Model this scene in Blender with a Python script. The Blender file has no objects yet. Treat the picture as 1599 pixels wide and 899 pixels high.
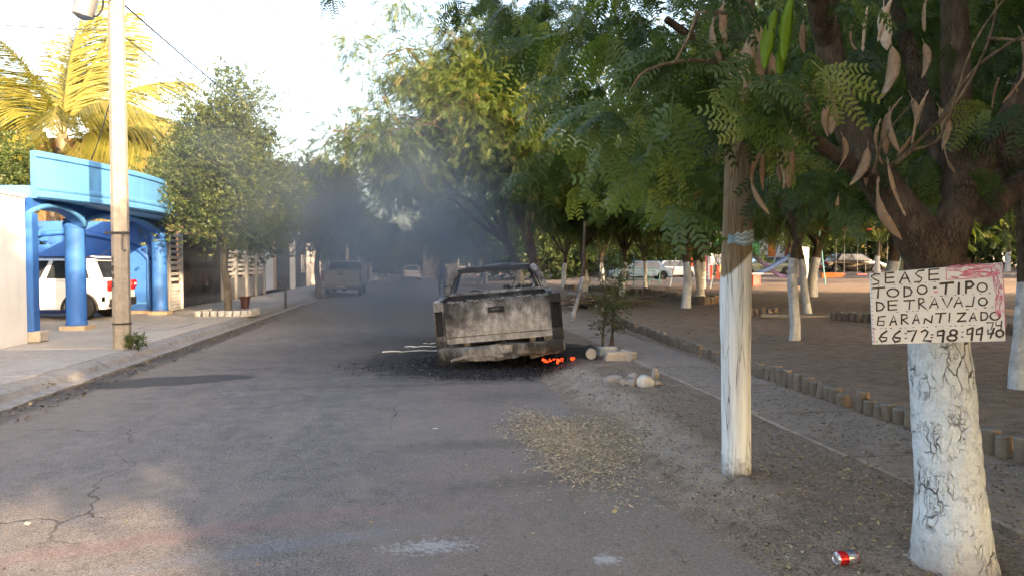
import bpy, bmesh, math, random
import numpy as np
from mathutils import Vector, Matrix, Euler

S = bpy.context.scene
COL = S.collection
R = math.radians

# ------------------------------------------------------------------ camera, sky, sun, exposure
CAM_H, YAW, PITCH, FPX = 1.55, R(7.4), R(1.88), 1110.0
cam_d = bpy.data.cameras.new('camera')
cam = bpy.data.objects.new('camera', cam_d)
COL.objects.link(cam)
cam_d.sensor_width = 36.0
cam_d.lens = FPX / 1599 * 36
cam_d.clip_start = 0.05
cam_d.clip_end = 3000
cam.location = (0, 0, CAM_H)
cam.rotation_euler = (R(90) - PITCH, 0, -YAW)
S.camera = cam

SUN_EL = R(14)
SUN_AZ = math.atan2(0.48, -0.877)          # clockwise from +Y, where the sun stands
world = bpy.data.worlds.new('World')
S.world = world
world.use_nodes = True
wn = world.node_tree
bg = wn.nodes['Background']
sky = wn.nodes.new('ShaderNodeTexSky')
sky.sky_type = 'NISHITA'
sky.sun_disc = False
sky.sun_elevation = SUN_EL
sky.sun_rotation = SUN_AZ
sky.altitude = 50
sky.air_density = 1.0
sky.dust_density = 3.0
sky.ozone_density = 1.3
wn.links.new(sky.outputs[0], bg.inputs[0])
bg.inputs[1].default_value = 0.15

sun_d = bpy.data.lights.new('sun', 'SUN')
sun_d.energy = 3.0
sun_d.angle = R(0.53)
sun_d.color = (1.0, 0.8, 0.56)
sun = bpy.data.objects.new('sun', sun_d)
COL.objects.link(sun)
sdir = Vector((math.sin(SUN_AZ) * math.cos(SUN_EL), math.cos(SUN_AZ) * math.cos(SUN_EL), math.sin(SUN_EL)))
sun.rotation_euler = sdir.to_track_quat('Z', 'Y').to_euler()
sun.location = (20, -30, 20)

S.view_settings.view_transform = 'Standard'
S.view_settings.look = 'None'
S.view_settings.exposure = 2.7
S.view_settings.gamma = 1.0
S.view_settings.use_curve_mapping = False
S.view_settings.use_white_balance = True
S.view_settings.white_balance_temperature = 7900
S.view_settings.white_balance_tint = 16
S.render.engine = 'CYCLES'
S.cycles.use_denoising = True
S.cycles.adaptive_threshold = 0.03
S.cycles.max_bounces = 6
S.cycles.diffuse_bounces = 3
S.cycles.glossy_bounces = 3
S.cycles.transmission_bounces = 3
S.cycles.volume_bounces = 1
S.cycles.transparent_max_bounces = 8
S.cycles.sample_clamp_indirect = 6
S.cycles.volume_step_rate = 3.0
S.cycles.volume_max_steps = 32

# ------------------------------------------------------------------ where things stand
FWD = Vector((math.sin(YAW) * math.cos(PITCH), math.cos(YAW) * math.cos(PITCH), -math.sin(PITCH)))
RGT = Vector((math.cos(YAW), -math.sin(YAW), 0))
UPV = RGT.cross(FWD)


def ray(px, py):
    return FWD + RGT * ((px - 799.5) / FPX) - UPV * ((py - 449.5) / FPX)


def at(px, py, d):
    """world point at depth d seen at a place of the survey photograph"""
    return Vector((0, 0, CAM_H)) + ray(px, py) * d


def park_h(x):
    if x < 1.55:
        return -0.03
    t = min(1.0, max(0.0, (x - 1.55) / 0.85))
    return -0.03 + 0.14 * (t * t * (3 - 2 * t)) + 0.028 * max(0.0, x - 5)


def gnd(px, py, z=None):
    """point of the ground under a pixel; z None = the park's rising ground"""
    zz = 0.1 if z is None else z
    for _ in range(8):
        r = ray(px, py)
        t = (CAM_H - zz) / -r.z
        p = Vector((0, 0, CAM_H)) + r * t
        if z is not None:
            return p
        zz = park_h(p.x)
    p.z = zz
    return p


# ------------------------------------------------------------------ mesh helpers
class MB:
    def __init__(s):
        s.v, s.f, s.m = [], [], []

    def add(s, vs, fs, mat=0, M=None):
        o = len(s.v)
        if M is not None:
            vs = [M @ Vector(p) for p in vs]
        s.v += [tuple(p) for p in vs]
        s.f += [tuple(i + o for i in f) for f in fs]
        s.m += [mat] * len(fs)
        return s

    def box(s, c, d, mat=0, rot=None, M=None):
        x, y, z = d[0] / 2, d[1] / 2, d[2] / 2
        vs = [Vector(p) for p in ((-x, -y, -z), (x, -y, -z), (x, y, -z), (-x, y, -z), (-x, -y, z), (x, -y, z), (x, y, z), (-x, y, z))]
        if rot is not None:
            E = Euler(rot).to_matrix()
            vs = [E @ p for p in vs]
        vs = [p + Vector(c) for p in vs]
        return s.add(vs, [(3, 2, 1, 0), (4, 5, 6, 7), (0, 1, 5, 4), (1, 2, 6, 5), (2, 3, 7, 6), (3, 0, 4, 7)], mat, M)

    def beam(s, a, b, w, h, mat=0, up=(0, 0, 1), taper=1.0):
        a, b = Vector(a), Vector(b)
        d = (b - a).normalized()
        u = Vector(up)
        if abs(d.dot(u)) > 0.98:
            u = Vector((0, 1, 0))
        r = d.cross(u).normalized()
        u = r.cross(d)
        vs = []
        for p, k in ((a, 1.0), (b, taper)):
            for i, j in ((-1, -1), (1, -1), (1, 1), (-1, 1)):
                vs.append(p + r * (i * w / 2 * k) + u * (j * h / 2 * k))
        return s.add(vs, [(0, 1, 2, 3), (7, 6, 5, 4), (0, 4, 5, 1), (1, 5, 6, 2), (2, 6, 7, 3), (3, 7, 4, 0)], mat)

    def tube(s, pts, rad, n=8, mat=0, cap=True, mats=None, rough=0.0, rng=None):
        pts = [Vector(p) for p in pts]
        if not hasattr(rad, '__len__'):
            rad = [rad] * len(pts)
        o = len(s.v)
        d0 = (pts[1] - pts[0]).normalized()
        u = Vector((1, 0, 0)) if abs(d0.x) < 0.9 else Vector((0, 1, 0))
        for i, p in enumerate(pts):
            d = (pts[min(i + 1, len(pts) - 1)] - pts[max(i - 1, 0)]).normalized()
            u = (u - d * u.dot(d)).normalized()
            w = d.cross(u)
            for k in range(n):
                a = 2 * math.pi * k / n
                r = rad[i] * (1 + (rng.uniform(-rough, rough) if rng else 0))
                s.v.append(tuple(p + u * (math.cos(a) * r) + w * (math.sin(a) * r)))
        for i in range(len(pts) - 1):
            for k in range(n):
                k2 = (k + 1) % n
                s.f.append((o + i * n + k, o + i * n + k2, o + (i + 1) * n + k2, o + (i + 1) * n + k))
                s.m.append(mats[i] if mats else mat)
        if cap:
            s.f.append(tuple(o + k for k in reversed(range(n))))
            s.m.append(mats[0] if mats else mat)
            s.f.append(tuple(o + (len(pts) - 1) * n + k for k in range(n)))
            s.m.append(mats[-1] if mats else mat)
        return s

    def lathe(s, prof, n=20, mat=0, M=None, mats=None):
        """prof: (r, z) list"""
        vs, fs, ms = [], [], []
        for r, z in prof:
            for k in range(n):
                a = 2 * math.pi * k / n
                vs.append(Vector((r * math.cos(a), r * math.sin(a), z)))
        for i in range(len(prof) - 1):
            for k in range(n):
                k2 = (k + 1) % n
                fs.append((i * n + k, i * n + k2, (i + 1) * n + k2, (i + 1) * n + k))
                ms.append(mats[i] if mats else mat)
        fs.append(tuple(reversed(range(n))))
        ms.append(mats[0] if mats else mat)
        fs.append(tuple((len(prof) - 1) * n + k for k in range(n)))
        ms.append(mats[-1] if mats else mat)
        o = len(s.m)
        s.add(vs, fs, mat, M)
        s.m[o:] = ms
        return s

    def prism(s, poly, a0, a1, axis='x', mat=0, M=None, inset=None):
        """poly in the other two axes; inset shrinks the a1/a0 caps (pillowed sides)"""
        def mk(p, a):
            if axis == 'x':
                return Vector((a, p[0], p[1]))
            if axis == 'y':
                return Vector((p[0], a, p[1]))
            return Vector((p[0], p[1], a))
        n = len(poly)
        vs = [mk(p, a0) for p in poly] + [mk(p, a1) for p in poly]
        fs = [tuple(range(n)), tuple(reversed(range(n, 2 * n)))]
        for i in range(n):
            j = (i + 1) % n
            fs.append((i, i + n, j + n, j))
        return s.add(vs, fs, mat, M)

    def build(s, name, mats, parent=None, loc=None, smooth=None, bevel=0.0, rot=None, segs=1):
        me = bpy.data.meshes.new(name)
        me.from_pydata(s.v, [], s.f)
        mats = mats if isinstance(mats, (list, tuple)) else [mats]
        for m in mats:
            me.materials.append(m)
        me.polygons.foreach_set('material_index', s.m)
        bm = bmesh.new()
        bm.from_mesh(me)
        bmesh.ops.recalc_face_normals(bm, faces=bm.faces)
        if bevel > 0:
            bmesh.ops.bevel(bm, geom=[e for e in bm.edges if len(e.link_faces) == 2 and e.calc_face_angle(0) > 0.5], offset=bevel, segments=segs, affect='EDGES', profile=0.5)
        bm.to_mesh(me)
        bm.free()
        if smooth:
            me.polygons.foreach_set('use_smooth', [True] * len(me.polygons))
            me.set_sharp_from_angle(angle=R(smooth))
        return link(name, me, parent, loc, rot)


def link(name, me, parent=None, loc=None, rot=None):
    o = bpy.data.objects.new(name, me)
    COL.objects.link(o)
    if parent is not None:
        o.parent = parent
    if loc is not None:
        o.location = loc
    if rot is not None:
        o.rotation_euler = rot
    return o


def tag(o, label, cat, group=None):
    o['label'] = label
    o['category'] = cat
    if group:
        o['group'] = group
    return o


def thing(name, label, cat, loc=(0, 0, 0), rz=0.0, group=None, rot=None):
    o = bpy.data.objects.new(name, None)
    COL.objects.link(o)
    o.location = loc
    o.rotation_euler = rot if rot is not None else (0, 0, rz)
    o.empty_display_size = 0.1
    return tag(o, label, cat, group)


def struct(o):
    o['kind'] = 'structure'
    return o


def stuff(o):
    o['kind'] = 'stuff'
    return o


def copy_tree(o, parent=None):
    c = o.copy()
    COL.objects.link(c)
    if parent is not None:
        c.parent = parent
    for ch in list(o.children):
        copy_tree(ch, c)
    return c


def np_mesh(name, V, F, mats, rnd=None, mat_idx=None):
    """V (n,3), F (m,4) quads"""
    me = bpy.data.meshes.new(name)
    nV, nF, k = len(V), len(F), F.shape[1]
    me.vertices.add(nV)
    me.vertices.foreach_set('co', V.astype(np.float32).ravel())
    me.loops.add(nF * k)
    me.loops.foreach_set('vertex_index', F.astype(np.int32).ravel())
    me.polygons.add(nF)
    me.polygons.foreach_set('loop_start', np.arange(0, nF * k, k, dtype=np.int32))
    for m in (mats if isinstance(mats, (list, tuple)) else [mats]):
        me.materials.append(m)
    if mat_idx is not None:
        me.polygons.foreach_set('material_index', mat_idx.astype(np.int32))
    me.update(calc_edges=True)
    if rnd is not None:
        a = me.attributes.new('rnd', 'FLOAT', 'FACE')
        a.data.foreach_set('value', rnd.astype(np.float32))
    return me


def frames(d, nrm):
    """rotation matrices with +Y along d and +Z near nrm"""
    d = d / np.maximum(np.linalg.norm(d, axis=1, keepdims=True), 1e-6)
    x = np.cross(d, nrm)
    x /= np.maximum(np.linalg.norm(x, axis=1, keepdims=True), 1e-6)
    z = np.cross(x, d)
    return np.stack([x, d, z], axis=2)


def scatter(tV, tF, P, Rm, sc, rs):
    """copies of a small template as one array mesh"""
    N, n = len(P), len(tV)
    V = np.einsum('nij,kj->nki', Rm, tV) * sc[:, None, None] + P[:, None, :]
    F = (tF[None] + (np.arange(N) * n)[:, None, None]).reshape(-1, tF.shape[1])
    r = np.repeat(rs, len(tF))
    return V.reshape(-1, 3), F, r

# ------------------------------------------------------------------ materials
MATS = {}


class NT:
    def __init__(s, name):
        s.mat = bpy.data.materials.new(name)
        s.mat.use_nodes = True
        s.t = s.mat.node_tree
        s.b = s.t.nodes['Principled BSDF']
        s._co = None

    def n(s, typ, **kw):
        nd = s.t.nodes.new('ShaderNode' + typ)
        for k, v in kw.items():
            setattr(nd, k, v)
        return nd

    def l(s, a, b):
        s.t.links.new(a, b)

    def co(s, kind='Object'):
        if s._co is None:
            s._co = s.n('TexCoord')
        return s._co.outputs[kind]

    def geo(s):
        return s.n('NewGeometry').outputs['Position']

    def mapping(s, vec, scale=(1, 1, 1), loc=(0, 0, 0), rot=(0, 0, 0)):
        m = s.n('Mapping')
        m.inputs['Scale'].default_value = scale
        m.inputs['Location'].default_value = loc
        m.inputs['Rotation'].default_value = rot
        s.l(vec, m.inputs['Vector'])
        return m.outputs[0]

    def noise(s, vec, scale=5, detail=4, rough=0.55, dist=0.0):
        nd = s.n('TexNoise')
        nd.inputs['Scale'].default_value = scale
        nd.inputs['Detail'].default_value = detail
        nd.inputs['Roughness'].default_value = rough
        nd.inputs['Distortion'].default_value = dist
        if vec is not None:
            s.l(vec, nd.inputs['Vector'])
        return nd.outputs['Fac']

    def voro(s, vec, scale=5, feature='F1', out='Distance', rnd=1.0):
        nd = s.n('TexVoronoi', feature=feature)
        nd.inputs['Scale'].default_value = scale
        nd.inputs['Randomness'].default_value = rnd
        s.l(vec, nd.inputs['Vector'])
        return nd.outputs[out]

    def ramp(s, fac, stops, interp='LINEAR'):
        nd = s.n('ValToRGB')
        cr = nd.color_ramp
        cr.interpolation = interp
        while len(cr.elements) < len(stops):
            cr.elements.new(0.5)
        for e, (p, c) in zip(cr.elements, stops):
            e.position = p
            if not hasattr(c, '__len__'):
                c = (c, c, c)
            e.color = (*c, 1)
        s.l(fac, nd.inputs[0])
        return nd.outputs[0]

    def math(s, op, a, b=None, clamp=False):
        nd = s.n('Math', operation=op, use_clamp=clamp)
        for i, x in enumerate((a, b)):
            if x is None:
                continue
            if isinstance(x, (int, float)):
                nd.inputs[i].default_value = x
            else:
                s.l(x, nd.inputs[i])
        return nd.outputs[0]

    def mix(s, fac, a, b, blend='MIX'):
        nd = s.n('Mix', data_type='RGBA', blend_type=blend)
        for i, x in ((0, fac), (6, a), (7, b)):
            if isinstance(x, (int, float)):
                nd.inputs[i].default_value = x
            elif isinstance(x, (tuple, list)):
                nd.inputs[i].default_value = (*x, 1) if len(x) == 3 else x
            else:
                s.l(x, nd.inputs[i])
        return nd.outputs[2]

    def sep(s, vec):
        nd = s.n('SeparateXYZ')
        s.l(vec, nd.inputs[0])
        return nd.outputs

    def rangem(s, v, a, b, c=0.0, d=1.0):
        nd = s.n('MapRange')
        nd.inputs[1].default_value, nd.inputs[2].default_value = a, b
        nd.inputs[3].default_value, nd.inputs[4].default_value = c, d
        s.l(v, nd.inputs[0])
        return nd.outputs[0]

    def bump(s, h, strength=0.3, dist=0.02, prev=None):
        nd = s.n('Bump')
        nd.inputs['Strength'].default_value = strength
        nd.inputs['Distance'].default_value = dist
        s.l(h, nd.inputs['Height'])
        if prev is not None:
            s.l(prev, nd.inputs['Normal'])
        return nd.outputs[0]

    def out(s, color=None, rough=0.8, normal=None, metallic=0.0, spec=None):
        if color is not None:
            if isinstance(color, (tuple, list)):
                s.b.inputs['Base Color'].default_value = (*color, 1)
            else:
                s.l(color, s.b.inputs['Base Color'])
        if isinstance(rough, (int, float)):
            s.b.inputs['Roughness'].default_value = rough
        else:
            s.l(rough, s.b.inputs['Roughness'])
        if normal is not None:
            s.l(normal, s.b.inputs['Normal'])
        s.b.inputs['Metallic'].default_value = metallic
        if spec is not None:
            s.b.inputs['Specular IOR Level'].default_value = spec
        return s.mat


def hexc(h):
    """sRGB hex to linear"""
    c = [int(h[i:i + 2], 16) / 255 for i in (0, 2, 4)]
    return tuple(x / 12.92 if x <= 0.04045 else ((x + 0.055) / 1.055) ** 2.4 for x in c)


def plain(name, c, rough=0.6, var=0.18, scale=6, metallic=0.0, bump=0.12, spec=None, dist=0.01):
    """a worn, slightly uneven surface of one colour"""
    if name in MATS:
        return MATS[name]
    t = NT(name)
    f = t.noise(t.co(), scale, 6, 0.6)
    g = t.noise(t.co(), scale * 9, 3, 0.6)
    fac = t.math('ADD', t.math('MULTIPLY', f, 0.65), t.math('MULTIPLY', g, 0.35))
    lo = tuple(max(0, x * (1 - var * 1.3)) for x in c)
    hi = tuple(min(1, x * (1 + var)) for x in c)
    col = t.ramp(fac, [(0.3, lo), (0.7, hi)])
    nrm = t.bump(g, bump, dist) if bump else None
    MATS[name] = t.out(col, t.rangem(f, 0.3, 0.7, max(0.02, rough - 0.08), min(1, rough + 0.08)), nrm, metallic, spec)
    return MATS[name]


def leaf_mat(name, stops, trans=0.35, rough=0.5, tcol=None):
    t = NT(name)
    a = t.n('Attribute', attribute_name='rnd')
    col = t.ramp(a.outputs['Fac'], stops)
    t.out(col, rough, None, 0, 0.35)
    tr = t.n('BsdfTranslucent')
    t.l(t.mix(1.0, col, tcol or (1.5, 1.5, 0.55), 'MULTIPLY'), tr.inputs[0])
    mx = t.n('MixShader')
    mx.inputs[0].default_value = trans
    t.l(t.b.outputs[0], mx.inputs[1])
    t.l(tr.outputs[0], mx.inputs[2])
    t.l(mx.outputs[0], t.t.nodes['Material Output'].inputs[0])
    MATS[name] = t.mat
    return t.mat


def m_asphalt():
    t = NT('asphalt')
    p = t.geo()
    X, Y, Z = t.sep(p)
    fine = t.noise(p, 95, 3, 0.7)
    grit = t.voro(p, 120)
    mid = t.noise(p, 6, 5, 0.6)
    big = t.noise(p, 0.55, 4, 0.6)
    base = t.ramp(big, [(0.3, (0.135, 0.124, 0.119)), (0.5, (0.17, 0.154, 0.146)), (0.72, (0.215, 0.19, 0.174))])
    base = t.mix(0.55, base, t.ramp(mid, [(0.3, (0.118, 0.108, 0.103)), (0.7, (0.235, 0.212, 0.2))]))
    sp = t.ramp(fine, [(0.33, (0.28, 0.28, 0.28)), (0.5, (1, 1, 1)), (0.66, (1.75, 1.72, 1.66))])
    col = t.mix(0.85, base, sp, 'MULTIPLY')
    # windblown earth towards the park side and in the left gutter
    edge = t.math('ADD', X, t.math('MULTIPLY', t.noise(p, 0.9, 5, 0.65), 2.4))
    dust = t.rangem(edge, 0.4, 2.5)
    dust = t.math('MULTIPLY', dust, t.rangem(t.noise(p, 14, 5, 0.7), 0.15, 0.5, 0.35, 1.0), True)
    col = t.mix(t.math('MULTIPLY', dust, 0.9), col, t.ramp(t.noise(p, 45, 4, 0.75), [(0.3, (0.185, 0.142, 0.113)), (0.7, (0.4, 0.31, 0.252))]))
    edge2 = t.math('ADD', t.math('MULTIPLY', X, -1), t.math('MULTIPLY', t.noise(t.mapping(p, loc=(9, 3, 0)), 0.7, 5, 0.65), 2.6))
    dust2 = t.math('MULTIPLY', t.rangem(edge2, 3.6, 5.6), t.rangem(t.noise(p, 11, 5, 0.7), 0.3, 0.6), True)
    col = t.mix(t.math('MULTIPLY', dust2, 0.7), col, (0.24, 0.2, 0.165))

    def blob(cx, cy, sx, sy, rot, lo=0.25, hi=0.6, nscale=3.0, nd=0.9):
        v = t.mapping(p, loc=(0, 0, 0))
        q = t.n('VectorMath', operation='SUBTRACT')
        t.l(v, q.inputs[0])
        q.inputs[1].default_value = (cx, cy, 0)
        q = t.mapping(t.mapping(q.outputs[0], rot=(0, 0, -rot)), scale=(1 / sx, 1 / sy, 0))
        ln = t.n('VectorMath', operation='LENGTH')
        t.l(q, ln.inputs[0])
        d = t.math('ADD', ln.outputs['Value'], t.math('MULTIPLY', t.math('SUBTRACT', t.noise(p, nscale, 6, 0.7), 0.5), nd))
        return t.rangem(d, hi + 0.4, lo + 0.4)
    mot = t.math('MULTIPLY', t.rangem(t.noise(t.mapping(p, loc=(5, 1, 0), scale=(1, 0.5, 1)), 1.5, 7, 0.72), 0.48, 0.72), 0.55)
    col = t.mix(mot, col, (0.27, 0.225, 0.19))
    dk = t.math('MULTIPLY', t.rangem(t.noise(t.mapping(p, loc=(1, 8, 0), scale=(1, 0.35, 1)), 0.9, 7, 0.7), 0.56, 0.75), 0.5)
    col = t.mix(dk, col, (0.07, 0.065, 0.062))
    # old chalk and paint smears
    pk = t.math('MULTIPLY', blob(-1.25, 4.25, 1.7, 0.16, R(16), -0.2, 0.6, 7, 1.9), 0.24)
    col = t.mix(pk, col, (0.34, 0.16, 0.15))
    bl = t.math('MULTIPLY', blob(-0.72, 4.0, 1.2, 0.13, R(16), -0.2, 0.6, 7, 1.9), 0.24)
    col = t.mix(bl, col, (0.2, 0.25, 0.31))
    wh = t.math('MULTIPLY', blob(0.05, 3.9, 0.42, 0.17, R(4), -0.3, 0.25, 26, 3.4), 0.7)
    col = t.mix(wh, col, (0.46, 0.46, 0.46))
    wh = t.math('MULTIPLY', blob(0.98, 3.62, 0.12, 0.1, 0, -0.1, 0.3, 22, 2.6), 0.75)
    col = t.mix(wh, col, (0.5, 0.5, 0.5))
    # brown stains, damp patch by the gutter, burnt ground under and around the wreck
    for a in ((0.45, 6.1, 1.0, 0.22, 0.05), (0.75, 5.0, 0.9, 0.2, 0.2), (1.0, 8.3, 0.8, 0.5, 0.1), (-0.4, 9.2, 2.0, 0.15, 0.05)):
        b = t.math('MULTIPLY', blob(*a, -0.3, 0.7, 7, 2.2), 0.35)
        col = t.mix(b, col, (0.06, 0.045, 0.036))
    wet = blob(-3.4, 10.0, 1.4, 0.5, R(10), 0.35, 0.5, 3, 0.7)
    col = t.mix(t.math('MULTIPLY', wet, 0.85), col, (0.035, 0.032, 0.03))
    wet2 = blob(-4.25, 14, 0.3, 9, 0, 0.3, 0.55, 2.5, 1.2)
    col = t.mix(t.math('MULTIPLY', wet2, 0.65), col, (0.03, 0.028, 0.027))
    bn = blob(0.75, 11.3, 2.05, 2.1, 0.0, 0.3, 0.6, 5, 0.9)
    col = t.mix(t.math('MULTIPLY', bn, 0.95), col, (0.014, 0.014, 0.015))
    so = blob(0.0, 12.5, 3.6, 4.0, 0.0, 0.1, 0.9, 2, 1.2)
    col = t.mix(t.math('MULTIPLY', so, 0.55), col, (0.04, 0.041, 0.044))
    # cracks
    wv = t.n('VectorMath', operation='ADD')
    nz = t.n('TexNoise')
    nz.inputs['Scale'].default_value = 1.6
    nz.inputs['Detail'].default_value = 6
    t.l(p, nz.inputs['Vector'])
    sc = t.n('VectorMath', operation='SCALE')
    sc.inputs[3].default_value = 0.55
    t.l(nz.outputs['Color'], sc.inputs[0])
    t.l(p, wv.inputs[0])
    t.l(sc.outputs[0], wv.inputs[1])
    ck = t.voro(wv.outputs[0], 0.33, 'DISTANCE_TO_EDGE')
    ckm = t.math('MULTIPLY', t.ramp(ck, [(0.0, 1.0), (0.0028, 0.0)]), t.rangem(t.noise(p, 0.5, 2), 0.5, 0.6), True)
    col = t.mix(t.math('MULTIPLY', ckm, 0.75), col, (0.02, 0.018, 0.016))
    h = t.math('ADD', t.math('MULTIPLY', grit, 0.6), t.math('MULTIPLY', fine, 0.8))
    h = t.math('SUBTRACT', h, t.math('MULTIPLY', ckm, 1.5))
    rough = t.math('SUBTRACT', 0.92, t.math('MULTIPLY', t.math('MAXIMUM', wet, wet2), 0.35))
    return t.out(col, rough, t.bump(h, 0.55, 0.012), 0, 0.3)


def m_dirt():
    t = NT('dirt')
    p = t.geo()
    X, Y, Z = t.sep(p)
    big = t.noise(p, 0.45, 5, 0.6)
    mid = t.noise(p, 5, 6, 0.65)
    fine = t.noise(p, 70, 4, 0.7)
    peb = t.voro(p, 55)
    col = t.ramp(big, [(0.3, (0.235, 0.168, 0.125)), (0.55, (0.315, 0.23, 0.172)), (0.75, (0.38, 0.28, 0.215))])
    col = t.mix(0.6, col, t.ramp(mid, [(0.3, (0.145, 0.107, 0.084)), (0.7, (0.4, 0.3, 0.235))]))
    col = t.mix(0.8, col, t.ramp(fine, [(0.3, (0.35, 0.35, 0.35)), (0.52, (1, 1, 1)), (0.7, (1.6, 1.58, 1.5))]), 'MULTIPLY')
    # trodden, paler bank along the road's edge
    e = t.math('ADD', X, t.math('MULTIPLY', t.math('SUBTRACT', t.noise(p, 1.6, 5, 0.6), 0.5), 0.55))
    band = t.math('MULTIPLY', t.rangem(e, 1.75, 1.95), t.rangem(e, 2.42, 2.2), True)
    band = t.math('MULTIPLY', band, t.math('MULTIPLY', t.rangem(Y, 3.8, 4.6), t.rangem(Y, 10.6, 9.6), True), True)
    col = t.mix(t.math('MULTIPLY', band, 0.75), col, t.ramp(mid, [(0.3, (0.34, 0.265, 0.215)), (0.7, (0.48, 0.38, 0.31))]))
    # grey gravelly soil near the post and tree
    gx = t.math('MULTIPLY', t.rangem(e, 2.15, 2.6), t.rangem(X, 3.5, 3.1), True)
    gx = t.math('MULTIPLY', gx, t.rangem(Y, 8.0, 6.0), True)
    col = t.mix(t.math('MULTIPLY', gx, 0.6), col, t.ramp(t.noise(p, 28, 5, 0.75), [(0.32, (0.125, 0.096, 0.077)), (0.5, (0.265, 0.208, 0.168)), (0.7, (0.49, 0.4, 0.325))]))
    # soot round the wreck
    dx = t.n('VectorMath', operation='DISTANCE')
    dx.inputs[1].default_value = (1.6, 11.6, 0.1)
    t.l(p, dx.inputs[0])
    bn = t.rangem(t.math('ADD', dx.outputs['Value'], t.math('MULTIPLY', t.noise(p, 3, 6, 0.7), 1.3)), 2.5, 1.9)
    col = t.mix(t.math('MULTIPLY', bn, 0.93), col, (0.015, 0.015, 0.016))
    h = t.math('ADD', t.math('MULTIPLY', fine, 0.7), t.math('ADD', t.math('MULTIPLY', peb, 0.5), t.math('MULTIPLY', mid, 1.2)))
    return t.out(col, 0.95, t.bump(h, 0.7, 0.02), 0, 0.2)


def m_concrete(name, c, stain=0.5):
    t = NT(name)
    p = t.geo()
    big = t.noise(p, 0.8, 5, 0.65)
    mid = t.noise(p, 7, 6, 0.7)
    fine = t.noise(p, 80, 3, 0.7)
    col = t.ramp(big, [(0.3, tuple(x * 0.72 for x in c)), (0.7, tuple(min(1, x * 1.12) for x in c))])
    col = t.mix(stain, col, t.ramp(mid, [(0.3, tuple(x * 0.5 for x in c)), (0.65, tuple(min(1, x * 1.15) for x in c))]))
    col = t.mix(0.5, col, t.ramp(fine, [(0.3, 0.6), (0.7, 1.35)]), 'MULTIPLY')
    return t.out(col, 0.88, t.bump(t.math('ADD', fine, mid), 0.35, 0.008), 0, 0.25)


def m_whitewash():
    """lime wash on furrowed bark: flakes with dark cracks, bare bark higher up"""
    t = NT('whitewashed_bark')
    o = t.co()
    X, Y, Z = t.sep(o)
    wv = t.n('VectorMath', operation='ADD')
    nz = t.n('TexNoise')
    nz.inputs['Scale'].default_value = 14
    nz.inputs['Detail'].default_value = 5
    t.l(o, nz.inputs['Vector'])
    sc = t.n('VectorMath', operation='SCALE')
    sc.inputs[3].default_value = 0.06
    t.l(nz.outputs['Color'], sc.inputs[0])
    t.l(o, wv.inputs[0])
    t.l(sc.outputs[0], wv.inputs[1])
    q = t.mapping(wv.outputs[0], scale=(1, 1, 0.33))
    c1 = t.voro(q, 21, 'DISTANCE_TO_EDGE')
    c2 = t.voro(t.mapping(q, loc=(3, 1, 2)), 48, 'DISTANCE_TO_EDGE')
    m1 = t.math('MULTIPLY', t.ramp(c1, [(0.0, 1.0), (0.02, 0.6), (0.045, 0.0)]), t.rangem(t.noise(o, 5, 3), 0.5, 0.62), True)
    m2 = t.math('MULTIPLY', t.ramp(c2, [(0.0, 0.6), (0.035, 0.0)]), t.rangem(t.noise(o, 9, 3), 0.5, 0.62), True)
    crack = t.math('MAXIMUM', m1, m2)
    lump = t.noise(t.mapping(o, scale=(1, 1, 0.55)), 11, 6, 0.65)
    white = t.ramp(t.noise(o, 24, 5, 0.6), [(0.3, (0.56, 0.63, 0.68)), (0.7, (0.68, 0.77, 0.83))])
    white = t.mix(t.math('MULTIPLY', crack, 0.9), white, (0.09, 0.075, 0.06))
    dirt = t.math('MULTIPLY', t.rangem(t.math('ADD', Z, t.math('MULTIPLY', t.noise(o, 9, 5, 0.7), 0.4)), 0.42, 0.16), 0.75)
    dirt = t.math('MAXIMUM', dirt, t.math('MULTIPLY', t.rangem(t.noise(t.mapping(o, loc=(4, 4, 4)), 13, 6, 0.75), 0.63, 0.7), 0.7))
    white = t.mix(dirt, white, (0.2, 0.14, 0.1))
    bark = t.ramp(t.noise(t.mapping(o, scale=(1, 1, 0.3)), 26, 6, 0.7), [(0.3, (0.05, 0.036, 0.026)), (0.55, (0.11, 0.08, 0.058)), (0.75, (0.19, 0.145, 0.11))])
    edge = t.rangem(t.math('ADD', Z, t.math('MULTIPLY', t.noise(o, 18, 4), 0.1)), 1.27, 1.31)
    col = t.mix(edge, white, bark)
    h = t.math('SUBTRACT', t.math('MULTIPLY', lump, 1.3), t.math('MULTIPLY', crack, 0.9))
    h = t.math('ADD', h, t.math('MULTIPLY', t.noise(o, 60, 4, 0.7), 0.25))
    return t.out(col, 0.9, t.bump(h, 1.0, 0.045), 0, 0.2)


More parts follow.
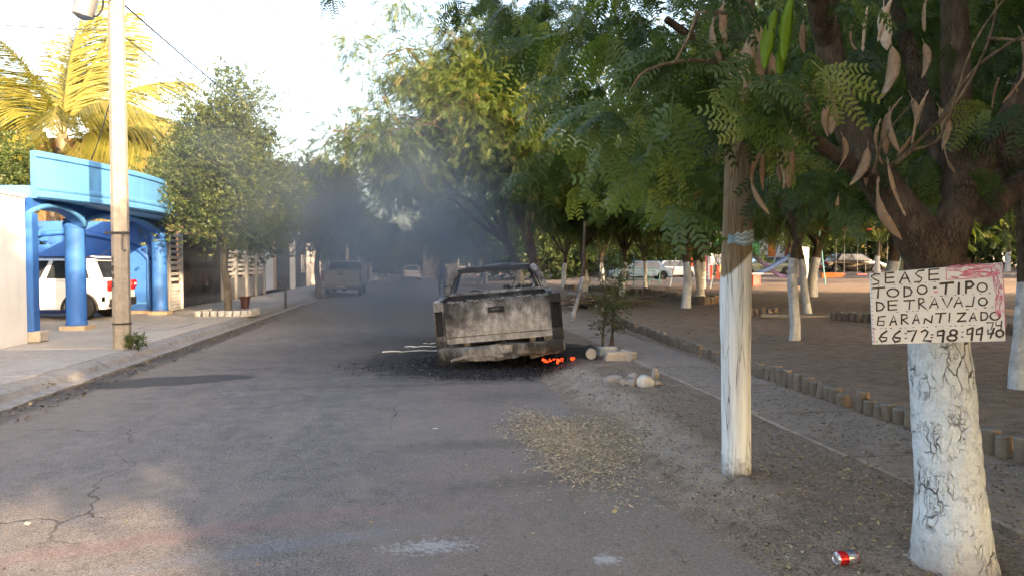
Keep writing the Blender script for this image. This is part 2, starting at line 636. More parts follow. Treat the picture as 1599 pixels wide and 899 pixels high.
def m_bark(name, c, white=False):
    t = NT(name)
    o = t.co()
    f = t.noise(t.mapping(o, scale=(1, 1, 0.3)), 22, 6, 0.7)
    col = t.ramp(f, [(0.3, tuple(x * 0.45 for x in c)), (0.55, c), (0.78, tuple(min(1, x * 1.8) for x in c))])
    if white:
        w = t.ramp(t.noise(o, 9, 5, 0.7), [(0.3, (0.45, 0.47, 0.48)), (0.6, (0.66, 0.69, 0.71))])
        f2 = t.noise(t.mapping(o, scale=(1, 1, 0.35)), 30, 6, 0.7)
        col = t.mix(t.ramp(f2, [(0.3, 0.75), (0.42, 0.0)]), w, tuple(x * 0.9 for x in c))
    fis = t.voro(t.mapping(o, scale=(1, 1, 0.3)), 75, 'DISTANCE_TO_EDGE')
    fm = t.math('MULTIPLY', t.ramp(fis, [(0.0, 1.0), (0.14, 0.0)]), t.rangem(t.noise(o, 6, 4), 0.4, 0.65))
    if not white:
        col = t.mix(t.math('MULTIPLY', fm, 0.4), col, tuple(x * 0.4 for x in c))
    hb = t.math('SUBTRACT', f, t.math('MULTIPLY', fm, 0.5))
    return t.out(col, 0.92, t.bump(hb, 1.0, 0.035), 0, 0.2)


def m_postwood():
    """wooden post painted white to head height, split along the grain"""
    t = NT('painted_post_wood')
    o = t.co()
    X, Y, Z = t.sep(o)
    g = t.noise(t.mapping(o, scale=(1, 1, 0.045)), 34, 5, 0.6, 0.3)
    wv = t.n('VectorMath', operation='ADD')
    nz = t.n('TexNoise')
    nz.inputs['Scale'].default_value = 3
    t.l(o, nz.inputs['Vector'])
    sc = t.n('VectorMath', operation='SCALE')
    sc.inputs[3].default_value = 0.03
    t.l(nz.outputs['Color'], sc.inputs[0])
    t.l(o, wv.inputs[0])
    t.l(sc.outputs[0], wv.inputs[1])
    ck = t.voro(t.mapping(wv.outputs[0], scale=(1, 1, 0.05)), 22, 'DISTANCE_TO_EDGE')
    ckm = t.math('MULTIPLY', t.ramp(ck, [(0.0, 1.0), (0.012, 0.6), (0.024, 0.0)]), t.rangem(t.noise(t.mapping(o, scale=(1, 1, 0.3)), 9, 2), 0.42, 0.55), True)
    white = t.ramp(g, [(0.28, (0.42, 0.45, 0.47)), (0.48, (0.59, 0.64, 0.67)), (0.75, (0.7, 0.76, 0.8))])
    white = t.mix(t.math('MULTIPLY', ckm, 0.93), white, (0.05, 0.045, 0.04))
    low = t.math('MULTIPLY', t.rangem(t.math('ADD', Z, t.math('MULTIPLY', t.noise(o, 25, 4), 0.3)), 0.3, 0.14), 0.85)
    white = t.mix(low, white, (0.1, 0.085, 0.06))
    wood = t.ramp(g, [(0.28, (0.1, 0.072, 0.045)), (0.5, (0.2, 0.15, 0.095)), (0.75, (0.3, 0.235, 0.155))])
    wood = t.mix(t.math('MULTIPLY', ckm, 0.9), wood, (0.03, 0.022, 0.016))
    an = t.math('ADD', Z, t.math('MULTIPLY', X, -0.9))
    edge = t.rangem(t.math('ADD', an, t.math('MULTIPLY', t.noise(o, 14, 3), 0.06)), 1.5, 1.52)
    col = t.mix(edge, white, wood)
    h = t.math('SUBTRACT', t.math('MULTIPLY', g, 0.5), t.math('MULTIPLY', ckm, 1.0))
    return t.out(col, 0.85, t.bump(h, 0.8, 0.012), 0, 0.25)


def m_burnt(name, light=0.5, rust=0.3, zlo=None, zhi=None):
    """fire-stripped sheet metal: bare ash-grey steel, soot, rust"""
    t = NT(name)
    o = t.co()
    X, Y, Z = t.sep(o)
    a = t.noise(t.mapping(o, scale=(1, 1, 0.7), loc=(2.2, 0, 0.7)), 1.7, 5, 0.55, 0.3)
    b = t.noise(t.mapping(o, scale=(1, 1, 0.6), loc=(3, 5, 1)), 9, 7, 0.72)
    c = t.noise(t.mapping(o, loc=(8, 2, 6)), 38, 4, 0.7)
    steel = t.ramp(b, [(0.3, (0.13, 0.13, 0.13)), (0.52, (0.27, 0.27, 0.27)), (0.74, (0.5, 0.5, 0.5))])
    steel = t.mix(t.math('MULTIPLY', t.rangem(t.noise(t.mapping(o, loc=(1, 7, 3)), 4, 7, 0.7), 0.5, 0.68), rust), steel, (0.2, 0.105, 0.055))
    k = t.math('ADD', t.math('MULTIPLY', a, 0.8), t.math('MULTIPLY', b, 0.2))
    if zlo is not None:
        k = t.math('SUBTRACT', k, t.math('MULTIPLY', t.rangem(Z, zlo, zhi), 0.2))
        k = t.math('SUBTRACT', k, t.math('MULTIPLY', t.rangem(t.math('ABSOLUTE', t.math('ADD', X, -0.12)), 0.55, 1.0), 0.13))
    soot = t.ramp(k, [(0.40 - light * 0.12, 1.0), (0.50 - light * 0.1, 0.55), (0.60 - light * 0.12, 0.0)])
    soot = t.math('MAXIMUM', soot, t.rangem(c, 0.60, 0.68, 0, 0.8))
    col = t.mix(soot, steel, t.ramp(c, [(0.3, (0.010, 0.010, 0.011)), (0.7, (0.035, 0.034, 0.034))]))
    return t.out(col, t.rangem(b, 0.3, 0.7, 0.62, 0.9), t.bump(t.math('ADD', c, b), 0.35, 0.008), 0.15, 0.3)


def m_brick(name, c1, c2, scale=1.0):
    t = NT(name)
    o = t.co()
    X, Y, Z = t.sep(o)
    cb = t.n('CombineXYZ')
    t.l(t.math('ADD', X, Y), cb.inputs[0])
    t.l(Z, cb.inputs[1])
    br = t.n('TexBrick')
    br.inputs['Scale'].default_value = 4.0 * scale
    br.inputs['Brick Width'].default_value = 1.0
    br.inputs['Row Height'].default_value = 0.3
    br.inputs['Mortar Size'].default_value = 0.05
    br.inputs['Color1'].default_value = (*c1, 1)
    br.inputs['Color2'].default_value = (*c2, 1)
    br.inputs['Mortar'].default_value = (0.3, 0.26, 0.22, 1)
    t.l(cb.outputs[0], br.inputs['Vector'])
    col = t.mix(0.4, br.outputs['Color'], t.ramp(t.noise(o, 3, 6, 0.7), [(0.3, 0.6), (0.7, 1.2)]), 'MULTIPLY')
    return t.out(col, 0.9, t.bump(br.outputs['Fac'], -0.4, 0.01), 0, 0.2)


def m_paint_wall(name, c, dirt=0.35):
    t = NT(name)
    o = t.co()
    X, Y, Z = t.sep(o)
    big = t.noise(o, 1.1, 6, 0.6)
    st = t.noise(t.mapping(o, scale=(1, 1, 0.12)), 6, 5, 0.65)
    fine = t.noise(o, 60, 3, 0.7)
    col = t.ramp(big, [(0.3, tuple(x * 0.86 for x in c)), (0.7, tuple(min(1, x * 1.06) for x in c))])
    g = t.math('MULTIPLY', t.rangem(st, 0.5, 0.75), dirt)
    col = t.mix(g, col, tuple(x * 0.45 + 0.03 for x in c))
    low = t.math('MULTIPLY', t.rangem(t.math('ADD', Z, t.math('MULTIPLY', t.noise(o, 5, 5, 0.7), 0.3)), 0.32, 0.14), dirt)
    col = t.mix(low, col, (0.16, 0.13, 0.11))
    return t.out(col, 0.62, t.bump(t.math('ADD', fine, t.math('MULTIPLY', big, 2)), 0.2, 0.006), 0, 0.35)


def m_glass(name, c=(0.02, 0.025, 0.03)):
    t = NT(name)
    f = t.noise(t.co(), 3, 3)
    return t.out(t.ramp(f, [(0.3, c), (0.7, tuple(x * 1.6 for x in c))]), 0.06, None, 0, 0.6)


def m_emit(name, c, s):
    t = NT(name)
    f = t.noise(t.co(), 30, 4)
    t.l(t.ramp(f, [(0.35, tuple(x * 0.12 for x in c)), (0.6, c)]), t.b.inputs['Emission Color'])
    t.b.inputs['Emission Strength'].default_value = s
    return t.out((0.05, 0.02, 0.015), 0.9)


M = {}
M['asphalt'] = m_asphalt()
M['dirt'] = m_dirt()
M['walk'] = m_concrete('walk_concrete', (0.34, 0.33, 0.315))
M['drive'] = m_concrete('driveway_concrete', (0.42, 0.385, 0.34), 0.3)
M['kerb'] = m_concrete('kerb_concrete', (0.27, 0.26, 0.25), 0.7)
M['path'] = m_concrete('dusty_path', (0.36, 0.28, 0.23), 0.5)
M['stump'] = m_concrete('edging_concrete', (0.185, 0.145, 0.115), 0.6)
M['stump_top'] = m_concrete('edging_top', (0.22, 0.2, 0.175), 0.6)
M['pole'] = m_concrete('pole_concrete', (0.285, 0.26, 0.225), 0.5)
M['block'] = m_concrete('block_concrete', (0.42, 0.38, 0.33), 0.5)
M['stone'] = m_concrete('stone', (0.34, 0.3, 0.26), 0.7)
M['limestone'] = m_concrete('pale_stone', (0.5, 0.49, 0.46), 0.8)
M['whitewash'] = m_whitewash()
M['bark'] = m_bark('bark', (0.12, 0.088, 0.062))
M['bark_grey'] = m_bark('grey_bark', (0.16, 0.14, 0.12))
M['white_bark'] = m_bark('limed_bark', (0.25, 0.22, 0.19), True)
M['post'] = m_postwood()
M['wood'] = m_bark('bare_wood', (0.22, 0.16, 0.1))
M['burnt'] = m_burnt('burnt_steel', 0.05, 0.2)
M['burnt_gate'] = m_burnt('burnt_tailgate_steel', 1.0, 0.06, 0.84, 1.2)
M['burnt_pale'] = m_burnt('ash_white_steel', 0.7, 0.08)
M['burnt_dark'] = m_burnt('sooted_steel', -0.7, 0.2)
M['burnt_rust'] = m_burnt('rusted_steel', 0.62, 0.95)
M['burnt_bumper'] = m_burnt('burnt_bumper_steel', -0.45, 0.5)
M['char'] = plain('char', (0.016, 0.016, 0.017), 0.85, 0.5, 20, bump=0.6)
M['ash'] = plain('ash', (0.2, 0.2, 0.2), 0.95, 0.4, 20, bump=0.6)
M['ember'] = m_emit('ember', (1.0, 0.055, 0.012), 0.7)
M['blue'] = m_paint_wall('blue_paint', (0.022, 0.125, 0.4), 0.6)
M['sky_blue'] = m_paint_wall('light_blue_paint', (0.07, 0.26, 0.53), 0.55)
M['white_wall'] = m_paint_wall('white_wall_paint', (0.74, 0.74, 0.72), 0.15)
M['cream_wall'] = m_paint_wall('cream_wall_paint', (0.62, 0.54, 0.4), 0.3)
M['grey_wall'] = m_paint_wall('grey_wall_paint', (0.3, 0.3, 0.3), 0.4)
M['dark_wall'] = m_paint_wall('dark_wall_paint', (0.045, 0.045, 0.05), 0.4)
M['peach_wall'] = m_paint_wall('peach_wall_paint', (0.55, 0.33, 0.2), 0.3)
M['yellow_wall'] = m_paint_wall('yellow_wall_paint', (0.72, 0.5, 0.16), 0.3)
M['red_wall'] = m_paint_wall('red_wall_paint', (0.55, 0.06, 0.035), 0.3)
M['orange_panel_sun'] = m_paint_wall('orange_panel_paint_and_sun', (0.7, 0.2, 0.05), 0.3)  # real paint on the shop panel; on the low wall it stands for sunlight
M['green_wall'] = m_paint_wall('green_wall_paint', (0.1, 0.5, 0.2), 0.3)
M['brick'] = m_brick('brick', (0.36, 0.17, 0.1), (0.28, 0.13, 0.08))
M['tile'] = plain('beige_tile', (0.45, 0.33, 0.22), 0.4, 0.2, 8)
M['white_metal'] = plain('white_metal', (0.68, 0.68, 0.66), 0.45, 0.1, 5)
M['black_metal'] = plain('black_metal', (0.02, 0.02, 0.022), 0.45, 0.3, 6)
M['steel'] = plain('galvanised', (0.32, 0.32, 0.33), 0.45, 0.2, 6, 0.7)
M['white_car'] = plain('white_car_paint', (0.72, 0.73, 0.75), 0.28, 0.04, 3, bump=0.0)
M['grey_car'] = plain('silver_car_paint', (0.4, 0.42, 0.44), 0.33, 0.06, 3, 0.2, bump=0.0)
M['black_car'] = plain('black_car_paint', (0.012, 0.012, 0.014), 0.16, 0.2, 3, bump=0.0)
M['blue_car'] = plain('blue_grey_car_paint', (0.15, 0.24, 0.34), 0.35, 0.1, 3, bump=0.0)
M['green_car'] = plain('grey_green_car_paint', (0.13, 0.18, 0.16), 0.35, 0.1, 3, bump=0.0)
M['glass'] = m_glass('car_glass')
M['tyre'] = plain('tyre', (0.02, 0.02, 0.021), 0.85, 0.3, 20)
M['rim'] = plain('rim', (0.42, 0.42, 0.43), 0.4, 0.1, 10, 0.6)
M['plastic'] = plain('black_plastic', (0.025, 0.025, 0.027), 0.6, 0.2, 12)
M['tail_red'] = plain('tail_lamp_red', (0.42, 0.012, 0.015), 0.2, 0.15, 10, bump=0)
M['lamp_clear'] = plain('lamp_clear', (0.6, 0.6, 0.6), 0.2, 0.1, 10, bump=0)
M['plate'] = plain('number_plate', (0.6, 0.6, 0.58), 0.5, 0.1, 20)
M['rubber'] = plain('cable_rubber', (0.02, 0.02, 0.02), 0.6, 0.2, 20)
M['sign_white'] = plain('sign_board', (0.64, 0.67, 0.69), 0.55, 0.08, 9)
M['ink'] = plain('black_marker', (0.018, 0.018, 0.022), 0.5, 0.5, 30)
M['pink'] = plain('faded_red_marker', (0.55, 0.16, 0.25), 0.7, 0.4, 40)
M['paper'] = plain('weathered_paper', (0.2, 0.33, 0.4), 0.85, 0.35, 26)
M['paper_line'] = plain('paper_print', (0.45, 0.52, 0.54), 0.85, 0.2, 26)
M['can_red'] = plain('can_red', (0.5, 0.012, 0.02), 0.25, 0.1, 10, 0.4, bump=0)
M['can_silver'] = plain('can_silver', (0.6, 0.62, 0.65), 0.22, 0.1, 10, 0.8, bump=0)
M['can_blue'] = plain('can_blue', (0.12, 0.2, 0.33), 0.3, 0.1, 10, 0.4, bump=0)
M['play_blue'] = plain('blue_play_paint', (0.025, 0.1, 0.3), 0.4, 0.15, 6)
M['play_purple'] = plain('purple_play_paint', (0.09, 0.06, 0.16), 0.4, 0.15, 6)
M['play_red'] = plain('red_play_paint', (0.5, 0.03, 0.02), 0.45, 0.2, 6)
M['play_teal'] = plain('teal_play_paint', (0.06, 0.2, 0.22), 0.45, 0.2, 6)
M['play_pale'] = plain('pale_blue_play_paint', (0.35, 0.45, 0.58), 0.45, 0.2, 6)
M['cloth_dark'] = plain('navy_cloth', (0.02, 0.025, 0.045), 0.9, 0.2, 15)
M['skin'] = plain('skin', (0.3, 0.17, 0.11), 0.6, 0.1, 15)
M['hair'] = plain('dark_hair', (0.015, 0.012, 0.01), 0.7, 0.2, 40)
M['trim'] = plain('bright_trim', (0.55, 0.66, 0.75), 0.22, 0.1, 9, 0.6)
M['bucket_red'] = plain('red_bucket', (0.08, 0.025, 0.022), 0.5, 0.2, 9)

G_ALB = leaf_mat('albizia_leaf', [(0.0, (0.02, 0.042, 0.013)), (0.5, (0.048, 0.094, 0.026)), (0.88, (0.11, 0.17, 0.045)), (1.0, (0.2, 0.225, 0.065))], 0.36, 0.45, (1.5, 1.5, 0.55))
G_FEA = leaf_mat('feather_leaf', [(0.0, (0.034, 0.062, 0.018)), (0.5, (0.07, 0.11, 0.026)), (0.86, (0.13, 0.165, 0.036)), (0.93, (0.16, 0.15, 0.05)), (1.0, (0.17, 0.105, 0.06))], 0.35)
G_OVA = leaf_mat('oval_leaf', [(0.0, (0.028, 0.05, 0.016)), (0.5, (0.06, 0.09, 0.026)), (1.0, (0.12, 0.14, 0.042))], 0.25)
G_PALM = leaf_mat('palm_leaf', [(0.0, (0.09, 0.11, 0.025)), (0.5, (0.17, 0.17, 0.04)), (0.85, (0.27, 0.22, 0.07)), (1.0, (0.3, 0.19, 0.08))], 0.35, 0.45)
G_POD = leaf_mat('dry_pod', [(0.0, (0.26, 0.165, 0.1)), (0.5, (0.46, 0.33, 0.22)), (0.8, (0.58, 0.46, 0.33)), (1.0, (0.72, 0.64, 0.54))], 0.3, 0.55, (1.2, 1.0, 0.7))
G_PODG = leaf_mat('green_pod', [(0.0, (0.14, 0.26, 0.02)), (1.0, (0.22, 0.38, 0.03))], 0.4, 0.4, (1.3, 1.3, 0.5))
G_LIT = leaf_mat('litter', [(0.0, (0.06, 0.045, 0.033)), (0.4, (0.17, 0.13, 0.09)), (0.7, (0.32, 0.25, 0.165)), (0.92, (0.46, 0.34, 0.16)), (1.0, (0.55, 0.52, 0.45))], 0.1, 0.8, (1, 1, 0.8))
G_STRAW = leaf_mat('straw', [(0.0, (0.3, 0.21, 0.13)), (0.5, (0.58, 0.43, 0.27)), (1.0, (0.76, 0.6, 0.42))], 0.1, 0.8, (1, 1, 0.8))
G_CHAR = leaf_mat('char_flakes', [(0.0, (0.006, 0.006, 0.007)), (0.86, (0.022, 0.022, 0.024)), (0.97, (0.05, 0.05, 0.055)), (1.0, (0.2, 0.2, 0.21))], 0.0, 0.7, (1, 1, 1))

# ------------------------------------------------------------------ ground, road, pavements
def wob(x, y, s=1.0, k=0.0):
    return (np.sin(x * 1.7 * s + y * 0.6 * s + k) + np.sin(-x * 0.9 * s + y * 2.1 * s + 1.3 + k) * 0.7 + np.sin(x * 4.3 * s + y * 3.1 * s + 2.2 + k) * 0.4 + np.sin(x * 7.9 * s - y * 9.7 * s + k) * 0.25) / 2.35


def grid_mesh(name, xs, ys, zf, mat):
    gx, gy = np.meshgrid(xs, ys)
    V = np.stack([gx, gy, zf(gx, gy)], -1).reshape(-1, 3)
    nx, ny = len(xs), len(ys)
    i = np.arange(nx - 1)[None] + (np.arange(ny - 1) * nx)[:, None]
    F = np.stack([i, i + 1, i + 1 + nx, i + nx], -1).reshape(-1, 4)
    me = np_mesh(name, V, F, mat)
    me.polygons.foreach_set('use_smooth', [True] * len(me.polygons))
    return me


def spaced(*segs):
    out = []
    for a, b, st in segs:
        out += list(np.arange(a, b, st))
    out.append(segs[-1][1])
    return np.array(out)


struct(link('ground', grid_mesh('ground', np.linspace(-1500, 1500, 9), np.linspace(-1500, 1500, 9), lambda x, y: x * 0 - 0.12, M['dirt'])))
struct(link('road', grid_mesh('road', spaced((-4.5, 2.7, 0.12)), spaced((-30, 2, 1.0), (2, 16, 0.14), (16, 60, 0.6), (60, 240, 4)),
            lambda x, y: 0.035 * (1 - ((x + 1.2) / 3.3) ** 2) - 0.03 + 0.006 * wob(x, y, 1.2) + 0.003 * wob(x, y, 5.0), M['asphalt'])))


def park_z(x, y):
    t = np.clip((x - 1.55 + 0.16 * wob(x * 0 + 3, y, 0.9)) / 0.8, 0, 1)
    return -0.03 + 0.14 * (t * t * (3 - 2 * t)) + 0.028 * np.maximum(0, x - 5) + np.where(x > 1.7, 1, 0.3) * (0.014 * wob(x, y, 1.0) + 0.007 * wob(x, y, 3.7))


struct(link('park_ground', grid_mesh('park_ground', spaced((1.4, 5.6, 0.07), (5.6, 14, 0.3), (14, 120, 2.5)), spaced((-30, 2, 1.0), (2, 16, 0.09), (16, 30, 0.35), (30, 140, 2.5)), park_z, M['dirt'])))

# left pavement: concrete slabs, kerb, driveway
sw = struct(MB().box((-6.05, 60, 0.03), (2.46, 150, 0.2)).build('pavement', M['kerb']))
slab_me = None
rg = random.Random(4)
y = 0.0
while y < 66:
    L = 1.6
    if not (12.6 < y + L / 2 < 22.2):
        mb = MB().box((0, 0, 0), (2.48, L - 0.018, 0.05))
        if slab_me is None:
            o = mb.build('slab', M['walk'], sw, bevel=0.008)
            slab_me = o.data
        else:
            o = link('slab', slab_me, sw)
        o.location = (-6.06, y + L / 2, 0.13 + rg.uniform(-0.004, 0.004))
        o.rotation_euler = (rg.uniform(-0.003, 0.003), rg.uniform(-0.003, 0.003), 0)
    y += L
kp = [(-4.83, -0.1), (-4.83, 0.148), (-4.68, 0.14), (-4.6, 0.11), (-4.55, 0.03), (-4.42, 0.006), (-4.42, -0.1)]
kb = MB()
ys = [-6 + i * 0.28 for i in range(430)]
n = len(kp)
for i, yy in enumerate(ys):
    for (a, b) in kp:
        kb.v.append((a + rg.uniform(-0.012, 0.012), yy, b + (rg.uniform(-0.012, 0.008) if b > -0.05 else 0)))
for i in range(len(ys) - 1):
    for k in range(n - 1):
        kb.f.append((i * n + k, i * n + k + 1, (i + 1) * n + k + 1, (i + 1) * n + k))
        kb.m.append(0)
struct(kb.build('kerb', M['kerb'], smooth=22))
dr = struct(MB().box((-8.6, 17.25, 0.05), (7.58, 9.4, 0.224)).build('driveway', M['drive'], bevel=0.01))
for (yy, w) in ((15.3, 0.02), (18.6, 0.02)):
    MB().box((-8.6, yy, 0.1605), (7.5, w, 0.003)).build('joint', M['kerb'], dr)
for (xx, w) in ((-6.9, 0.02),):
    MB().box((xx, 17.25, 0.161), (w, 9.3, 0.003)).build('joint', M['kerb'], dr)

# footpath of dusty slabs along the park edging
fp = struct(MB().box((3.68, 9, 0.02), (1.0, 34, 0.12)).build('footpath', M['path']))
pm = None
for k in range(20):
    L = 1.55
    yy = -6 + k * L
    if pm is None:
        o = MB().box((0, 0, 0), (1.02, L - 0.025, 0.06)).build('slab', M['path'], fp, bevel=0.012)
        pm = o.data
    else:
        o = link('slab', pm, fp)
    o.location = (3.68 + rg.uniform(-0.015, 0.015), yy + L / 2, 0.098 + rg.uniform(-0.006, 0.006))
    o.rotation_euler = (rg.uniform(-0.006, 0.006), rg.uniform(-0.006, 0.006), rg.uniform(-0.008, 0.008))

# ------------------------------------------------------------------ edging of short concrete logs
STUMPS = []
for k in range(5):
    rr = random.Random(40 + k)
    mb = MB()
    prof = [(0.068, -0.1), (0.07, 0.0), (0.069 + rr.uniform(-0.003, 0.003), 0.08), (0.066, 0.168), (0.06, 0.178), (0.03, 0.181)]
    mb.lathe(prof, 12, mats=[0, 0, 0, 1, 1])
    mb.v = [(x * (1 + rr.uniform(-0.06, 0.06)), yv * (1 + rr.uniform(-0.06, 0.06)), z) for x, yv, z in mb.v]
    o = mb.build('stump', [M['stump'], M['stump_top']], smooth=50)
    STUMPS.append(o.data)
    bpy.data.objects.remove(o)


def edging(label, pts, step, sc=1.0, seed=1, group='log edgings in the park'):
    rr = random.Random(seed)
    pts = [Vector(p) for p in pts]
    root = thing('log_edging', label, 'edging', pts[0], group=group)
    seg, acc = 0, 0.0
    total = sum((pts[i + 1] - pts[i]).length for i in range(len(pts) - 1))
    s = 0.0
    cnt = 0
    while s < total and cnt < 300:
        t = s
        for i in range(len(pts) - 1):
            L = (pts[i + 1] - pts[i]).length
            if t <= L or i == len(pts) - 2:
                p = pts[i].lerp(pts[i + 1], t / L)
                break
            t -= L
        if rr.random() < 0.04:
            s += step
            continue
        o = link('stump', rr.choice(STUMPS), root)
        o.location = (p.x - pts[0].x + rr.uniform(-0.012, 0.012), p.y - pts[0].y + rr.uniform(-0.012, 0.012), p.z - pts[0].z + rr.choice((-0.05, -0.02, 0, 0, 0.01)) + rr.uniform(-0.02, 0.012))
        o.rotation_euler = (rr.uniform(-0.1, 0.1), rr.uniform(-0.1, 0.1), rr.uniform(0, 6))
        k = sc * rr.uniform(0.86, 1.08)
        o.scale = (k, k, sc * rr.uniform(0.92, 1.06))
        s += step * rr.uniform(0.97, 1.05)
        cnt += 1
    return root


edging('long row of short round concrete logs along the dusty footpath', [(4.42, 2.6, 0.11), (4.36, 4.7, 0.11), (4.33, 6.5, 0.11), (4.33, 8.7, 0.11), (4.45, 12, 0.11), (4.65, 15, 0.11), (5.1, 19, 0.11), (5.4, 21.5, 0.12)], 0.142, 1.0, 1)
g1 = [gnd(a, b) for a, b in ((1303, 500), (1340, 503), (1375, 505), (1425, 508), (1480, 512), (1560, 520), (1640, 530))]
edging('row of round concrete logs across the park behind the sign', g1, 0.17, 1.2, 2)
g1 = [gnd(a, b) for a, b in ((1172, 493), (1212, 491))]
edging('short stub of round logs right of the white post, deeper in the park', g1, 0.17, 1.15, 3)
g1 = [gnd(a, b) for a, b in ((972, 461), (1008, 460), (1030, 463), (1062, 470), (1098, 476), (1122, 472), (1142, 470))]
edging('curving row of logs beyond the sapling among white trunks', g1, 0.24, 1.6, 4)
g1 = [gnd(a, b) for a, b in ((884, 452), (905, 453), (930, 455), (968, 459))]
edging('low far row of logs past the burnt truck cab', g1, 0.3, 1.7, 5)
# flat concrete slab at the foot of the edging
p = gnd(1248, 495)
mb = MB()
mb.prism([(-1.05, -0.2), (-0.9, 0.2), (0.2, 0.26), (1.0, 0.2), (0.95, -0.15), (0.0, -0.24)], 0, 0.09, 'z')
tag(mb.build('broken_slab', M['stump_top'], loc=(p.x, p.y, p.z - 0.02), rot=(0.03, 0.02, -0.12), bevel=0.015), 'flat broken concrete slab lying between the two short log rows', 'slab')

# ------------------------------------------------------------------ leaf templates
def tpl_feather(npair=7, L=0.26, w=0.02, pl=0.085, droop=0.05):
    """bipinnate leaf seen from afar: thin pinnae on a stalk"""
    V, F = [], []
    for i in range(npair):
        y0 = L * (0.18 + 0.82 * i / (npair - 1))
        z0 = -droop * (y0 / L) ** 2
        k = 1.0 - 0.35 * abs(i / (npair - 1) - 0.45)
        for sgn in (-1, 1):
            dx, dy, dz = sgn * pl * k, pl * 0.45 * k, -0.03 * k
            b = len(V)
            V += [(0, y0 - w * 0.25, z0), (dx * 0.55, y0 + dy * 0.55 - w * 0.6, z0 + dz * 0.3), (dx, y0 + dy, z0 + dz), (dx * 0.5, y0 + dy * 0.5 + w * 0.6, z0 + dz * 0.25)]
            F.append((b, b + 1, b + 2, b + 3))
    b = len(V)
    V += [(-0.003, 0, 0), (0.003, 0, 0), (0.002, L, -droop), (-0.002, L, -droop)]
    F.append((b, b + 1, b + 2, b + 3))
    return np.array(V), np.array(F)


def tpl_oval(n=7, L=0.14, l=0.075, w=0.04, seed=1):
    """small sprig with oval leaves"""
    rr = random.Random(seed)
    V, F = [], []
    for i in range(n):
        y0 = L * i / n
        a = rr.uniform(0, 6.28)
        dirv = Vector((math.cos(a) * 0.8, 0.5, math.sin(a) * 0.5 - 0.1)).normalized()
        nr = dirv.cross(Vector((rr.uniform(-1, 1), rr.uniform(-1, 1), rr.uniform(-1, 1)))).normalized()
        p = Vector((0, y0, 0))
        b = len(V)
        V += [tuple(p), tuple(p + dirv * l * 0.5 + nr * w / 2), tuple(p + dirv * l), tuple(p + dirv * l * 0.5 - nr * w / 2)]
        F.append((b, b + 1, b + 2, b + 3))
    return np.array(V), np.array(F)


def tpl_albizia(seed, detail=True):
    """bipinnate leaf: 3 pairs of pinnae with broad oblong leaflets"""
    rr = random.Random(seed)
    V, F = [], []

    def leaflet(p, d, nr, l, w):
        d = d.normalized()
        sd = d.cross(nr).normalized()
        dn = -nr
        b = len(V)
        if detail:
            for (u, s, q) in ((0, 0.12, 0), (0.3, 0.5, 0.06), (0.72, 0.48, 0.08), (1.0, 0.12, 0.2)):
                m = p + d * (l * u) + dn * (q * l * 0.5)
                V.append(tuple(m - sd * (w * s)))
                V.append(tuple(m + sd * (w * s)))
            for k in range(3):
                F.append((b + 2 * k, b + 2 * k + 1, b + 2 * k + 3, b + 2 * k + 2))
        else:
            V.extend([tuple(p - sd * w * 0.3 + d * l * 0.05), tuple(p + sd * w * 0.3 + d * l * 0.05), tuple(p + d * l * 0.96 + sd * w * 0.42), tuple(p + d * l * 0.96 - sd * w * 0.42)])
            F.append((b, b + 1, b + 2, b + 3))

    Lr = rr.uniform(0.1, 0.15)
    stem = [Vector((0, 0, 0)), Vector((0, Lr * 0.5, -0.005)), Vector((0, Lr, -0.025))]

    def strip(a, c, w):
        b = len(V)
        d = (c - a).normalized()
        sd = d.cross(Vector((0, 0, 1))).normalized() * w
        V.extend([tuple(a - sd), tuple(a + sd), tuple(c + sd), tuple(c - sd)])
        F.append((b, b + 1, b + 2, b + 3))
    strip(stem[0], stem[1], 0.0018)
    strip(stem[1], stem[2], 0.0015)
    for i, u in enumerate((0.45, 0.75, 1.0)):
        base = stem[0].lerp(stem[2], u)
        for sgn in (-1, 1):
            ang = sgn * (0.95 - 0.3 * i + rr.uniform(-0.12, 0.12))
            pl = rr.uniform(0.14, 0.2) * (0.85 + 0.15 * i)
            d0 = Vector((math.sin(ang), math.cos(ang), -0.35 + rr.uniform(-0.15, 0.1))).normalized()
            npr = rr.randint(8, 10)
            prev = base
            for k in range(npr):
                v = (k + 0.8) / npr
                p = base + d0 * (pl * v) + Vector((0, 0, -0.06 * v * v))
                tan = (p - prev).normalized()
                nr = Vector((0, 0, 1)) - tan * tan.z
                nr.normalize()
                side = tan.cross(nr)
                l = 0.033 * (0.75 + 0.5 * math.sin(math.pi * min(0.95, v * 0.9 + 0.05)))
                for s2 in (-1, 1):
                    ld = side * s2 * 0.9 + tan * rr.uniform(0.35, 0.6) + Vector((0, 0, rr.uniform(-0.55, 0.1)))
                    leaflet(p, ld, (nr + side * s2 * -0.25 + Vector((rr.uniform(-.2, .2), rr.uniform(-.2, .2), 0))).normalized(), l, 0.0142)
                prev = p
            strip(base, base + d0 * (pl * 0.5) + Vector((0, 0, -0.015)), 0.0012)
            strip(base + d0 * (pl * 0.5) + Vector((0, 0, -0.015)), base + d0 * pl + Vector((0, 0, -0.06)), 0.001)
    return np.array(V), np.array(F)


T_FEA = tpl_feather()
T_FEA_FAR = tpl_feather(5, 0.36, 0.05, 0.13, 0.08)
T_OVA = tpl_oval()
T_OVA_FAR = tpl_oval(5, 0.2, 0.14, 0.085, 3)


SD_ = np.array(sdir)


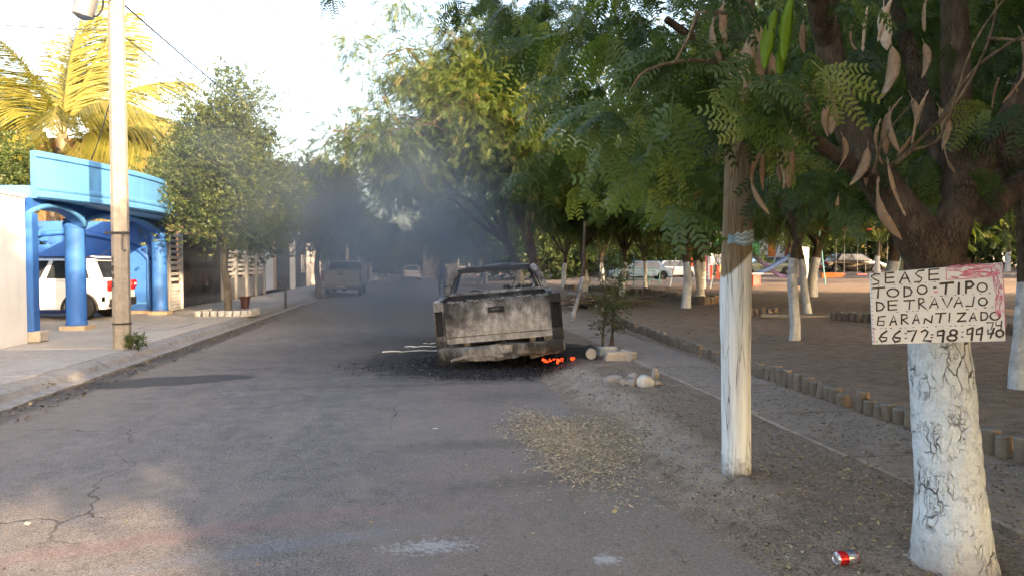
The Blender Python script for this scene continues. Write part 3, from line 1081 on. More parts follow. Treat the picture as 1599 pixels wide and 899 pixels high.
def sun_gap(P):
    """thin place in the canopy that lets one streak of low sun reach the road"""
    H = P[:, :2] - SD_[:2] * (P[:, 2] / SD_[2])[:, None]
    al = -0.48 * H[:, 0] + 0.877 * H[:, 1]
    ac = 0.877 * H[:, 0] + 0.48 * H[:, 1]
    w = 0.98 + 0.1 * np.sin(al * 2.1)
    hit = (np.abs(ac - 0.35 - 0.05 * np.sin(al)) < w) & (((al > 2.0) & (al < 7.6)) | ((al > 10.8) & (al < 13.4)))
    hit |= (np.abs(ac + 1.6) < 0.8) & (al > 3.2) & (al < 5.2)
    return ~hit


def crown_leaves(rng, centers, sig, per, tpl, droop=0.45, smin=0.8, smax=1.25, keep=None):
    """leaves spread through clumps: positions, frames, scale, colour value"""
    N = len(centers) * per
    C = np.repeat(centers, per, axis=0)
    off = rng.normal(size=(N, 3)) * np.repeat(sig, per)[:, None] * np.array([1, 1, 0.7])
    off[:, 2] -= np.abs(rng.normal(size=N)) * np.repeat(sig, per) * 0.25
    P = C + off
    cl = np.repeat(rng.uniform(-0.18, 0.18, len(centers)), per)
    if keep is not None:
        k_ = keep(P)
        P, off, cl = P[k_], off[k_], cl[k_]
        N = len(P)
    out = off.copy()
    out[:, 2] *= 0.5
    out /= np.maximum(np.linalg.norm(out, axis=1, keepdims=True), 1e-6)
    D = out + rng.normal(size=(N, 3)) * 0.45
    D[:, 2] -= droop
    nrm = np.array([0, 0, 1.0]) + rng.normal(size=(N, 3)) * 0.45
    sc = rng.uniform(smin, smax, N)
    rs = np.clip(rng.beta(2.2, 2.2, N) * 0.9 + cl, 0, 0.93)
    odd = rng.uniform(size=N) < 0.03
    rs[odd] = rng.uniform(0.93, 1.0, odd.sum())
    return scatter(tpl[0], tpl[1], P, frames(D, nrm), sc, rs)


def tree(label, base, trunk_h, r0, c_off, c_rad, nclump, per, tpl=None, lmat=None, white=1.15, seed=1, lean=(0, 0), nlimb=5, name='park_tree', cat='tree', group=None,
         sig=(0.3, 0.6), bark='bark', whitemat='white_bark', droop=0.45, smin=0.8, smax=1.25, forks=1, hole=0.0, bottom=-0.75, stems=None):
    """tapered trunk with limbs, and a crown of leaf clumps with gaps"""
    tpl = tpl or T_FEA
    lmat = lmat or G_FEA
    rng = np.random.default_rng(seed)
    rr = random.Random(seed)
    root = thing(name, label, cat, base, group=group)
    fork = Vector((lean[0], lean[1], trunk_h))
    cc = Vector(c_off)
    cr = Vector(c_rad)
    # clump centres in an uneven ellipsoid
    cs = []
    tries = 0
    while len(cs) < nclump and tries < nclump * 30:
        tries += 1
        v = rng.normal(size=3)
        v /= np.linalg.norm(v)
        if v[2] < bottom:
            continue
        k = (0.72 + 0.2 * math.sin(3 * v[0] + seed) + 0.16 * math.sin(5 * v[1] + 2 * seed) + 0.14 * math.sin(4 * v[2] + 3 * seed))
        rad = rng.uniform(0.12, 1.0) ** 0.5 * k * 1.12
        p = np.array([cc.x + v[0] * cr.x * rad, cc.y + v[1] * cr.y * rad, cc.z + v[2] * cr.z * rad])
        cs.append(p)
    cs = np.array(cs)
    sg = rng.uniform(sig[0], sig[1], len(cs))
    # trunk and limbs
    mb = MB()
    npt = 9
    pts, rads, mats = [], [], []
    for i in range(npt):
        t = i / (npt - 1)
        w = Vector((math.sin(t * 5 + seed) * 0.09 * t, math.cos(t * 4 + seed * 2) * 0.06 * t, 0))
        pts.append(Vector((lean[0] * t, lean[1] * t, trunk_h * t - (0.12 if i == 0 else 0))) + w)
        rads.append(r0 * (1.15 if i == 0 else 1.05 if i == 1 else 1.0) * (1 - 0.22 * t))
    # put a ring at the paint line
    zs = [p.z for p in pts]
    mats = [1 if pts[i + 1].z <= white + 0.08 else 0 for i in range(npt - 1)]
    mb.tube(pts, rads, 12, mats=mats, rough=0.06, rng=rr)
    top = pts[-1]
    ends = []
    for k in range(nlimb):
        a = 2 * math.pi * (k + rr.uniform(-0.25, 0.25)) / nlimb
        e = Vector((cc.x + math.cos(a) * cr.x * 0.55, cc.y + math.sin(a) * cr.y * 0.55, cc.z + rr.uniform(-0.15, 0.45) * cr.z))
        m1 = top.lerp(e, 0.35) + Vector((rr.uniform(-.15, .15), rr.uniform(-.15, .15), 0.12 * (e - top).length * rr.uniform(0.2, 1)))
        m2 = top.lerp(e, 0.7) + Vector((rr.uniform(-.15, .15), rr.uniform(-.15, .15), 0.1 * (e - top).length * rr.uniform(0.2, 1)))
        rl = r0 * rr.uniform(0.42, 0.6)
        mb.tube([top - Vector((0, 0, 0.05)), m1, m2, e], [rl * 1.1, rl * 0.8, rl * 0.55, rl * 0.3], 7, 0, rough=0.06, rng=rr)
        ends += [m1, m2, e]
    for c in cs[:min(len(cs), 70)]:
        cv = Vector(c)
        if not sun_gap(np.array([c]) + np.array(base))[0]:
            continue
        s = min(ends, key=lambda q: (q - cv).length)
        mid = s.lerp(cv, 0.5) + Vector((rr.uniform(-.1, .1), rr.uniform(-.1, .1), 0.1))
        mb.tube([s, mid, cv], [r0 * 0.14, r0 * 0.09, r0 * 0.04], 4, 0, cap=False)
    mb.build('trunk', [M[bark], M[whitemat]], root, smooth=60)
    V, F, r = crown_leaves(rng, cs, sg, per, tpl, droop, smin, smax, lambda P: sun_gap(P + np.array(base)))
    stuff(link('crown', np_mesh('crown', V, F, lmat, r), root))
    return root


# ------------------------------------------------------------------ trees over the street and in the park
# right kerb side
tree('tall leaning street tree whose sunlit yellow-green top rises behind the burnt truck', (4.2, 24.7, 0.1), 2.6, 0.2, (-2.3, -2.2, 6.1), (4.2, 4.2, 5.0), 200, 130, seed=11, lean=(-0.5, -0.3), nlimb=6, sig=(0.28, 0.6), group='feathery trees')
tree('overhanging street tree left of the tall one, hazed blue by smoke', (4.6, 31, 0.1), 2.4, 0.2, (-3.8, -3, 5.4), (4.0, 4, 2.7), 110, 100, seed=12, lean=(-0.7, 0), nlimb=6, group='feathery trees', sig=(0.3, 0.65))
tree('bushy low street tree just right of the burnt truck cab', tuple(gnd(912, 457)), 2.2, 0.19, (0, -3.2, 4.6), (4.2, 4.2, 3.6), 110, 60, seed=13, group='feathery trees', smin=1.0, smax=1.5)
tree('street tree far along the right kerb near the road\'s end', (4.6, 50, 0.1), 2.2, 0.2, (-1.6, 0, 4.6), (3.6, 5, 3.0), 80, 50, T_FEA_FAR, seed=14, group='feathery trees', smin=1.0, smax=1.5)
tree('farthest tree on the right side closing the street', (5.2, 78, 0.1), 2.2, 0.2, (-2, 0, 4.6), (3.8, 6, 3.2), 80, 45, T_FEA_FAR, seed=15, group='feathery trees', smin=1.2, smax=1.8)
# in the park, by their white-limed trunks
PK = [
    (881, 449, 'park tree with stout limed trunk seen through the gap right of the truck', 16, 0.2, (5.5, 5.5, 4.2)),
    (971, 462, 'park tree behind the sapling, slim grey limed trunk', 17, 0.16, (4.2, 4.2, 3.4)),
    (1008, 452, 'park tree with the thin pale trunk in front of the blue sedan', 18, 0.14, (4.5, 4.5, 3.4)),
    (1071, 481, 'park tree whose limed trunk catches sun patches left of the white post', 19, 0.2, (3.4, 3.4, 3.0)),
    (1094, 464, 'park tree with grey limed trunk just left of the white post', 20, 0.22, (4.6, 4.6, 3.8)),
    (1268, 463, 'thick blue-grey limed trunk forking low near the swings', 22, 0.26, (5.2, 5.2, 4.2)),
    (1262, 489, 'crooked knotty limed tree leaning left beside the thick grey one', 23, 0.14, (3.6, 3.6, 3.0)),
]
for px, py, lab, sd, r0, cr in PK:
    b = gnd(px, py)
    ln = (-0.35, 0) if sd == 23 else ((sd * 7 % 5 - 2) * 0.07, 0.05)
    tree(lab, tuple(b), 1.9, r0 * 0.72, (0, 0.4, 1.55 + cr[2] * 0.95), cr, 110, 75, seed=sd, white=1.5, lean=ln, smin=1.1, smax=1.6, group='limed park trees')
b = gnd(1241, 531)
tree('straight slender limed tree in the open ground left of the sign', tuple(b), 2.0, 0.095, (0.3, 0.6, 4.3), (3.4, 3.2, 2.9), 120, 75, seed=21, white=1.42, group='limed park trees', smin=0.9, smax=1.3)
b = gnd(1594, 606)
tree('limed tree cut off by the right edge of the picture', tuple(b), 1.9, 0.115, (0.6, 0.8, 4.2), (3.0, 3.0, 2.9), 110, 75, seed=24, white=1.25, lean=(0.15, 0.1), group='limed park trees')
# deeper trees filling the park's back
back = [(14, 34, 31), (22, 40, 32), (12, 46, 33), (29, 42, 34), (35, 33, 35), (27, 27, 36), (18, 24, 37), (40, 44, 38), (12.5, 17.5, 41), (19, 15, 42)]
names = ['tree at the back of the park left of the playhouse', 'tree in front of the green and orange shop', 'tree far back behind the blue sedan', 'tree by the black sedan', 'tree behind the sign at the right end of the yellow fence', 'tree right of the swings behind the sign tree', 'tree standing between white post and swings, crown above the slides', 'tree at the far right corner of the park', 'tree in the open ground whose crown darkens the middle right', 'tree right of the sign, mostly hidden by its limbs']
for (x, yv, sd), lab in zip(back, names):
    tree('dark shady park ' + lab, (x, yv, park_h(x)), 2.1, 0.17, (0, 0, 5.0), (4.6, 4.6, 3.5), 80, 55, seed=sd, white=1.4, group='shady park trees', smin=1.2, smax=1.8)

# left side of the street
LO = dict(tpl=T_OVA, lmat=G_OVA, name='street_tree', white=-1, droop=0.15, group='trees along the left pavement')
tree('dense small-leaved tree in a ring of white stones beside the carport', (-5.3, 20.6, 0.14), 1.7, 0.11, (-0.25, 0.2, 3.65), (2.1, 2.1, 2.85), 190, 140, seed=51, nlimb=5, bark='bark_grey', sig=(0.2, 0.42), **LO)
b = gnd(497, 462, 0.15)
tree('dark round tree behind the parked silver pickup', (b.x, b.y, 0.14), 2.1, 0.14, (0, 0, 3.9), (2.5, 2.6, 2.1), 100, 90, seed=52, sig=(0.25, 0.5), smin=1.3, smax=1.9, **LO)
LO['tpl'] = T_OVA_FAR
tree('flat-topped dark tree past the second utility pole', (-4.9, 53, 0.14), 2.0, 0.15, (0.4, 0, 3.6), (2.8, 3.6, 1.7), 80, 80, seed=53, sig=(0.3, 0.55), smin=1.2, smax=1.9, **LO)
tree('dark tree at the far left end of the street', (-4.9, 70, 0.14), 2.0, 0.15, (0.3, 0, 3.7), (2.8, 4, 2.0), 80, 60, seed=54, sig=(0.3, 0.6), smin=1.4, smax=2.0, **LO)
tree('last small tree closing the left side of the street', (-4.4, 95, 0.14), 2.0, 0.15, (0.5, 0, 3.8), (3.2, 5, 2.3), 80, 50, seed=55, sig=(0.4, 0.7), smin=1.6, smax=2.4, **LO)
LO['group'] = 'garden trees behind the left houses'
tree('sunlit yellow-green garden tree rising behind the left houses', (-9.5, 58, 0), 2.6, 0.18, (0, 0, 6.3), (4.2, 4.2, 3.0), 90, 70, seed=56, sig=(0.4, 0.7), smin=1.6, smax=2.3, **LO)
tree('bright green bush above the white wall at the left edge', (-9.3, 15.6, 0.1), 1.2, 0.1, (0, 0, 3.0), (1.5, 1.6, 1.35), 70, 90, seed=57, sig=(0.2, 0.4), **{**LO, 'tpl': T_OVA})

# the street's end and the park's back edge
for k, (x, yv, lab) in enumerate(((-7, 118, 'left'), (1.5, 128, 'middle'), (9, 112, 'right'))):
    tree('broad dark tree at the ' + lab + ' of the street\'s distant end', (x, yv, 0), 2.0, 0.25, (0, 0, 4.2), (6.5, 6, 5.0), 90, 60, T_OVA_FAR, G_OVA, seed=90 + k, white=-1, name='street_tree', sig=(0.6, 1.1), smin=2.5, smax=3.6, group='trees at the end of the street', bottom=-0.95)
for k, (x, yv) in enumerate(((9, 62), (14, 70), (20, 60), (44, 52), (50, 44), (36, 56), (46, 34), (40, 24))):
    tree(['leftmost', 'second from left', 'third from left', 'large right-hand', 'far right', 'middle', 'right-hand low', 'low rightmost'][k] + ' bushy tree closing the back of the park', (x, yv, park_h(x) - 0.1), 1.4, 0.2, (0, 0, 3.6), (5, 4.5, 4.4), 80, 55, T_OVA_FAR, G_OVA, seed=100 + k, white=-1, sig=(0.5, 0.9), smin=1.8, smax=2.8, group='bushy trees behind the park', bottom=-0.95)

# trees beside and behind the viewer that keep the street in shade
sh = [(16, 3.5, 71), (21, -5, 72), (20, 8, 73), (26, 3, 74), (16, -9, 75), (5.2, -4.5, 61), (8.6, -9.5, 62), (4.6, -13.5, 63), (11.5, -3.0, 64), (8.2, -20, 65), (13, -14, 66), (9, 2.5, 67), (3.6, -8.6, 68)]
for k, (x, yv, sd) in enumerate(sh):
    tree('park tree out of view ' + ['level with and right of', 'some way right of', 'in the park right of', 'farthest right of', 'behind and right of', 'beside', 'behind', 'well behind', 'right of', 'far behind', 'far right of', 'level with', 'close behind'][k] + ' the viewer, shading the street', (x, yv, park_h(x)), 2.1, 0.17, (-0.2, 0, 4.7), (4.3, 4.3, 3.5), 100, 50, T_FEA_FAR, seed=sd, white=1.3, group='trees shading the street', smin=1.1, smax=1.7)

# ------------------------------------------------------------------ the near tree with the sign: trunk, limbs, leaves, pods
BT = Vector((2.535, 3.1, 0.085))
near = thing('pod_tree', 'big near tree with thick flaking white-limed trunk and hanging dry pods', 'tree', BT)
rr = random.Random(7)
mb = MB()
D0 = 3.42


def L3(px, py, d=D0):
    return at(px, py, d - 0.13) - BT


def poly_smooth(pts, rads, n):
    """Catmull-Rom through the points"""
    P, Q = [], []
    m = len(pts)
    for i in range(m - 1):
        p0, p1, p2, p3 = pts[max(i - 1, 0)], pts[i], pts[i + 1], pts[min(i + 2, m - 1)]
        for k in range(n):
            t = k / n
            P.append(0.5 * ((2 * p1) + (p2 - p0) * t + (2 * p0 - 5 * p1 + 4 * p2 - p3) * t * t + (3 * p1 - p0 - 3 * p2 + p3) * t ** 3))
            Q.append(rads[i] * (1 - t) + rads[i + 1] * t)
    P.append(pts[-1])
    Q.append(rads[-1])
    return P, Q


pts = [Vector((0.03, 0, -0.12)), Vector((0.02, 0, 0.08)), Vector((0.0, 0.0, 0.4)), Vector((-0.03, 0.01, 0.75)), Vector((-0.06, 0.02, 1.1)), Vector((-0.075, 0.03, 1.32)), Vector((-0.07, 0.03, 1.5))]
P, Q = poly_smooth(pts, [0.25, 0.178, 0.146, 0.143, 0.13, 0.132, 0.14], 9)
mb.tube(P, Q, 40, rough=0.022, rng=rr)
mb.build('trunk', M['whitewash'], near, smooth=70)


def limb(pp, rads, name='limb', n=14, k=6):
    P, Q = poly_smooth(pp, rads, k)
    return MB().tube(P, Q, n, rough=0.035, rng=rr).build(name, M['bark'], near, smooth=70)


F0 = Vector((-0.07, 0.03, 1.42))
LIMBS = [
    ([F0 + Vector((0.02, 0, -0.05)), L3(1435, 372), L3(1385, 300, 3.45), L3(1335, 215, 3.55), L3(1300, 110, 3.6), L3(1285, -20, 3.7), L3(1250, -250, 3.8)], [0.115, 0.1, 0.086, 0.075, 0.066, 0.06, 0.045]),
    ([F0, L3(1483, 365), L3(1500, 310, 3.44), L3(1512, 280, 3.46), L3(1555, 225, 3.4), L3(1610, 120, 3.35), L3(1690, -60, 3.2)], [0.105, 0.084, 0.075, 0.07, 0.06, 0.053, 0.04]),
    ([L3(1505, 300, 3.44), L3(1497, 230, 3.5), L3(1492, 120, 3.55), L3(1490, 0, 3.6), L3(1480, -250, 3.8)], [0.08, 0.07, 0.064, 0.058, 0.04]),
    ([L3(1500, 320, 3.44), L3(1460, 220, 3.7), L3(1435, 140, 3.9), L3(1400, 20, 4.1), L3(1330, -120, 4.3)], [0.06, 0.052, 0.045, 0.04, 0.03]),
    ([L3(1375, 285, 3.45), L3(1330, 258, 3.3), L3(1290, 232, 3.2), L3(1240, 190, 3.0), L3(1150, 110, 2.8), L3(1040, 30, 2.65)], [0.045, 0.035, 0.03, 0.026, 0.02, 0.012]),
    ([L3(1555, 225, 3.4), L3(1600, 250, 3.3), L3(1680, 230, 3.1)], [0.05, 0.045, 0.035]),
    ([L3(1290, 60, 3.6), L3(1255, -60, 3.3), L3(1150, -150, 3.0), L3(950, -160, 3.2), L3(800, -60, 3.6)], [0.055, 0.045, 0.035, 0.026, 0.014]),
    ([L3(1540, 330, 3.5), L3(1590, 290, 3.7), L3(1680, 230, 4.0)], [0.07, 0.06, 0.05]),
]
for pp, rd in LIMBS:
    limb(pp, rd)
# fine bare twigs in front
TW = [[(1390, 260, 3.1), (1440, 215, 3.0), (1500, 150, 2.9), (1545, 60, 2.85), (1560, -20, 2.8)], [(1470, 185, 3.0), (1520, 110, 2.9), (1590, 60, 2.8), (1640, 40, 2.7)],
      [(1400, 255, 3.0), (1425, 235, 2.95), (1470, 210, 2.9), (1520, 70, 2.8), (1575, -10, 2.8)], [(1540, 60, 2.9), (1580, 62, 2.85), (1630, 66, 2.8)],
      [(1150, 260, 3.0), (1165, 205, 2.9), (1190, 178, 2.85)], [(1365, 270, 3.1), (1380, 215, 3.0), (1430, 155, 3.0)], [(1140, 100, 2.5), (1075, 95, 2.45), (1010, 110, 2.4), (985, 140, 2.4)],
      [(1090, 20, 2.3), (1075, 60, 2.3), (1052, 100, 2.3)], [(1160, 20, 2.2), (1085, 20, 2.25)]]
for w in TW:
    P, Q = poly_smooth([L3(*q) for q in w], [0.009 - 0.006 * i / (len(w) - 1) for i in range(len(w))], 4)
    MB().tube(P, Q, 6).build('twig', M['wood'], near, smooth=60)

# leaf clumps: centre on the survey photograph, depth, how many, spread (m)
ALB = [tpl_albizia(100 + k, True) for k in range(5)]
ALB_LO = [tpl_albizia(100 + k, False) for k in range(5)]
ALB_ME = []
for k, (v, f) in enumerate(ALB):
    me = np_mesh('leaf', v, f, G_ALB, np.random.default_rng(k).uniform(0.25, 0.75) + np.zeros(len(f)))
    ALB_ME.append([me])
    for q in (0.15, 0.45, 0.7, 0.95):
        m2 = np_mesh('leaf', v, f, G_ALB, np.full(len(f), q) + np.random.default_rng(k).uniform(-0.06, 0.06, len(f)))
        ALB_ME[-1].append(m2)
CL = [
    (1075, 150, 2.35, 12, 0.16), (1000, 90, 2.5, 12, 0.18), (1010, 215, 2.6, 12, 0.16), (1120, 190, 2.4, 9, 0.14), (1080, 290, 3.2, 16, 0.2), (1150, 255, 3.3, 5, 0.1), (1095, 330, 4.2, 8, 0.15),
    (1000, 300, 4.4, 14, 0.25), (1050, 360, 4.6, 10, 0.22), (960, 60, 3.4, 12, 0.2), (900, 40, 3.7, 12, 0.2), (860, 90, 4.2, 12, 0.2), (810, 60, 4.6, 10, 0.2), (775, 20, 4.8, 7, 0.14),
    (835, 10, 4.0, 8, 0.16), (900, 150, 4.8, 6, 0.16), (930, 110, 4.2, 10, 0.18), (885, 220, 5.4, 4, 0.14), (1190, 60, 3.0, 4, 0.14), (1100, 30, 2.5, 12, 0.2), (1040, 20, 2.6, 12, 0.2),
    (1260, 190, 3.4, 7, 0.14), (1300, 270, 3.4, 5, 0.12), (1430, 265, 3.3, 6, 0.1), (1455, 215, 3.4, 3, 0.08), (1597, 180, 3.2, 3, 0.08), (1390, 60, 4.2, 6, 0.2), (1550, 330, 3.6, 2, 0.08), (1585, 420, 3.6, 2, 0.06),
    (960, 240, 5.2, 6, 0.16), (518, -40, 4.0, 3, 0.05), (1010, 170, 2.45, 6, 0.1), (1165, 60, 2.5, 3, 0.08), (1110, 120, 2.3, 6, 0.1), (770, -10, 4.6, 5, 0.12),
]
nrng = np.random.default_rng(5)
nleaf = 0
for (px, py, d, cnt, sp) in CL:
    c = at(px, py, d) - BT
    for k in range(cnt):
        if nleaf >= 300:
            break
        off = Vector(nrng.normal(size=3)) * sp
        off.z = off.z * 0.9
        q = c + off
        D = np.array([[off.x / sp * 0.5 + nrng.normal() * 0.75, off.y / sp * 0.5 + nrng.normal() * 0.5, -0.35 - nrng.normal() * 0.45]])
        Nn = np.array([[nrng.normal() * 0.6 - 0.1, -0.6 + nrng.normal() * 0.6, 0.75]])
        Rm = Matrix(frames(D, Nn)[0].tolist())
        qw = q + BT - Vector((0, 0, CAM_H))
        dq = qw.dot(FWD)
        pxq, pyq = 799.5 + FPX * qw.dot(RGT) / dq, 449.5 - FPX * qw.dot(UPV) / dq
        if pyq > (255 if 1080 < pxq < 1215 else 330):
            continue
        o = link('leaf', ALB_ME[nrng.integers(5)][nrng.integers(5)], near)
        o.matrix_local = Matrix.Translation(q) @ Rm.to_4x4() @ Matrix.Scale(nrng.uniform(0.62, 0.85) * (1.0 if d < 3.5 else 0.85), 4)
        nleaf += 1
# the rest of the crown, overhead and behind
cs, sg = [], []
for k in range(150):
    a, r = nrng.uniform(0, 6.28), math.sqrt(nrng.uniform(0.02, 1)) * 3.3
    x, yv = BT.x - 0.3 + math.cos(a) * r, BT.y + 0.5 + math.sin(a) * r * 0.95
    z = 3.9 + nrng.uniform(-0.9, 1.5) - 0.08 * r * r
    # keep the air in front of the lens free
    d = (Vector((x, yv, z)) - Vector((0, 0, CAM_H))).dot(FWD)
    if d > 0.3:
        q = Vector((x, yv, z)) - Vector((0, 0, CAM_H))
        px = 799.5 + FPX * q.dot(RGT) / d
        py = 449.5 - FPX * q.dot(UPV) / d
        if (px < 1020 and py > -420) or (d < 2.8 and py > -420) or (px < 1250 and py > 60) or (py > 180):
            continue
    cs.append((x - BT.x, yv - BT.y, z - BT.z))
    sg.append(nrng.uniform(0.22, 0.4))
for (px, py, d, s) in [(1000, -40, 3.4, 0.3), (900, -10, 4.6, 0.22), (1100, 60, 4.4, 0.35), (1200, 150, 4.6, 0.35), (1050, 200, 5.2, 0.35), (960, 220, 5.6, 0.35), (1150, 220, 5.4, 0.25), (1250, 60, 4.4, 0.35), (1370, 20, 5.2, 0.3), (1560, 60, 5.2, 0.3), (800, 0, 5.0, 0.15), (1080, 330, 5.8, 0.2), (1020, 330, 5.8, 0.3), (930, 120, 5.0, 0.3), (860, 50, 5.0, 0.16), (1245, 250, 4.8, 0.22), (880, 170, 5.6, 0.15), (1280, 120, 4.2, 0.3)]:
    c = at(px, py, d) - BT
    cs.append(tuple(c))
    sg.append(s)
cs, sg = np.array(cs), np.array(sg)


def clear_view(P):
    """boughs were cut back from the road and the footpath"""
    Q_ = P + np.array(BT) - np.array([0, 0, CAM_H])
    d = Q_ @ np.array(FWD)
    dd = np.maximum(d, 0.05)
    px = 799.5 + FPX * (Q_ @ np.array(RGT)) / dd
    py = 449.5 - FPX * (Q_ @ np.array(UPV)) / dd
    bad = (d > 0.1) & ((py > 330) | ((px < 960) & (py > 250 - (960 - px) * 1.0)) | ((d < 2.0) & (py > -300)) | ((px > 1090) & (px < 1200) & (py > 240)))
    return ~bad & sun_gap(P + np.array(BT))


parts = [crown_leaves(nrng, cs[k::5], sg[k::5], 42, ALB_LO[k], 0.4, 0.42, 0.72, clear_view) for k in range(5)]
V = np.concatenate([p_[0] for p_ in parts])
offs = np.cumsum([0] + [len(p_[0]) for p_ in parts[:-1]])
F = np.concatenate([p_[1] + o_ for p_, o_ in zip(parts, offs)])
r = np.concatenate([p_[2] for p_ in parts])
stuff(link('crown', np_mesh('crown', V, F, G_ALB, r), near))


# flat papery pods, each with the bumps of its seeds
def pod_mesh(seed, mat, rv, L=0.19, w=0.03, curl=0.0):
    rg = random.Random(seed)
    n = 16
    V, F = [], []
    ns = 7
    for i in range(n + 1):
        t = i / n
        ww = w / 2 * (0.06 if t < 0.15 else max(0.08, math.sin(math.pi * min(1, (t - 0.12) / 0.88)) ** 0.5)) * (1 + rg.uniform(-0.1, 0.1))
        yv = L * t
        cx = curl * math.sin(t * 3) * 0.03
        bump = 0.0035 * abs(math.sin(t * math.pi * ns))
        tw = curl * t * 1.6
        for u, h in ((-1, 0), (-0.45, bump), (0.0, bump * 1.4 + 0.001), (0.45, bump), (1, 0)):
            x, z = u * ww, h
            V.append((cx + x * math.cos(tw) - z * math.sin(tw), yv, x * math.sin(tw) + z * math.cos(tw) + curl * 0.04 * t * t))
        for u, h in ((0.45, -bump), (0.0, -bump * 1.4 - 0.001), (-0.45, -bump)):
            x, z = u * ww, h
            V.append((cx + x * math.cos(tw) - z * math.sin(tw), yv, x * math.sin(tw) + z * math.cos(tw) + curl * 0.04 * t * t))
    for i in range(n):
        for k in range(8):
            k2 = (k + 1) % 8
            F.append((i * 8 + k, i * 8 + k2, (i + 1) * 8 + k2, (i + 1) * 8 + k))
    V, F = np.array(V), np.array(F)
    me = np_mesh('seed_pod', V, F, mat, np.clip(np.full(len(F), rv) + np.random.default_rng(seed).uniform(-0.12, 0.12, len(F)), 0, 1))
    me.polygons.foreach_set('use_smooth', [True] * len(me.polygons))
    return me


PODS = [pod_mesh(k, G_POD, [0.15, 0.35, 0.5, 0.3, 0.65, 0.45][k], 0.15 + 0.02 * k, 0.036 + 0.003 * (k % 3), [0.15, 0.7, -0.8, 1.5, 0.35, -1.7][k]) for k in range(6)]
PODW = [pod_mesh(20 + k, G_POD, 0.98, 0.16, 0.042, 0.1) for k in range(2)]
PODG = [pod_mesh(30 + k, G_PODG, 0.5, 0.19, 0.034, 0.25) for k in range(2)]


def pod(px, py, d, me, sc=1.0, roll=0.0, tilt=0.0):
    """hangs from its stalk at the given place"""
    p = at(px, py, d) - BT
    D = np.array([[math.sin(tilt), 0.05, -math.cos(tilt)]])
    Nn = np.array([[math.sin(roll), -math.cos(roll), 0.0]])
    o = link('seed_pod', me, near)
    o.matrix_local = Matrix.Translation(p) @ Matrix(frames(D, Nn)[0].tolist()).to_4x4() @ Matrix.Scale(sc, 4)
    return o


prr = random.Random(12)
PL = [(1130, -5, 2.4, 0, 1.0), (1140, 0, 2.5, 3, 1.0), (1180, 30, 2.35, 4, 1.1), (1190, 60, 2.4, 1, 1.2), (1200, 70, 2.5, 2, 1.1), (1170, 20, 2.6, 5, 0.9), (1355, 5, 2.6, 'w', 0.95), (1395, -10, 2.6, 'w', 1.0), (1380, 0, 2.65, 'w', 1.0),
      (1390, 60, 2.8, 2, 1.05), (1460, -25, 2.7, 1, 1.0), (1260, 105, 2.9, 3, 1.0), (1280, 110, 2.9, 0, 1.2), (1290, 120, 3.0, 2, 1.1), (1300, 150, 3.0, 1, 0.9), (1418, 140, 2.9, 5, 0.9), (1410, 150, 2.9, 3, 1.0), (1450, 140, 2.9, 4, 0.9), (1462, 160, 2.9, 2, 0.9),
      (1390, 165, 3.0, 0, 1.2), (1375, 185, 3.0, 1, 1.0), (1355, 220, 3.0, 2, 0.9), (1385, 245, 3.0, 4, 1.0), (1372, 275, 2.9, 3, 1.1), (1240, 225, 2.9, 0, 1.05), (1312, 205, 3.0, 5, 0.6), (1232, 230, 3.0, 1, 0.8), (1198, 220, 2.8, 3, 1.2), (1192, 230, 2.85, 0, 1.0),
      (1205, 215, 2.9, 2, 1.0), (1310, 300, 3.2, 4, 0.5), (1355, 260, 3.2, 0, 0.5), (1220, 130, 2.8, 2, 1.0), (1245, 150, 3.0, 4, 0.8), (1215, 0, 2.2, 'g', 1.0), (1240, -20, 2.2, 'g', 1.05), (1228, 40, 2.25, 'g', 0.9), (1590, 40, 2.8, 5, 1.0), (1585, 130, 3.2, 2, 0.9), (1330, 130, 3.4, 1, 0.9),
      (1255, 30, 3.2, 0, 0.9), (1340, 20, 3.3, 3, 0.9), (1440, 60, 3.2, 2, 0.8), (1475, 230, 3.1, 1, 0.6), (1560, 120, 3.4, 0, 0.9), (1110, 70, 2.8, 4, 0.8), (1150, 60, 2.9, 2, 0.9)]
for (px, py, d, k, s_) in PL:
    me = prr.choice(PODW) if k == 'w' else prr.choice(PODG) if k == 'g' else PODS[k]
    pod(px, py, d, me, s_ * 1.15, prr.uniform(-0.7, 0.7), prr.uniform(-0.35, 0.35))

# ------------------------------------------------------------------ wooden post with painted foot and paper strip
pb = Vector((2.18, 4.66, 0.1))
post = thing('wooden_post', 'tall wooden utility post painted white to head height at the roadside', 'post', pb)
rr = random.Random(3)
pts = [Vector((0, 0, -0.15)), Vector((0, 0, 0.0)), Vector((-0.004, 0, 0.3)), Vector((-0.012, 0, 0.8)), Vector((-0.02, 0, 1.2)), Vector((-0.012, 0, 1.6)), Vector((-0.005, 0, 2.2)), Vector((0, 0, 4)), Vector((0.02, 0, 7.5))]
P, Q = poly_smooth(pts, [0.1, 0.1, 0.098, 0.1, 0.106, 0.1, 0.094, 0.088, 0.075], 5)
MB().tube(P, Q, 36, rough=0.018, rng=rr).build('shaft', M['post'], post, smooth=70)
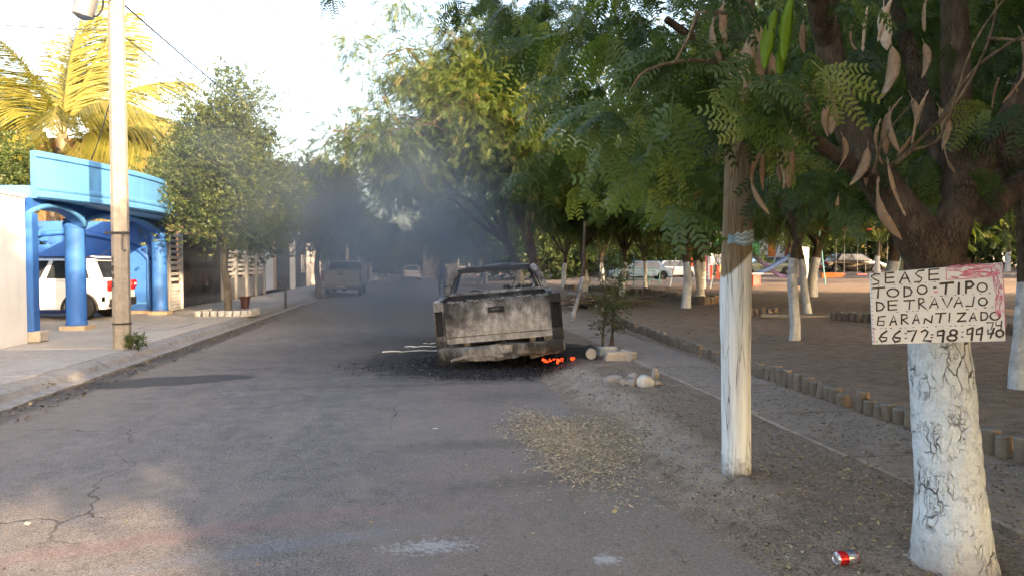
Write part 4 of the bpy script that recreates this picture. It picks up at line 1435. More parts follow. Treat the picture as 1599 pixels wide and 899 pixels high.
# weathered strip of paper wound round the shaft
mb = MB()
rows = 7
for i in range(15):
    a = R(-150 + i * 9.5)
    up = 0.055 * (i / 14.0)
    for j in range(rows):
        f = j / (rows - 1)
        rad = 0.1075 + 0.005 * math.sin(i * 1.1 + j) * (0.3 + f)
        zb, zt = 1.585 + 0.012 * math.sin(i * 0.7), 1.645 + up + (0.012 * math.sin(i * 2.1))
        mb.v.append((-0.012 + rad * math.cos(a), rad * math.sin(a), zb + (zt - zb) * f))
for i in range(14):
    for j in range(rows - 1):
        mb.f.append((i * rows + j, (i + 1) * rows + j, (i + 1) * rows + j + 1, i * rows + j + 1))
        mb.m.append(1 if j % 2 == 1 and i > 2 else 0)
mb.build('paper_strip', [M['paper'], M['paper_line']], post, smooth=60)

# ------------------------------------------------------------------ hand-lettered board nailed to the near tree
SD = 3.105
sc_ = SD / FPX
org = at(1462, 476, SD)
nrm = Vector((-FWD.x - 0.08, -FWD.y, 0)).normalized()
ex = Vector((-nrm.y, nrm.x, 0))
if ex.dot(RGT) < 0:
    ex = -ex
sgn = thing('hand_painted_sign', 'white board hand-lettered in black and pink, nailed to the near white tree', 'sign', org)
sgn.matrix_world = Matrix.Translation(org) @ Matrix(((ex.x, -nrm.x, 0), (ex.y, -nrm.y, 0), (ex.z, 0, 1))).to_4x4()


def sp(cx, cy):
    """place on the board, from a tracing of its lettering"""
    px, py = 1340 + cx / 5.29, 390 + cy / 5.29
    return ((px - 1462) * sc_, -(py - 476) * sc_)


cor = [sp(115, 195), sp(1162, 106), sp(1198, 748), sp(148, 785)]
mb = MB()
mb.prism([cor[0], cor[3], cor[2], cor[1]], 0.0, 0.012, 'y')
mb.build('board', M['sign_white'], sgn, bevel=0.0015)


def strokes(lines, w, dep, mat, name, taper=True, seed=0):
    rg = random.Random(seed)
    mb = MB()
    for L in lines:
        ww = w
        if isinstance(L, tuple) and not isinstance(L[0], (tuple, list)):
            ww, L = L[0], L[1]
        q = [sp(*p_) for p_ in L]
        n = len(q)
        o = len(mb.v)
        for i in range(n):
            a, b = q[max(i - 1, 0)], q[min(i + 1, n - 1)]
            dx, dy = b[0] - a[0], b[1] - a[1]
            l = math.hypot(dx, dy) or 1
            nx, ny = -dy / l, dx / l
            h = ww * sc_ / 5.29 / 2 * rg.uniform(0.8, 1.2)
            ex_, ey_ = (dx / l * h * 0.6, dy / l * h * 0.6)
            s_ = -1 if i == 0 else 1 if i == n - 1 else 0
            mb.v.append((q[i][0] + nx * h + ex_ * s_, -dep, q[i][1] + ny * h + ey_ * s_))
            mb.v.append((q[i][0] - nx * h + ex_ * s_, -dep, q[i][1] - ny * h + ey_ * s_))
        for i in range(n - 1):
            mb.f.append((o + 2 * i, o + 2 * i + 1, o + 2 * i + 3, o + 2 * i + 2))
            mb.m.append(0)
        dep += 0.000004
    return mb.build(name, mat, sgn)


def ell(cx, cy, rx, ry, n=16):
    return [(cx + rx * math.cos(6.283 * k / n + 1.2), cy + ry * math.sin(6.283 * k / n + 1.2)) for k in range(n + 1)]


row1 = [[(190, 203), (150, 199), (122, 225), (150, 245), (185, 262), (180, 283), (138, 288)], [(236, 195), (238, 275)], [(233, 195), (300, 188)], [(240, 232), (300, 228)], [(238, 275), (306, 270)],
        [(350, 275), (372, 225), (390, 185), (410, 225), (430, 270)], [(362, 240), (420, 235)], [(542, 169), (500, 175), (474, 200), (500, 220), (527, 235), (515, 262), (468, 268)], [(583, 165), (583, 250)], [(581, 165), (660, 157)], [(583, 205), (655, 200)], [(583, 250), (662, 245)]]
row2 = [[(135, 320), (232, 312)], [(182, 318), (178, 397)], ell(298, 355, 45, 33), [(388, 308), (388, 386)], [(386, 308), (430, 315), (450, 345), (435, 375), (386, 387)], ell(530, 330, 38, 34), (16, [(622, 312), (640, 311)]),
        (18, [(672, 280), (775, 270)]), (18, [(722, 278), (715, 362)]), (20, [(820, 273), (818, 360)]), (18, [(878, 265), (876, 357)]), (18, [(876, 265), (915, 262), (935, 285), (915, 308), (878, 312)]), ell(1003, 308, 38, 35)]
row3 = [[(168, 432), (172, 505)], [(166, 432), (210, 440), (232, 468), (212, 497), (170, 506)], [(262, 422), (265, 497)], [(260, 422), (337, 417)], [(263, 458), (326, 455)], [(265, 497), (332, 493)], [(388, 420), (474, 415)], [(435, 418), (430, 492)],
        [(505, 400), (508, 487)], [(503, 400), (540, 402), (548, 425), (510, 447)], [(515, 447), (562, 484)], [(592, 480), (630, 395), (660, 477)], [(605, 450), (650, 445)], [(692, 398), (730, 474), (768, 390)], [(785, 470), (822, 384), (850, 466)], [(797, 440), (842, 435)], [(942, 383), (930, 462), (880, 462)], ell(1010, 425, 33, 32)]
row4 = [[(240, 548), (187, 555), (178, 622), (228, 625), (233, 590), (185, 588)], [(278, 622), (308, 540), (330, 618)], [(288, 595), (325, 590)], [(370, 535), (372, 612)], [(368, 535), (410, 535), (416, 560), (375, 578)], [(380, 578), (424, 610)],
        [(460, 608), (488, 528), (512, 603)], [(468, 580), (505, 577)], [(549, 606), (558, 565)], [(558, 565), (608, 598)], [(608, 598), (615, 538)], [(640, 525), (722, 520)], [(685, 522), (672, 598)], [(752, 520), (748, 591)], [(812, 522), (877, 517)], [(875, 517), (815, 588)], [(813, 588), (880, 583)],
        [(908, 585), (938, 515), (962, 580)], [(918, 560), (955, 556)], [(998, 512), (1000, 578)], [(996, 512), (1040, 515), (1053, 545), (1035, 572), (998, 578)], ell(1108, 542, 38, 32)]
row4b = [[(1046, 597), (1096, 595), (1080, 652)], [(1118, 590), (1115, 620), (1162, 618)], [(1160, 583), (1157, 656)]]
row5 = [[(255, 670), (215, 700), (195, 735), (215, 760), (250, 750), (257, 727), (215, 722)], [(360, 668), (320, 700), (302, 735), (322, 762), (358, 752), (364, 730), (322, 724)], (9, [(398, 690), (416, 690)]), (9, [(400, 730), (416, 730)]),
        [(420, 672), (490, 665), (455, 754)], [(528, 677), (560, 660), (582, 676), (570, 705), (545, 747), (608, 752)], (9, [(606, 700), (626, 698)]), (9, [(605, 722), (622, 722)]), [(705, 663), (660, 672), (658, 706), (706, 702), (709, 663), (700, 759)],
        ell(785, 680, 27, 22), ell(773, 725, 37, 22), (9, [(848, 675), (862, 675)]), (9, [(848, 715), (862, 715)]), [(937, 638), (895, 655), (890, 692), (935, 687), (937, 640), (928, 742)], [(1012, 638), (968, 655), (965, 692), (1010, 692), (1012, 640), (1000, 742)],
        [(1055, 655), (1055, 690), (1100, 682)], [(1102, 643), (1075, 724)], ell(1148, 685, 29, 28)]
strokes(row1 + row2 + row3 + row4, 13, 0.0012, M['ink'], 'lettering', seed=1)
strokes(row4b, 11, 0.0013, M['ink'], 'lettering', seed=2)
strokes(row5, 17, 0.0014, M['ink'], 'lettering', seed=3)
rg = random.Random(8)
dots = []
for (y0, y1, x0, x1) in ((298, 265, 180, 640), (385, 355, 600, 1080), (515, 480, 330, 760), (655, 615, 150, 1000), (490, 460, 880, 1150)):
    x = x0
    while x < x1:
        yv = y0 + (y1 - y0) * (x - x0) / (x1 - x0)
        dots.append((rg.choice([4, 5, 7]), [(x, yv), (x + rg.uniform(8, 20), yv + rg.uniform(-3, 3))]))
        x += rg.uniform(34, 80)
for k in range(16):
    dots.append((5, [(118 + k * 1.6, 215 + k * 36), (126 + k * 1.6, 219 + k * 36)]))
strokes(dots, 5, 0.0012, M['ink'], 'ruled_dots', seed=4)
pk = [[(720, 158), (716, 245)], [(718, 245), (860, 240), (1085, 215)], [(1085, 218), (1100, 330), (1150, 440)], [(722, 150), (900, 132), (1150, 118)], [(1150, 118), (1172, 330), (1190, 640)]]
for k in range(64):
    x = rg.uniform(725, 1140)
    yv = rg.uniform(132, 236) - (x - 725) * 0.05
    pk.append((rg.uniform(4, 9), [(x, yv), (x + rg.uniform(20, 60), yv + rg.uniform(-10, 6)), (x + rg.uniform(50, 90), yv + rg.uniform(-14, 10))] if x < 1060 else [(x, yv), (x + rg.uniform(-10, 14), yv + rg.uniform(8, 30))]))
for k in range(46):
    yv = rg.uniform(215, 520)
    x = rg.uniform(1092, 1150) + (yv - 215) * 0.06
    pk.append((rg.uniform(4, 8), [(x, yv), (x + rg.uniform(-8, 12), yv + rg.uniform(16, 50))]))
for k in range(10):
    pk.append((4, [(140 + k * 1.2, 640 + k * 13), (150 + k, 650 + k * 13)]))
stuff(strokes(pk, 6, 0.0022, M['pink'], 'pink_border', seed=5))
strokes([(10, [(625, 348), (648, 346)])], 10, 0.0022, M['pink'], 'pink_dash', seed=6)
for q in ((150, 215), (1140, 130), (1165, 715), (175, 760)):
    u, w = sp(*q)
    MB().lathe([(0.003, 0), (0.004, 0.002), (0.002, 0.003)], 8, M=Matrix.Translation((u, -0.0005, w)) @ Matrix.Rotation(R(90), 4, 'X')).build('nail', M['steel'], sgn)


# ------------------------------------------------------------------ pickups: the burnt one and the parked silver one
def wheel_parts(root, c, r, w, burnt, side):
    R90 = Matrix.Translation(c) @ Matrix.Rotation(R(90) * side, 4, 'Y')
    if burnt:
        mb = MB().lathe([(r * 0.3, w * 0.1), (r * 0.62, w * 0.16), (r * 0.95, w * 0.5), (r, w * 0.5), (r, w * 0.42), (r * 0.86, w * 0.3), (r * 0.86, -w * 0.3), (r, -w * 0.42), (r, -w * 0.5), (r * 0.9, -w * 0.48)], 24, M=R90)
        mb.build('wheel', M['burnt_rust'], root, smooth=40)
        return
    mb = MB().lathe([(r * 0.66, -w / 2), (r * 0.95, -w / 2), (r, -w * 0.36), (r, w * 0.36), (r * 0.95, w / 2), (r * 0.66, w / 2)], 28, M=R90)
    wh = mb.build('wheel', M['tyre'], root, smooth=40)
    MB().lathe([(r * 0.66, w * 0.3), (r * 0.66, w * 0.49), (r * 0.6, w * 0.5), (r * 0.52, w * 0.36), (r * 0.2, w * 0.42), (r * 0.16, w * 0.5)], 24, M=R90).build('rim', M['rim'], wh, smooth=35)


def pickup(root, burnt=True, paint=None):
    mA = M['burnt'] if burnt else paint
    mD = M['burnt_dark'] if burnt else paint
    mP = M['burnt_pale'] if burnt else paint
    rr = random.Random(9)
    # tailgate
    tg = MB()
    nx, nz = 24, 12
    for j in range(nz + 1):
        for i in range(nx + 1):
            u, v = i / nx, j / nz
            x, z = -0.79 + 1.58 * u, 0.62 + 0.61 * v
            yv = -0.012 * math.sin(math.pi * v) + (0.006 * math.sin(u * 9) * math.sin(v * 6) if burnt else 0)
            if 0.15 < v < 0.2:
                yv += 0.012
            if v > 0.97:
                yv += 0.02
            tg.v.append((x, yv, z))
    for j in range(nz):
        for i in range(nx):
            a = j * (nx + 1) + i
            tg.f.append((a, a + 1, a + nx + 2, a + nx + 1))
            tg.m.append(0)
    tg.box((0, 0.055, 0.925), (1.57, 0.05, 0.6))
    tgo = tg.build('tailgate', M['burnt_gate'] if burnt else paint, root, smooth=30)
    h = MB().box((-0.02, -0.02, 1.085), (0.25, 0.02, 0.085), 0)
    ho = h.build('handle', M['char'] if burnt else M['plastic'], tgo, bevel=0.008)
    MB().box((-0.02, -0.033, 1.09), (0.14, 0.012, 0.03)).build('lever', M['burnt_dark'] if burnt else M['plastic'], tgo, bevel=0.004)
    MB().box((0, 0.0, 0.715), (1.56, 0.012, 0.008)).build('crease', M['char'] if burnt else M['plastic'], tgo)
    # bed sides with wheel arches and lamp corners
    for s in (-1, 1):
        ar = []
        for k in range(11):
            a = math.pi * k / 10
            ar.append((1.12 + 0.42 * math.cos(a), 0.55 + 0.40 * math.sin(a)))
        poly = [(0.12, 0.55), (0.12, 1.25), (1.98, 1.25), (1.98, 0.52)] + [(yv, z) for yv, z in ar] 
        mb = MB().prism(poly, s * 0.86, s * 0.955, 'x')
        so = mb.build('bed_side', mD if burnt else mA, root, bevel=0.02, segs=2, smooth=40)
        # corner post: frame around the lamp opening
        mb = MB()
        mb.box((s * 0.875, 0.07, 0.645), (0.16, 0.14, 0.2))
        mb.box((s * 0.875, 0.07, 1.18), (0.16, 0.14, 0.14))
        mb.box((s * 0.812, 0.07, 0.93), (0.03, 0.14, 0.38))
        mb.box((s * 0.945, 0.07, 0.93), (0.018, 0.14, 0.38))
        mb.build('corner_post', mD, so, bevel=0.008, smooth=40)
        MB().box((s * 0.88, 0.1 if burnt else 0.05, 0.93), (0.115, 0.06, 0.37)).build('lamp_recess' if burnt else 'tail_lamp', M['char'] if burnt else M['tail_red'], so, bevel=0.006)
        MB().beam((s * 0.9, 0.13, 1.256), (s * 0.9, 1.98, 1.256), 0.1, 0.03).build('bed_rail', mA if burnt else mA, so, bevel=0.008)
    MB().box((0, 1.02, 0.7), (1.7, 1.9, 0.05)).build('bed_floor', mD, root, bevel=0.005)
    MB().box((0, 1.96, 0.95), (1.7, 0.05, 0.5)).build('bed_front', mD, root, bevel=0.01)
    # bumper
    mb = MB()
    prof = [(0.0, 0.6), (-0.12, 0.6), (-0.15, 0.565), (-0.15, 0.47), (-0.12, 0.4), (-0.03, 0.39)]
    n = 44
    for i in range(n + 1):
        u = i / n
        x = -0.93 + 1.86 * u
        bend = 0.06 * abs(2 * u - 1) ** 3
        for k, (yv, z) in enumerate(prof):
            dz = dy = 0
            if burnt:
                dz = -0.035 + 0.012 * math.sin(u * 14 + k) + (rr.uniform(-0.014, 0.014) if k > 2 else rr.uniform(-0.005, 0.005)) - 0.03 * (1 - u) * (k > 2) + (0.05 * max(0, u - 0.55) * (k > 3))
                dy = 0.02 * math.sin(u * 9 + 1) * (k in (2, 3, 4)) + rr.uniform(-0.008, 0.008)
            if 0.4 < u < 0.62 and k in (2, 3):
                dy += 0.045
            mb.v.append((x, yv + bend + dy, z + dz))
    m = len(prof)
    for i in range(n):
        for k in range(m - 1):
            mb.f.append((i * m + k, i * m + k + 1, (i + 1) * m + k + 1, (i + 1) * m + k))
            mb.m.append(0)
    bo = mb.build('bumper', M['burnt_bumper'] if burnt else M['steel'], root, smooth=45)
    MB().lathe([(0.033, 0), (0.033, 0.012), (0.018, 0.014)], 14, M=Matrix.Translation((-0.26, -0.145, 0.5)) @ Matrix.Rotation(R(90), 4, 'X')).build('tow_hole', M['char'] if burnt else M['plastic'], bo)
    MB().box((0.02, -0.112, 0.5), (0.3, 0.02, 0.11), rot=(0.05, 0.03, 0)).build('plate_recess' if burnt else 'number_plate', M['burnt_rust'] if burnt else M['plate'], bo, bevel=0.004)
    if burnt:
        MB().box((0.42, -0.15, 0.53), (0.03, 0.012, 0.08), rot=(0, 0.2, 0)).build('slot', M['char'], bo)
        mb = MB()
        for k in range(9):
            x = -0.7 + k * 0.085
            mb.box((x, -0.158 + rr.uniform(-.004, .004), 0.4 + 0.045 * math.sin(k * 0.38)), (0.1, 0.012, rr.uniform(0.025, 0.05)), rot=(0.2, rr.uniform(-0.3, 0.1), 0))
        mb.build('melted_strip', M['ash'], bo, bevel=0.003)
    # cab
    MB().box((0, 2.03, 0.92), (1.74, 0.05, 0.74)).build('cab_back', mD, root, bevel=0.01)
    MB().beam((-0.88, 2.02, 1.285), (0.88, 2.02, 1.285), 0.1, 0.055).build('window_sill', mP, root, bevel=0.012)
    for s in (-1, 1):
        mb = MB()
        A = [Vector((s * 0.885, 2.0, 1.27)), Vector((s * 0.845, 2.02, 1.42)), Vector((s * 0.775, 2.06, 1.57)), Vector((s * 0.68, 2.12, 1.695))]
        for a, b in zip(A, A[1:]):
            mb.beam(a, b, 0.1, 0.12, up=(0, 1, 0.2))
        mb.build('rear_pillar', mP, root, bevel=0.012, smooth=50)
        mb = MB()
        B = [Vector((s * 0.80, 2.0, 1.3)), Vector((s * 0.765, 2.02, 1.42)), Vector((s * 0.70, 2.06, 1.56)), Vector((s * 0.62, 2.1, 1.655))]
        for a, b in zip(B, B[1:]):
            mb.beam(a, b, 0.025, 0.04, up=(0, 1, 0.2))
        mb.build('window_frame', mD if burnt else M['plastic'], root)
        mb = MB()
        for a, b in (((s * 0.66, 3.2, 1.7), (s * 0.76, 3.55, 1.48)), ((s * 0.76, 3.55, 1.48), (s * 0.86, 3.92, 1.22))):
            mb.beam(a, b, 0.07, 0.06)
        mb.build('front_pillar', mD, root, bevel=0.01)
        dp = MB().prism([(2.1, 0.5), (2.1, 1.26), (3.3, 1.24), (3.85, 1.2), (3.85, 0.5)], s * 0.85, s * 0.94, 'x')
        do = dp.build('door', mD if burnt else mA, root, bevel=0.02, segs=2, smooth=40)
        MB().box((s * 0.95, 2.35, 1.12), (0.03, 0.16, 0.03)).build('door_handle', M['char'] if burnt else M['plastic'], do, bevel=0.006)
        fa = [(4.5 + 0.42 * math.cos(math.pi * k / 10), 0.52 + 0.4 * math.sin(math.pi * k / 10)) for k in range(11)]
        MB().prism([(3.88, 0.5), (3.88, 1.18), (4.4, 1.12), (5.05, 1.0), (5.1, 0.5)] + fa, s * 0.83, s * 0.94, 'x').build('fender', mD if burnt else mA, root, bevel=0.02, segs=2, smooth=40)
    # roof: shallow vault, sagging when burnt
    mb = MB()
    nx, ny = 14, 10
    for lay in (0, 1):
        for j in range(ny + 1):
            for i in range(nx + 1):
                u, v = i / nx, j / ny
                x = (-0.69 + 1.38 * u)
                z = 1.735 + 0.045 * math.sin(math.pi * u) * (1 if not burnt else 0.75) + (0.014 * math.sin(u * 8 + v * 5) if burnt else 0) - 0.03 * (abs(2 * u - 1) ** 4) - lay * 0.03
                mb.v.append((x, 2.1 + 1.12 * v, z - 0.03 * (2 * v - 1) ** 4))
    N = (nx + 1) * (ny + 1)
    for lay in (0, 1):
        for j in range(ny):
            for i in range(nx):
                a = lay * N + j * (nx + 1) + i
                mb.f.append((a, a + 1, a + nx + 2, a + nx + 1))
                mb.m.append(0)
    mb.build('roof', mA if burnt else paint, root, smooth=60)
    MB().beam((-0.64, 2.1, 1.685), (0.64, 2.1, 1.685), 0.05, 0.075).build('roof_header', M['char'] if burnt else paint, root, bevel=0.008)
    MB().beam((-0.64, 3.22, 1.69), (0.64, 3.22, 1.69), 0.05, 0.06).build('windscreen_header', mD, root, bevel=0.008)
    MB().prism([(3.9, 0.7), (3.9, 1.2), (4.5, 1.15), (5.05, 1.02), (5.1, 0.7)], -0.82, 0.82, 'x').build('hood', mD if burnt else mA, root, bevel=0.03, segs=2, smooth=40)
    MB().box((0, 3.8, 1.12), (1.66, 0.25, 0.16), rot=(0.05, 0, 0)).build('dashboard', M['char'] if burnt else M['plastic'], root, bevel=0.02)
    for s in (-0.42, 0.42):
        mb = MB()
        for a, b in (((s - .24, 2.5, 0.7), (s - .24, 2.38, 1.22)), ((s + .24, 2.5, 0.7), (s + .24, 2.38, 1.22)), ((s - .24, 2.38, 1.22), (s + .24, 2.38, 1.22)), ((s - .24, 2.45, 0.95), (s + .24, 2.45, 0.95))):
            mb.tube([a, b], 0.016, 6)
        mb.build('seat_frame', M['char'], root)
    P_ = [(-0.42 + 0.19 * math.cos(a), 3.35 + 0.05 * math.sin(a), 1.13 + 0.17 * math.sin(a)) for a in [6.283 * k / 16 for k in range(17)]]
    MB().tube(P_, 0.014, 6).build('steering_wheel', M['char'], root)
    MB().box((0, 2.6, 0.6), (1.66, 2.9, 0.06)).build('cab_floor', mD, root)
    if burnt:
        MB().tube([(0.44, 2.9, 1.71), (0.42, 2.85, 1.62), (0.37, 2.86, 1.5), (0.36, 2.9, 1.42), (0.33, 2.95, 1.36)], 0.008, 6).build('hanging_wire', M['char'], root)
        mb = MB()
        for k in range(26):
            mb.box((rr.uniform(0.15, 0.65), 2.06 + rr.uniform(-.03, .1), 1.32 + rr.uniform(0, 0.045)), (rr.uniform(.02, .09), rr.uniform(.02, .06), rr.uniform(.01, .035)), rot=(rr.uniform(-1, 1), rr.uniform(-1, 1), rr.uniform(0, 3)))
        mb.build('charred_scraps', M['burnt_dark'], root)
        mb = MB()
        for k in range(60):
            mb.box((rr.uniform(-0.74, 0.74), rr.uniform(-0.01, 0.05), 1.232 + rr.uniform(-0.004, 0.014)), (rr.uniform(.02, .07), rr.uniform(.01, .04), rr.uniform(.006, .02)), rot=(rr.uniform(-.4, .4), rr.uniform(-.4, .4), rr.uniform(0, 3)))
        mb.build('flaked_paint', M['ash'], root)
    else:
        vs = [(-0.78, 2.0, 1.31), (0.78, 2.0, 1.31), (0.6, 2.1, 1.65), (-0.6, 2.1, 1.65)]
        MB().add(vs, [(0, 1, 2, 3)]).build('rear_window', M['glass'], root)
        MB().add([(-0.8, 3.9, 1.22), (0.8, 3.9, 1.22), (0.62, 3.24, 1.68), (-0.62, 3.24, 1.68)], [(0, 1, 2, 3)]).build('windscreen', M['glass'], root)
        for s in (-1, 1):
            MB().add([(s * 0.88, 2.15, 1.26), (s * 0.88, 3.7, 1.24), (s * 0.68, 3.15, 1.68), (s * 0.68, 2.15, 1.68)], [(0, 1, 2, 3)]).build('side_window', M['glass'], root)
        for a, b in (((-0.8, 1.9, 1.25), (-0.62, 1.9, 1.55)), ((0.8, 1.9, 1.25), (0.62, 1.9, 1.55)), ((-0.62, 1.9, 1.55), (0.62, 1.9, 1.55)), ((-0.7, 1.9, 1.42), (0.7, 1.9, 1.42))):
            MB().tube([a, b], 0.022, 6).build('roll_bar', M['black_metal'], root)
    r, zc = (0.2, 0.41) if burnt else (0.36, 0.36)
    for s in (-1, 1):
        for yv in (1.12, 4.5):
            wheel_parts(root, Vector((s * 0.8, yv, zc)), r, 0.2, burnt, s)
    mb = MB().tube([(-0.75, 1.12, zc), (0.75, 1.12, zc)], 0.05, 10)
    mb.lathe([(0.02, -0.14), (0.11, -0.1), (0.15, 0), (0.11, 0.1), (0.02, 0.14)], 16, M=Matrix.Translation((0.02, 1.1, zc)) @ Matrix.Rotation(R(90), 4, 'X'))
    mb.build('rear_axle', M['burnt_rust'] if burnt else M['plastic'], root, smooth=40)
    for s in (-0.5, 0.5):
        MB().beam((s, 0.15, 0.56), (s, 4.9, 0.56), 0.08, 0.12).build('frame_rail', M['burnt_rust'] if burnt else M['plastic'], root)
    if burnt:
        MB().lathe([(0.02, -0.3), (0.085, -0.28), (0.09, 0), (0.085, 0.28), (0.02, 0.3)], 16, M=Matrix.Translation((0.72, 0.55, 0.36)) @ Matrix.Rotation(R(80), 4, 'Y')).build('silencer', M['burnt_rust'], root, smooth=40)


TR = thing('burnt_pickup', 'burnt-out pickup truck, ash-grey and sooty, leaning left at the road edge', 'pickup', (1.236, 10.5, -0.19), rot=(R(-0.5), R(-4.8), R(-6)))
pickup(TR, True)
em = MB()
rr = random.Random(21)
for k in range(16):
    em.box((rr.uniform(-0.16, 0.16), rr.uniform(-0.05, 0.05), rr.uniform(-0.03, 0.02)), (rr.uniform(.015, .05), rr.uniform(.015, .04), rr.uniform(.01, .025)), rot=(rr.uniform(0, 3), rr.uniform(0, 3), rr.uniform(0, 3)))
p = at(862, 562, 10.5)
tag(em.build('glowing_embers', M['ember'], loc=tuple(p)), 'red glowing embers under the right rear of the burnt truck', 'embers')
p = at(893, 560, 10.6)
em = MB().box((0, 0, 0), (0.045, 0.04, 0.03), rot=(0.4, 0.5, 0.2)).box((0.03, 0.02, 0.01), (0.03, 0.03, 0.03), rot=(0.1, 0.9, 0.2))
tag(em.build('glowing_ember', M['ember'], loc=tuple(p)), 'lone small ember beside the truck\'s right rear corner', 'embers')
# charred crust and flakes on the ground round the wreck
frng = np.random.default_rng(3)
N = 16000
a = frng.uniform(0, 6.283, N)
rad = np.sqrt(frng.uniform(0, 1, N))
X = 1.05 + np.cos(a) * rad * 1.25 + frng.normal(size=N) * 0.12
Y = 10.9 + np.sin(a) * rad * 1.5 + frng.normal(size=N) * 0.12
far_l = frng.uniform(size=N) < 0.05
X[far_l] = frng.uniform(-1.3, 0.4, far_l.sum())
Y[far_l] = 10.9 + frng.normal(size=far_l.sum()) * 0.35
Z = np.maximum(park_z(X, Y), 0.002) + np.abs(frng.normal(size=N)) * 0.015 + 0.004
fl = (np.array([(-.5, -.4, 0), (.5, -.5, .1), (.55, .4, 0), (-.4, .5, .12)]), np.array([(0, 1, 2, 3)]))
dn = frng.normal(size=(N, 3)) * 0.55 + np.array([0, 0, 1])
V, F, r = scatter(fl[0], fl[1], np.stack([X, Y, Z], 1), frames(frng.normal(size=(N, 3)) * np.array([1, 1, .3]), dn), frng.uniform(0.2, 1.0, N) ** 3 * 0.02 + 0.004, np.where(frng.uniform(size=N) < 0.95, frng.uniform(0, 0.9, N), 1.0))
o = stuff(link('charred_debris', np_mesh('charred_debris', V, F, G_CHAR, r)))
tag(o, 'black charred flakes and ash strewn on the ground around the truck', 'debris')
# bright trim strips that fell beside the truck
for k, (x0, y0, x1, y1, w) in enumerate(((597, 550, 692, 547, 0.05), (632, 542, 686, 541, 0.05), (660, 537, 690, 536, 0.035))):
    a_, b_ = gnd(x0, y0, 0.02), gnd(x1, y1, 0.02)
    mb = MB()
    for i in range(6):
        t0, t1 = i / 6, (i + 1) / 6
        q0, q1 = a_.lerp(b_, t0), a_.lerp(b_, t1)
        mb.beam(q0 - a_ + Vector((0, 0, 0.01 * math.sin(i * 2.2))), q1 - a_ + Vector((0, 0, 0.01 * math.sin((i + 1) * 2.2))), w, 0.014)
    tag(mb.build('fallen_trim_strip', M['trim'], loc=tuple(a_ + Vector((0, 0, 0.012)))), ['longest bright metal trim strip lying left of the burnt truck', 'middle bright trim strip lying just behind the longest one', 'shortest bright trim strip nearest the truck\'s left wheel'][k], 'trim strip', 'fallen trim strips')

GP = thing('parked_pickup', 'silver pickup parked at the left kerb beyond the smoke', 'pickup', (-3.75, 35.2, 0.0), R(1))
pickup(GP, False, M['grey_car'])


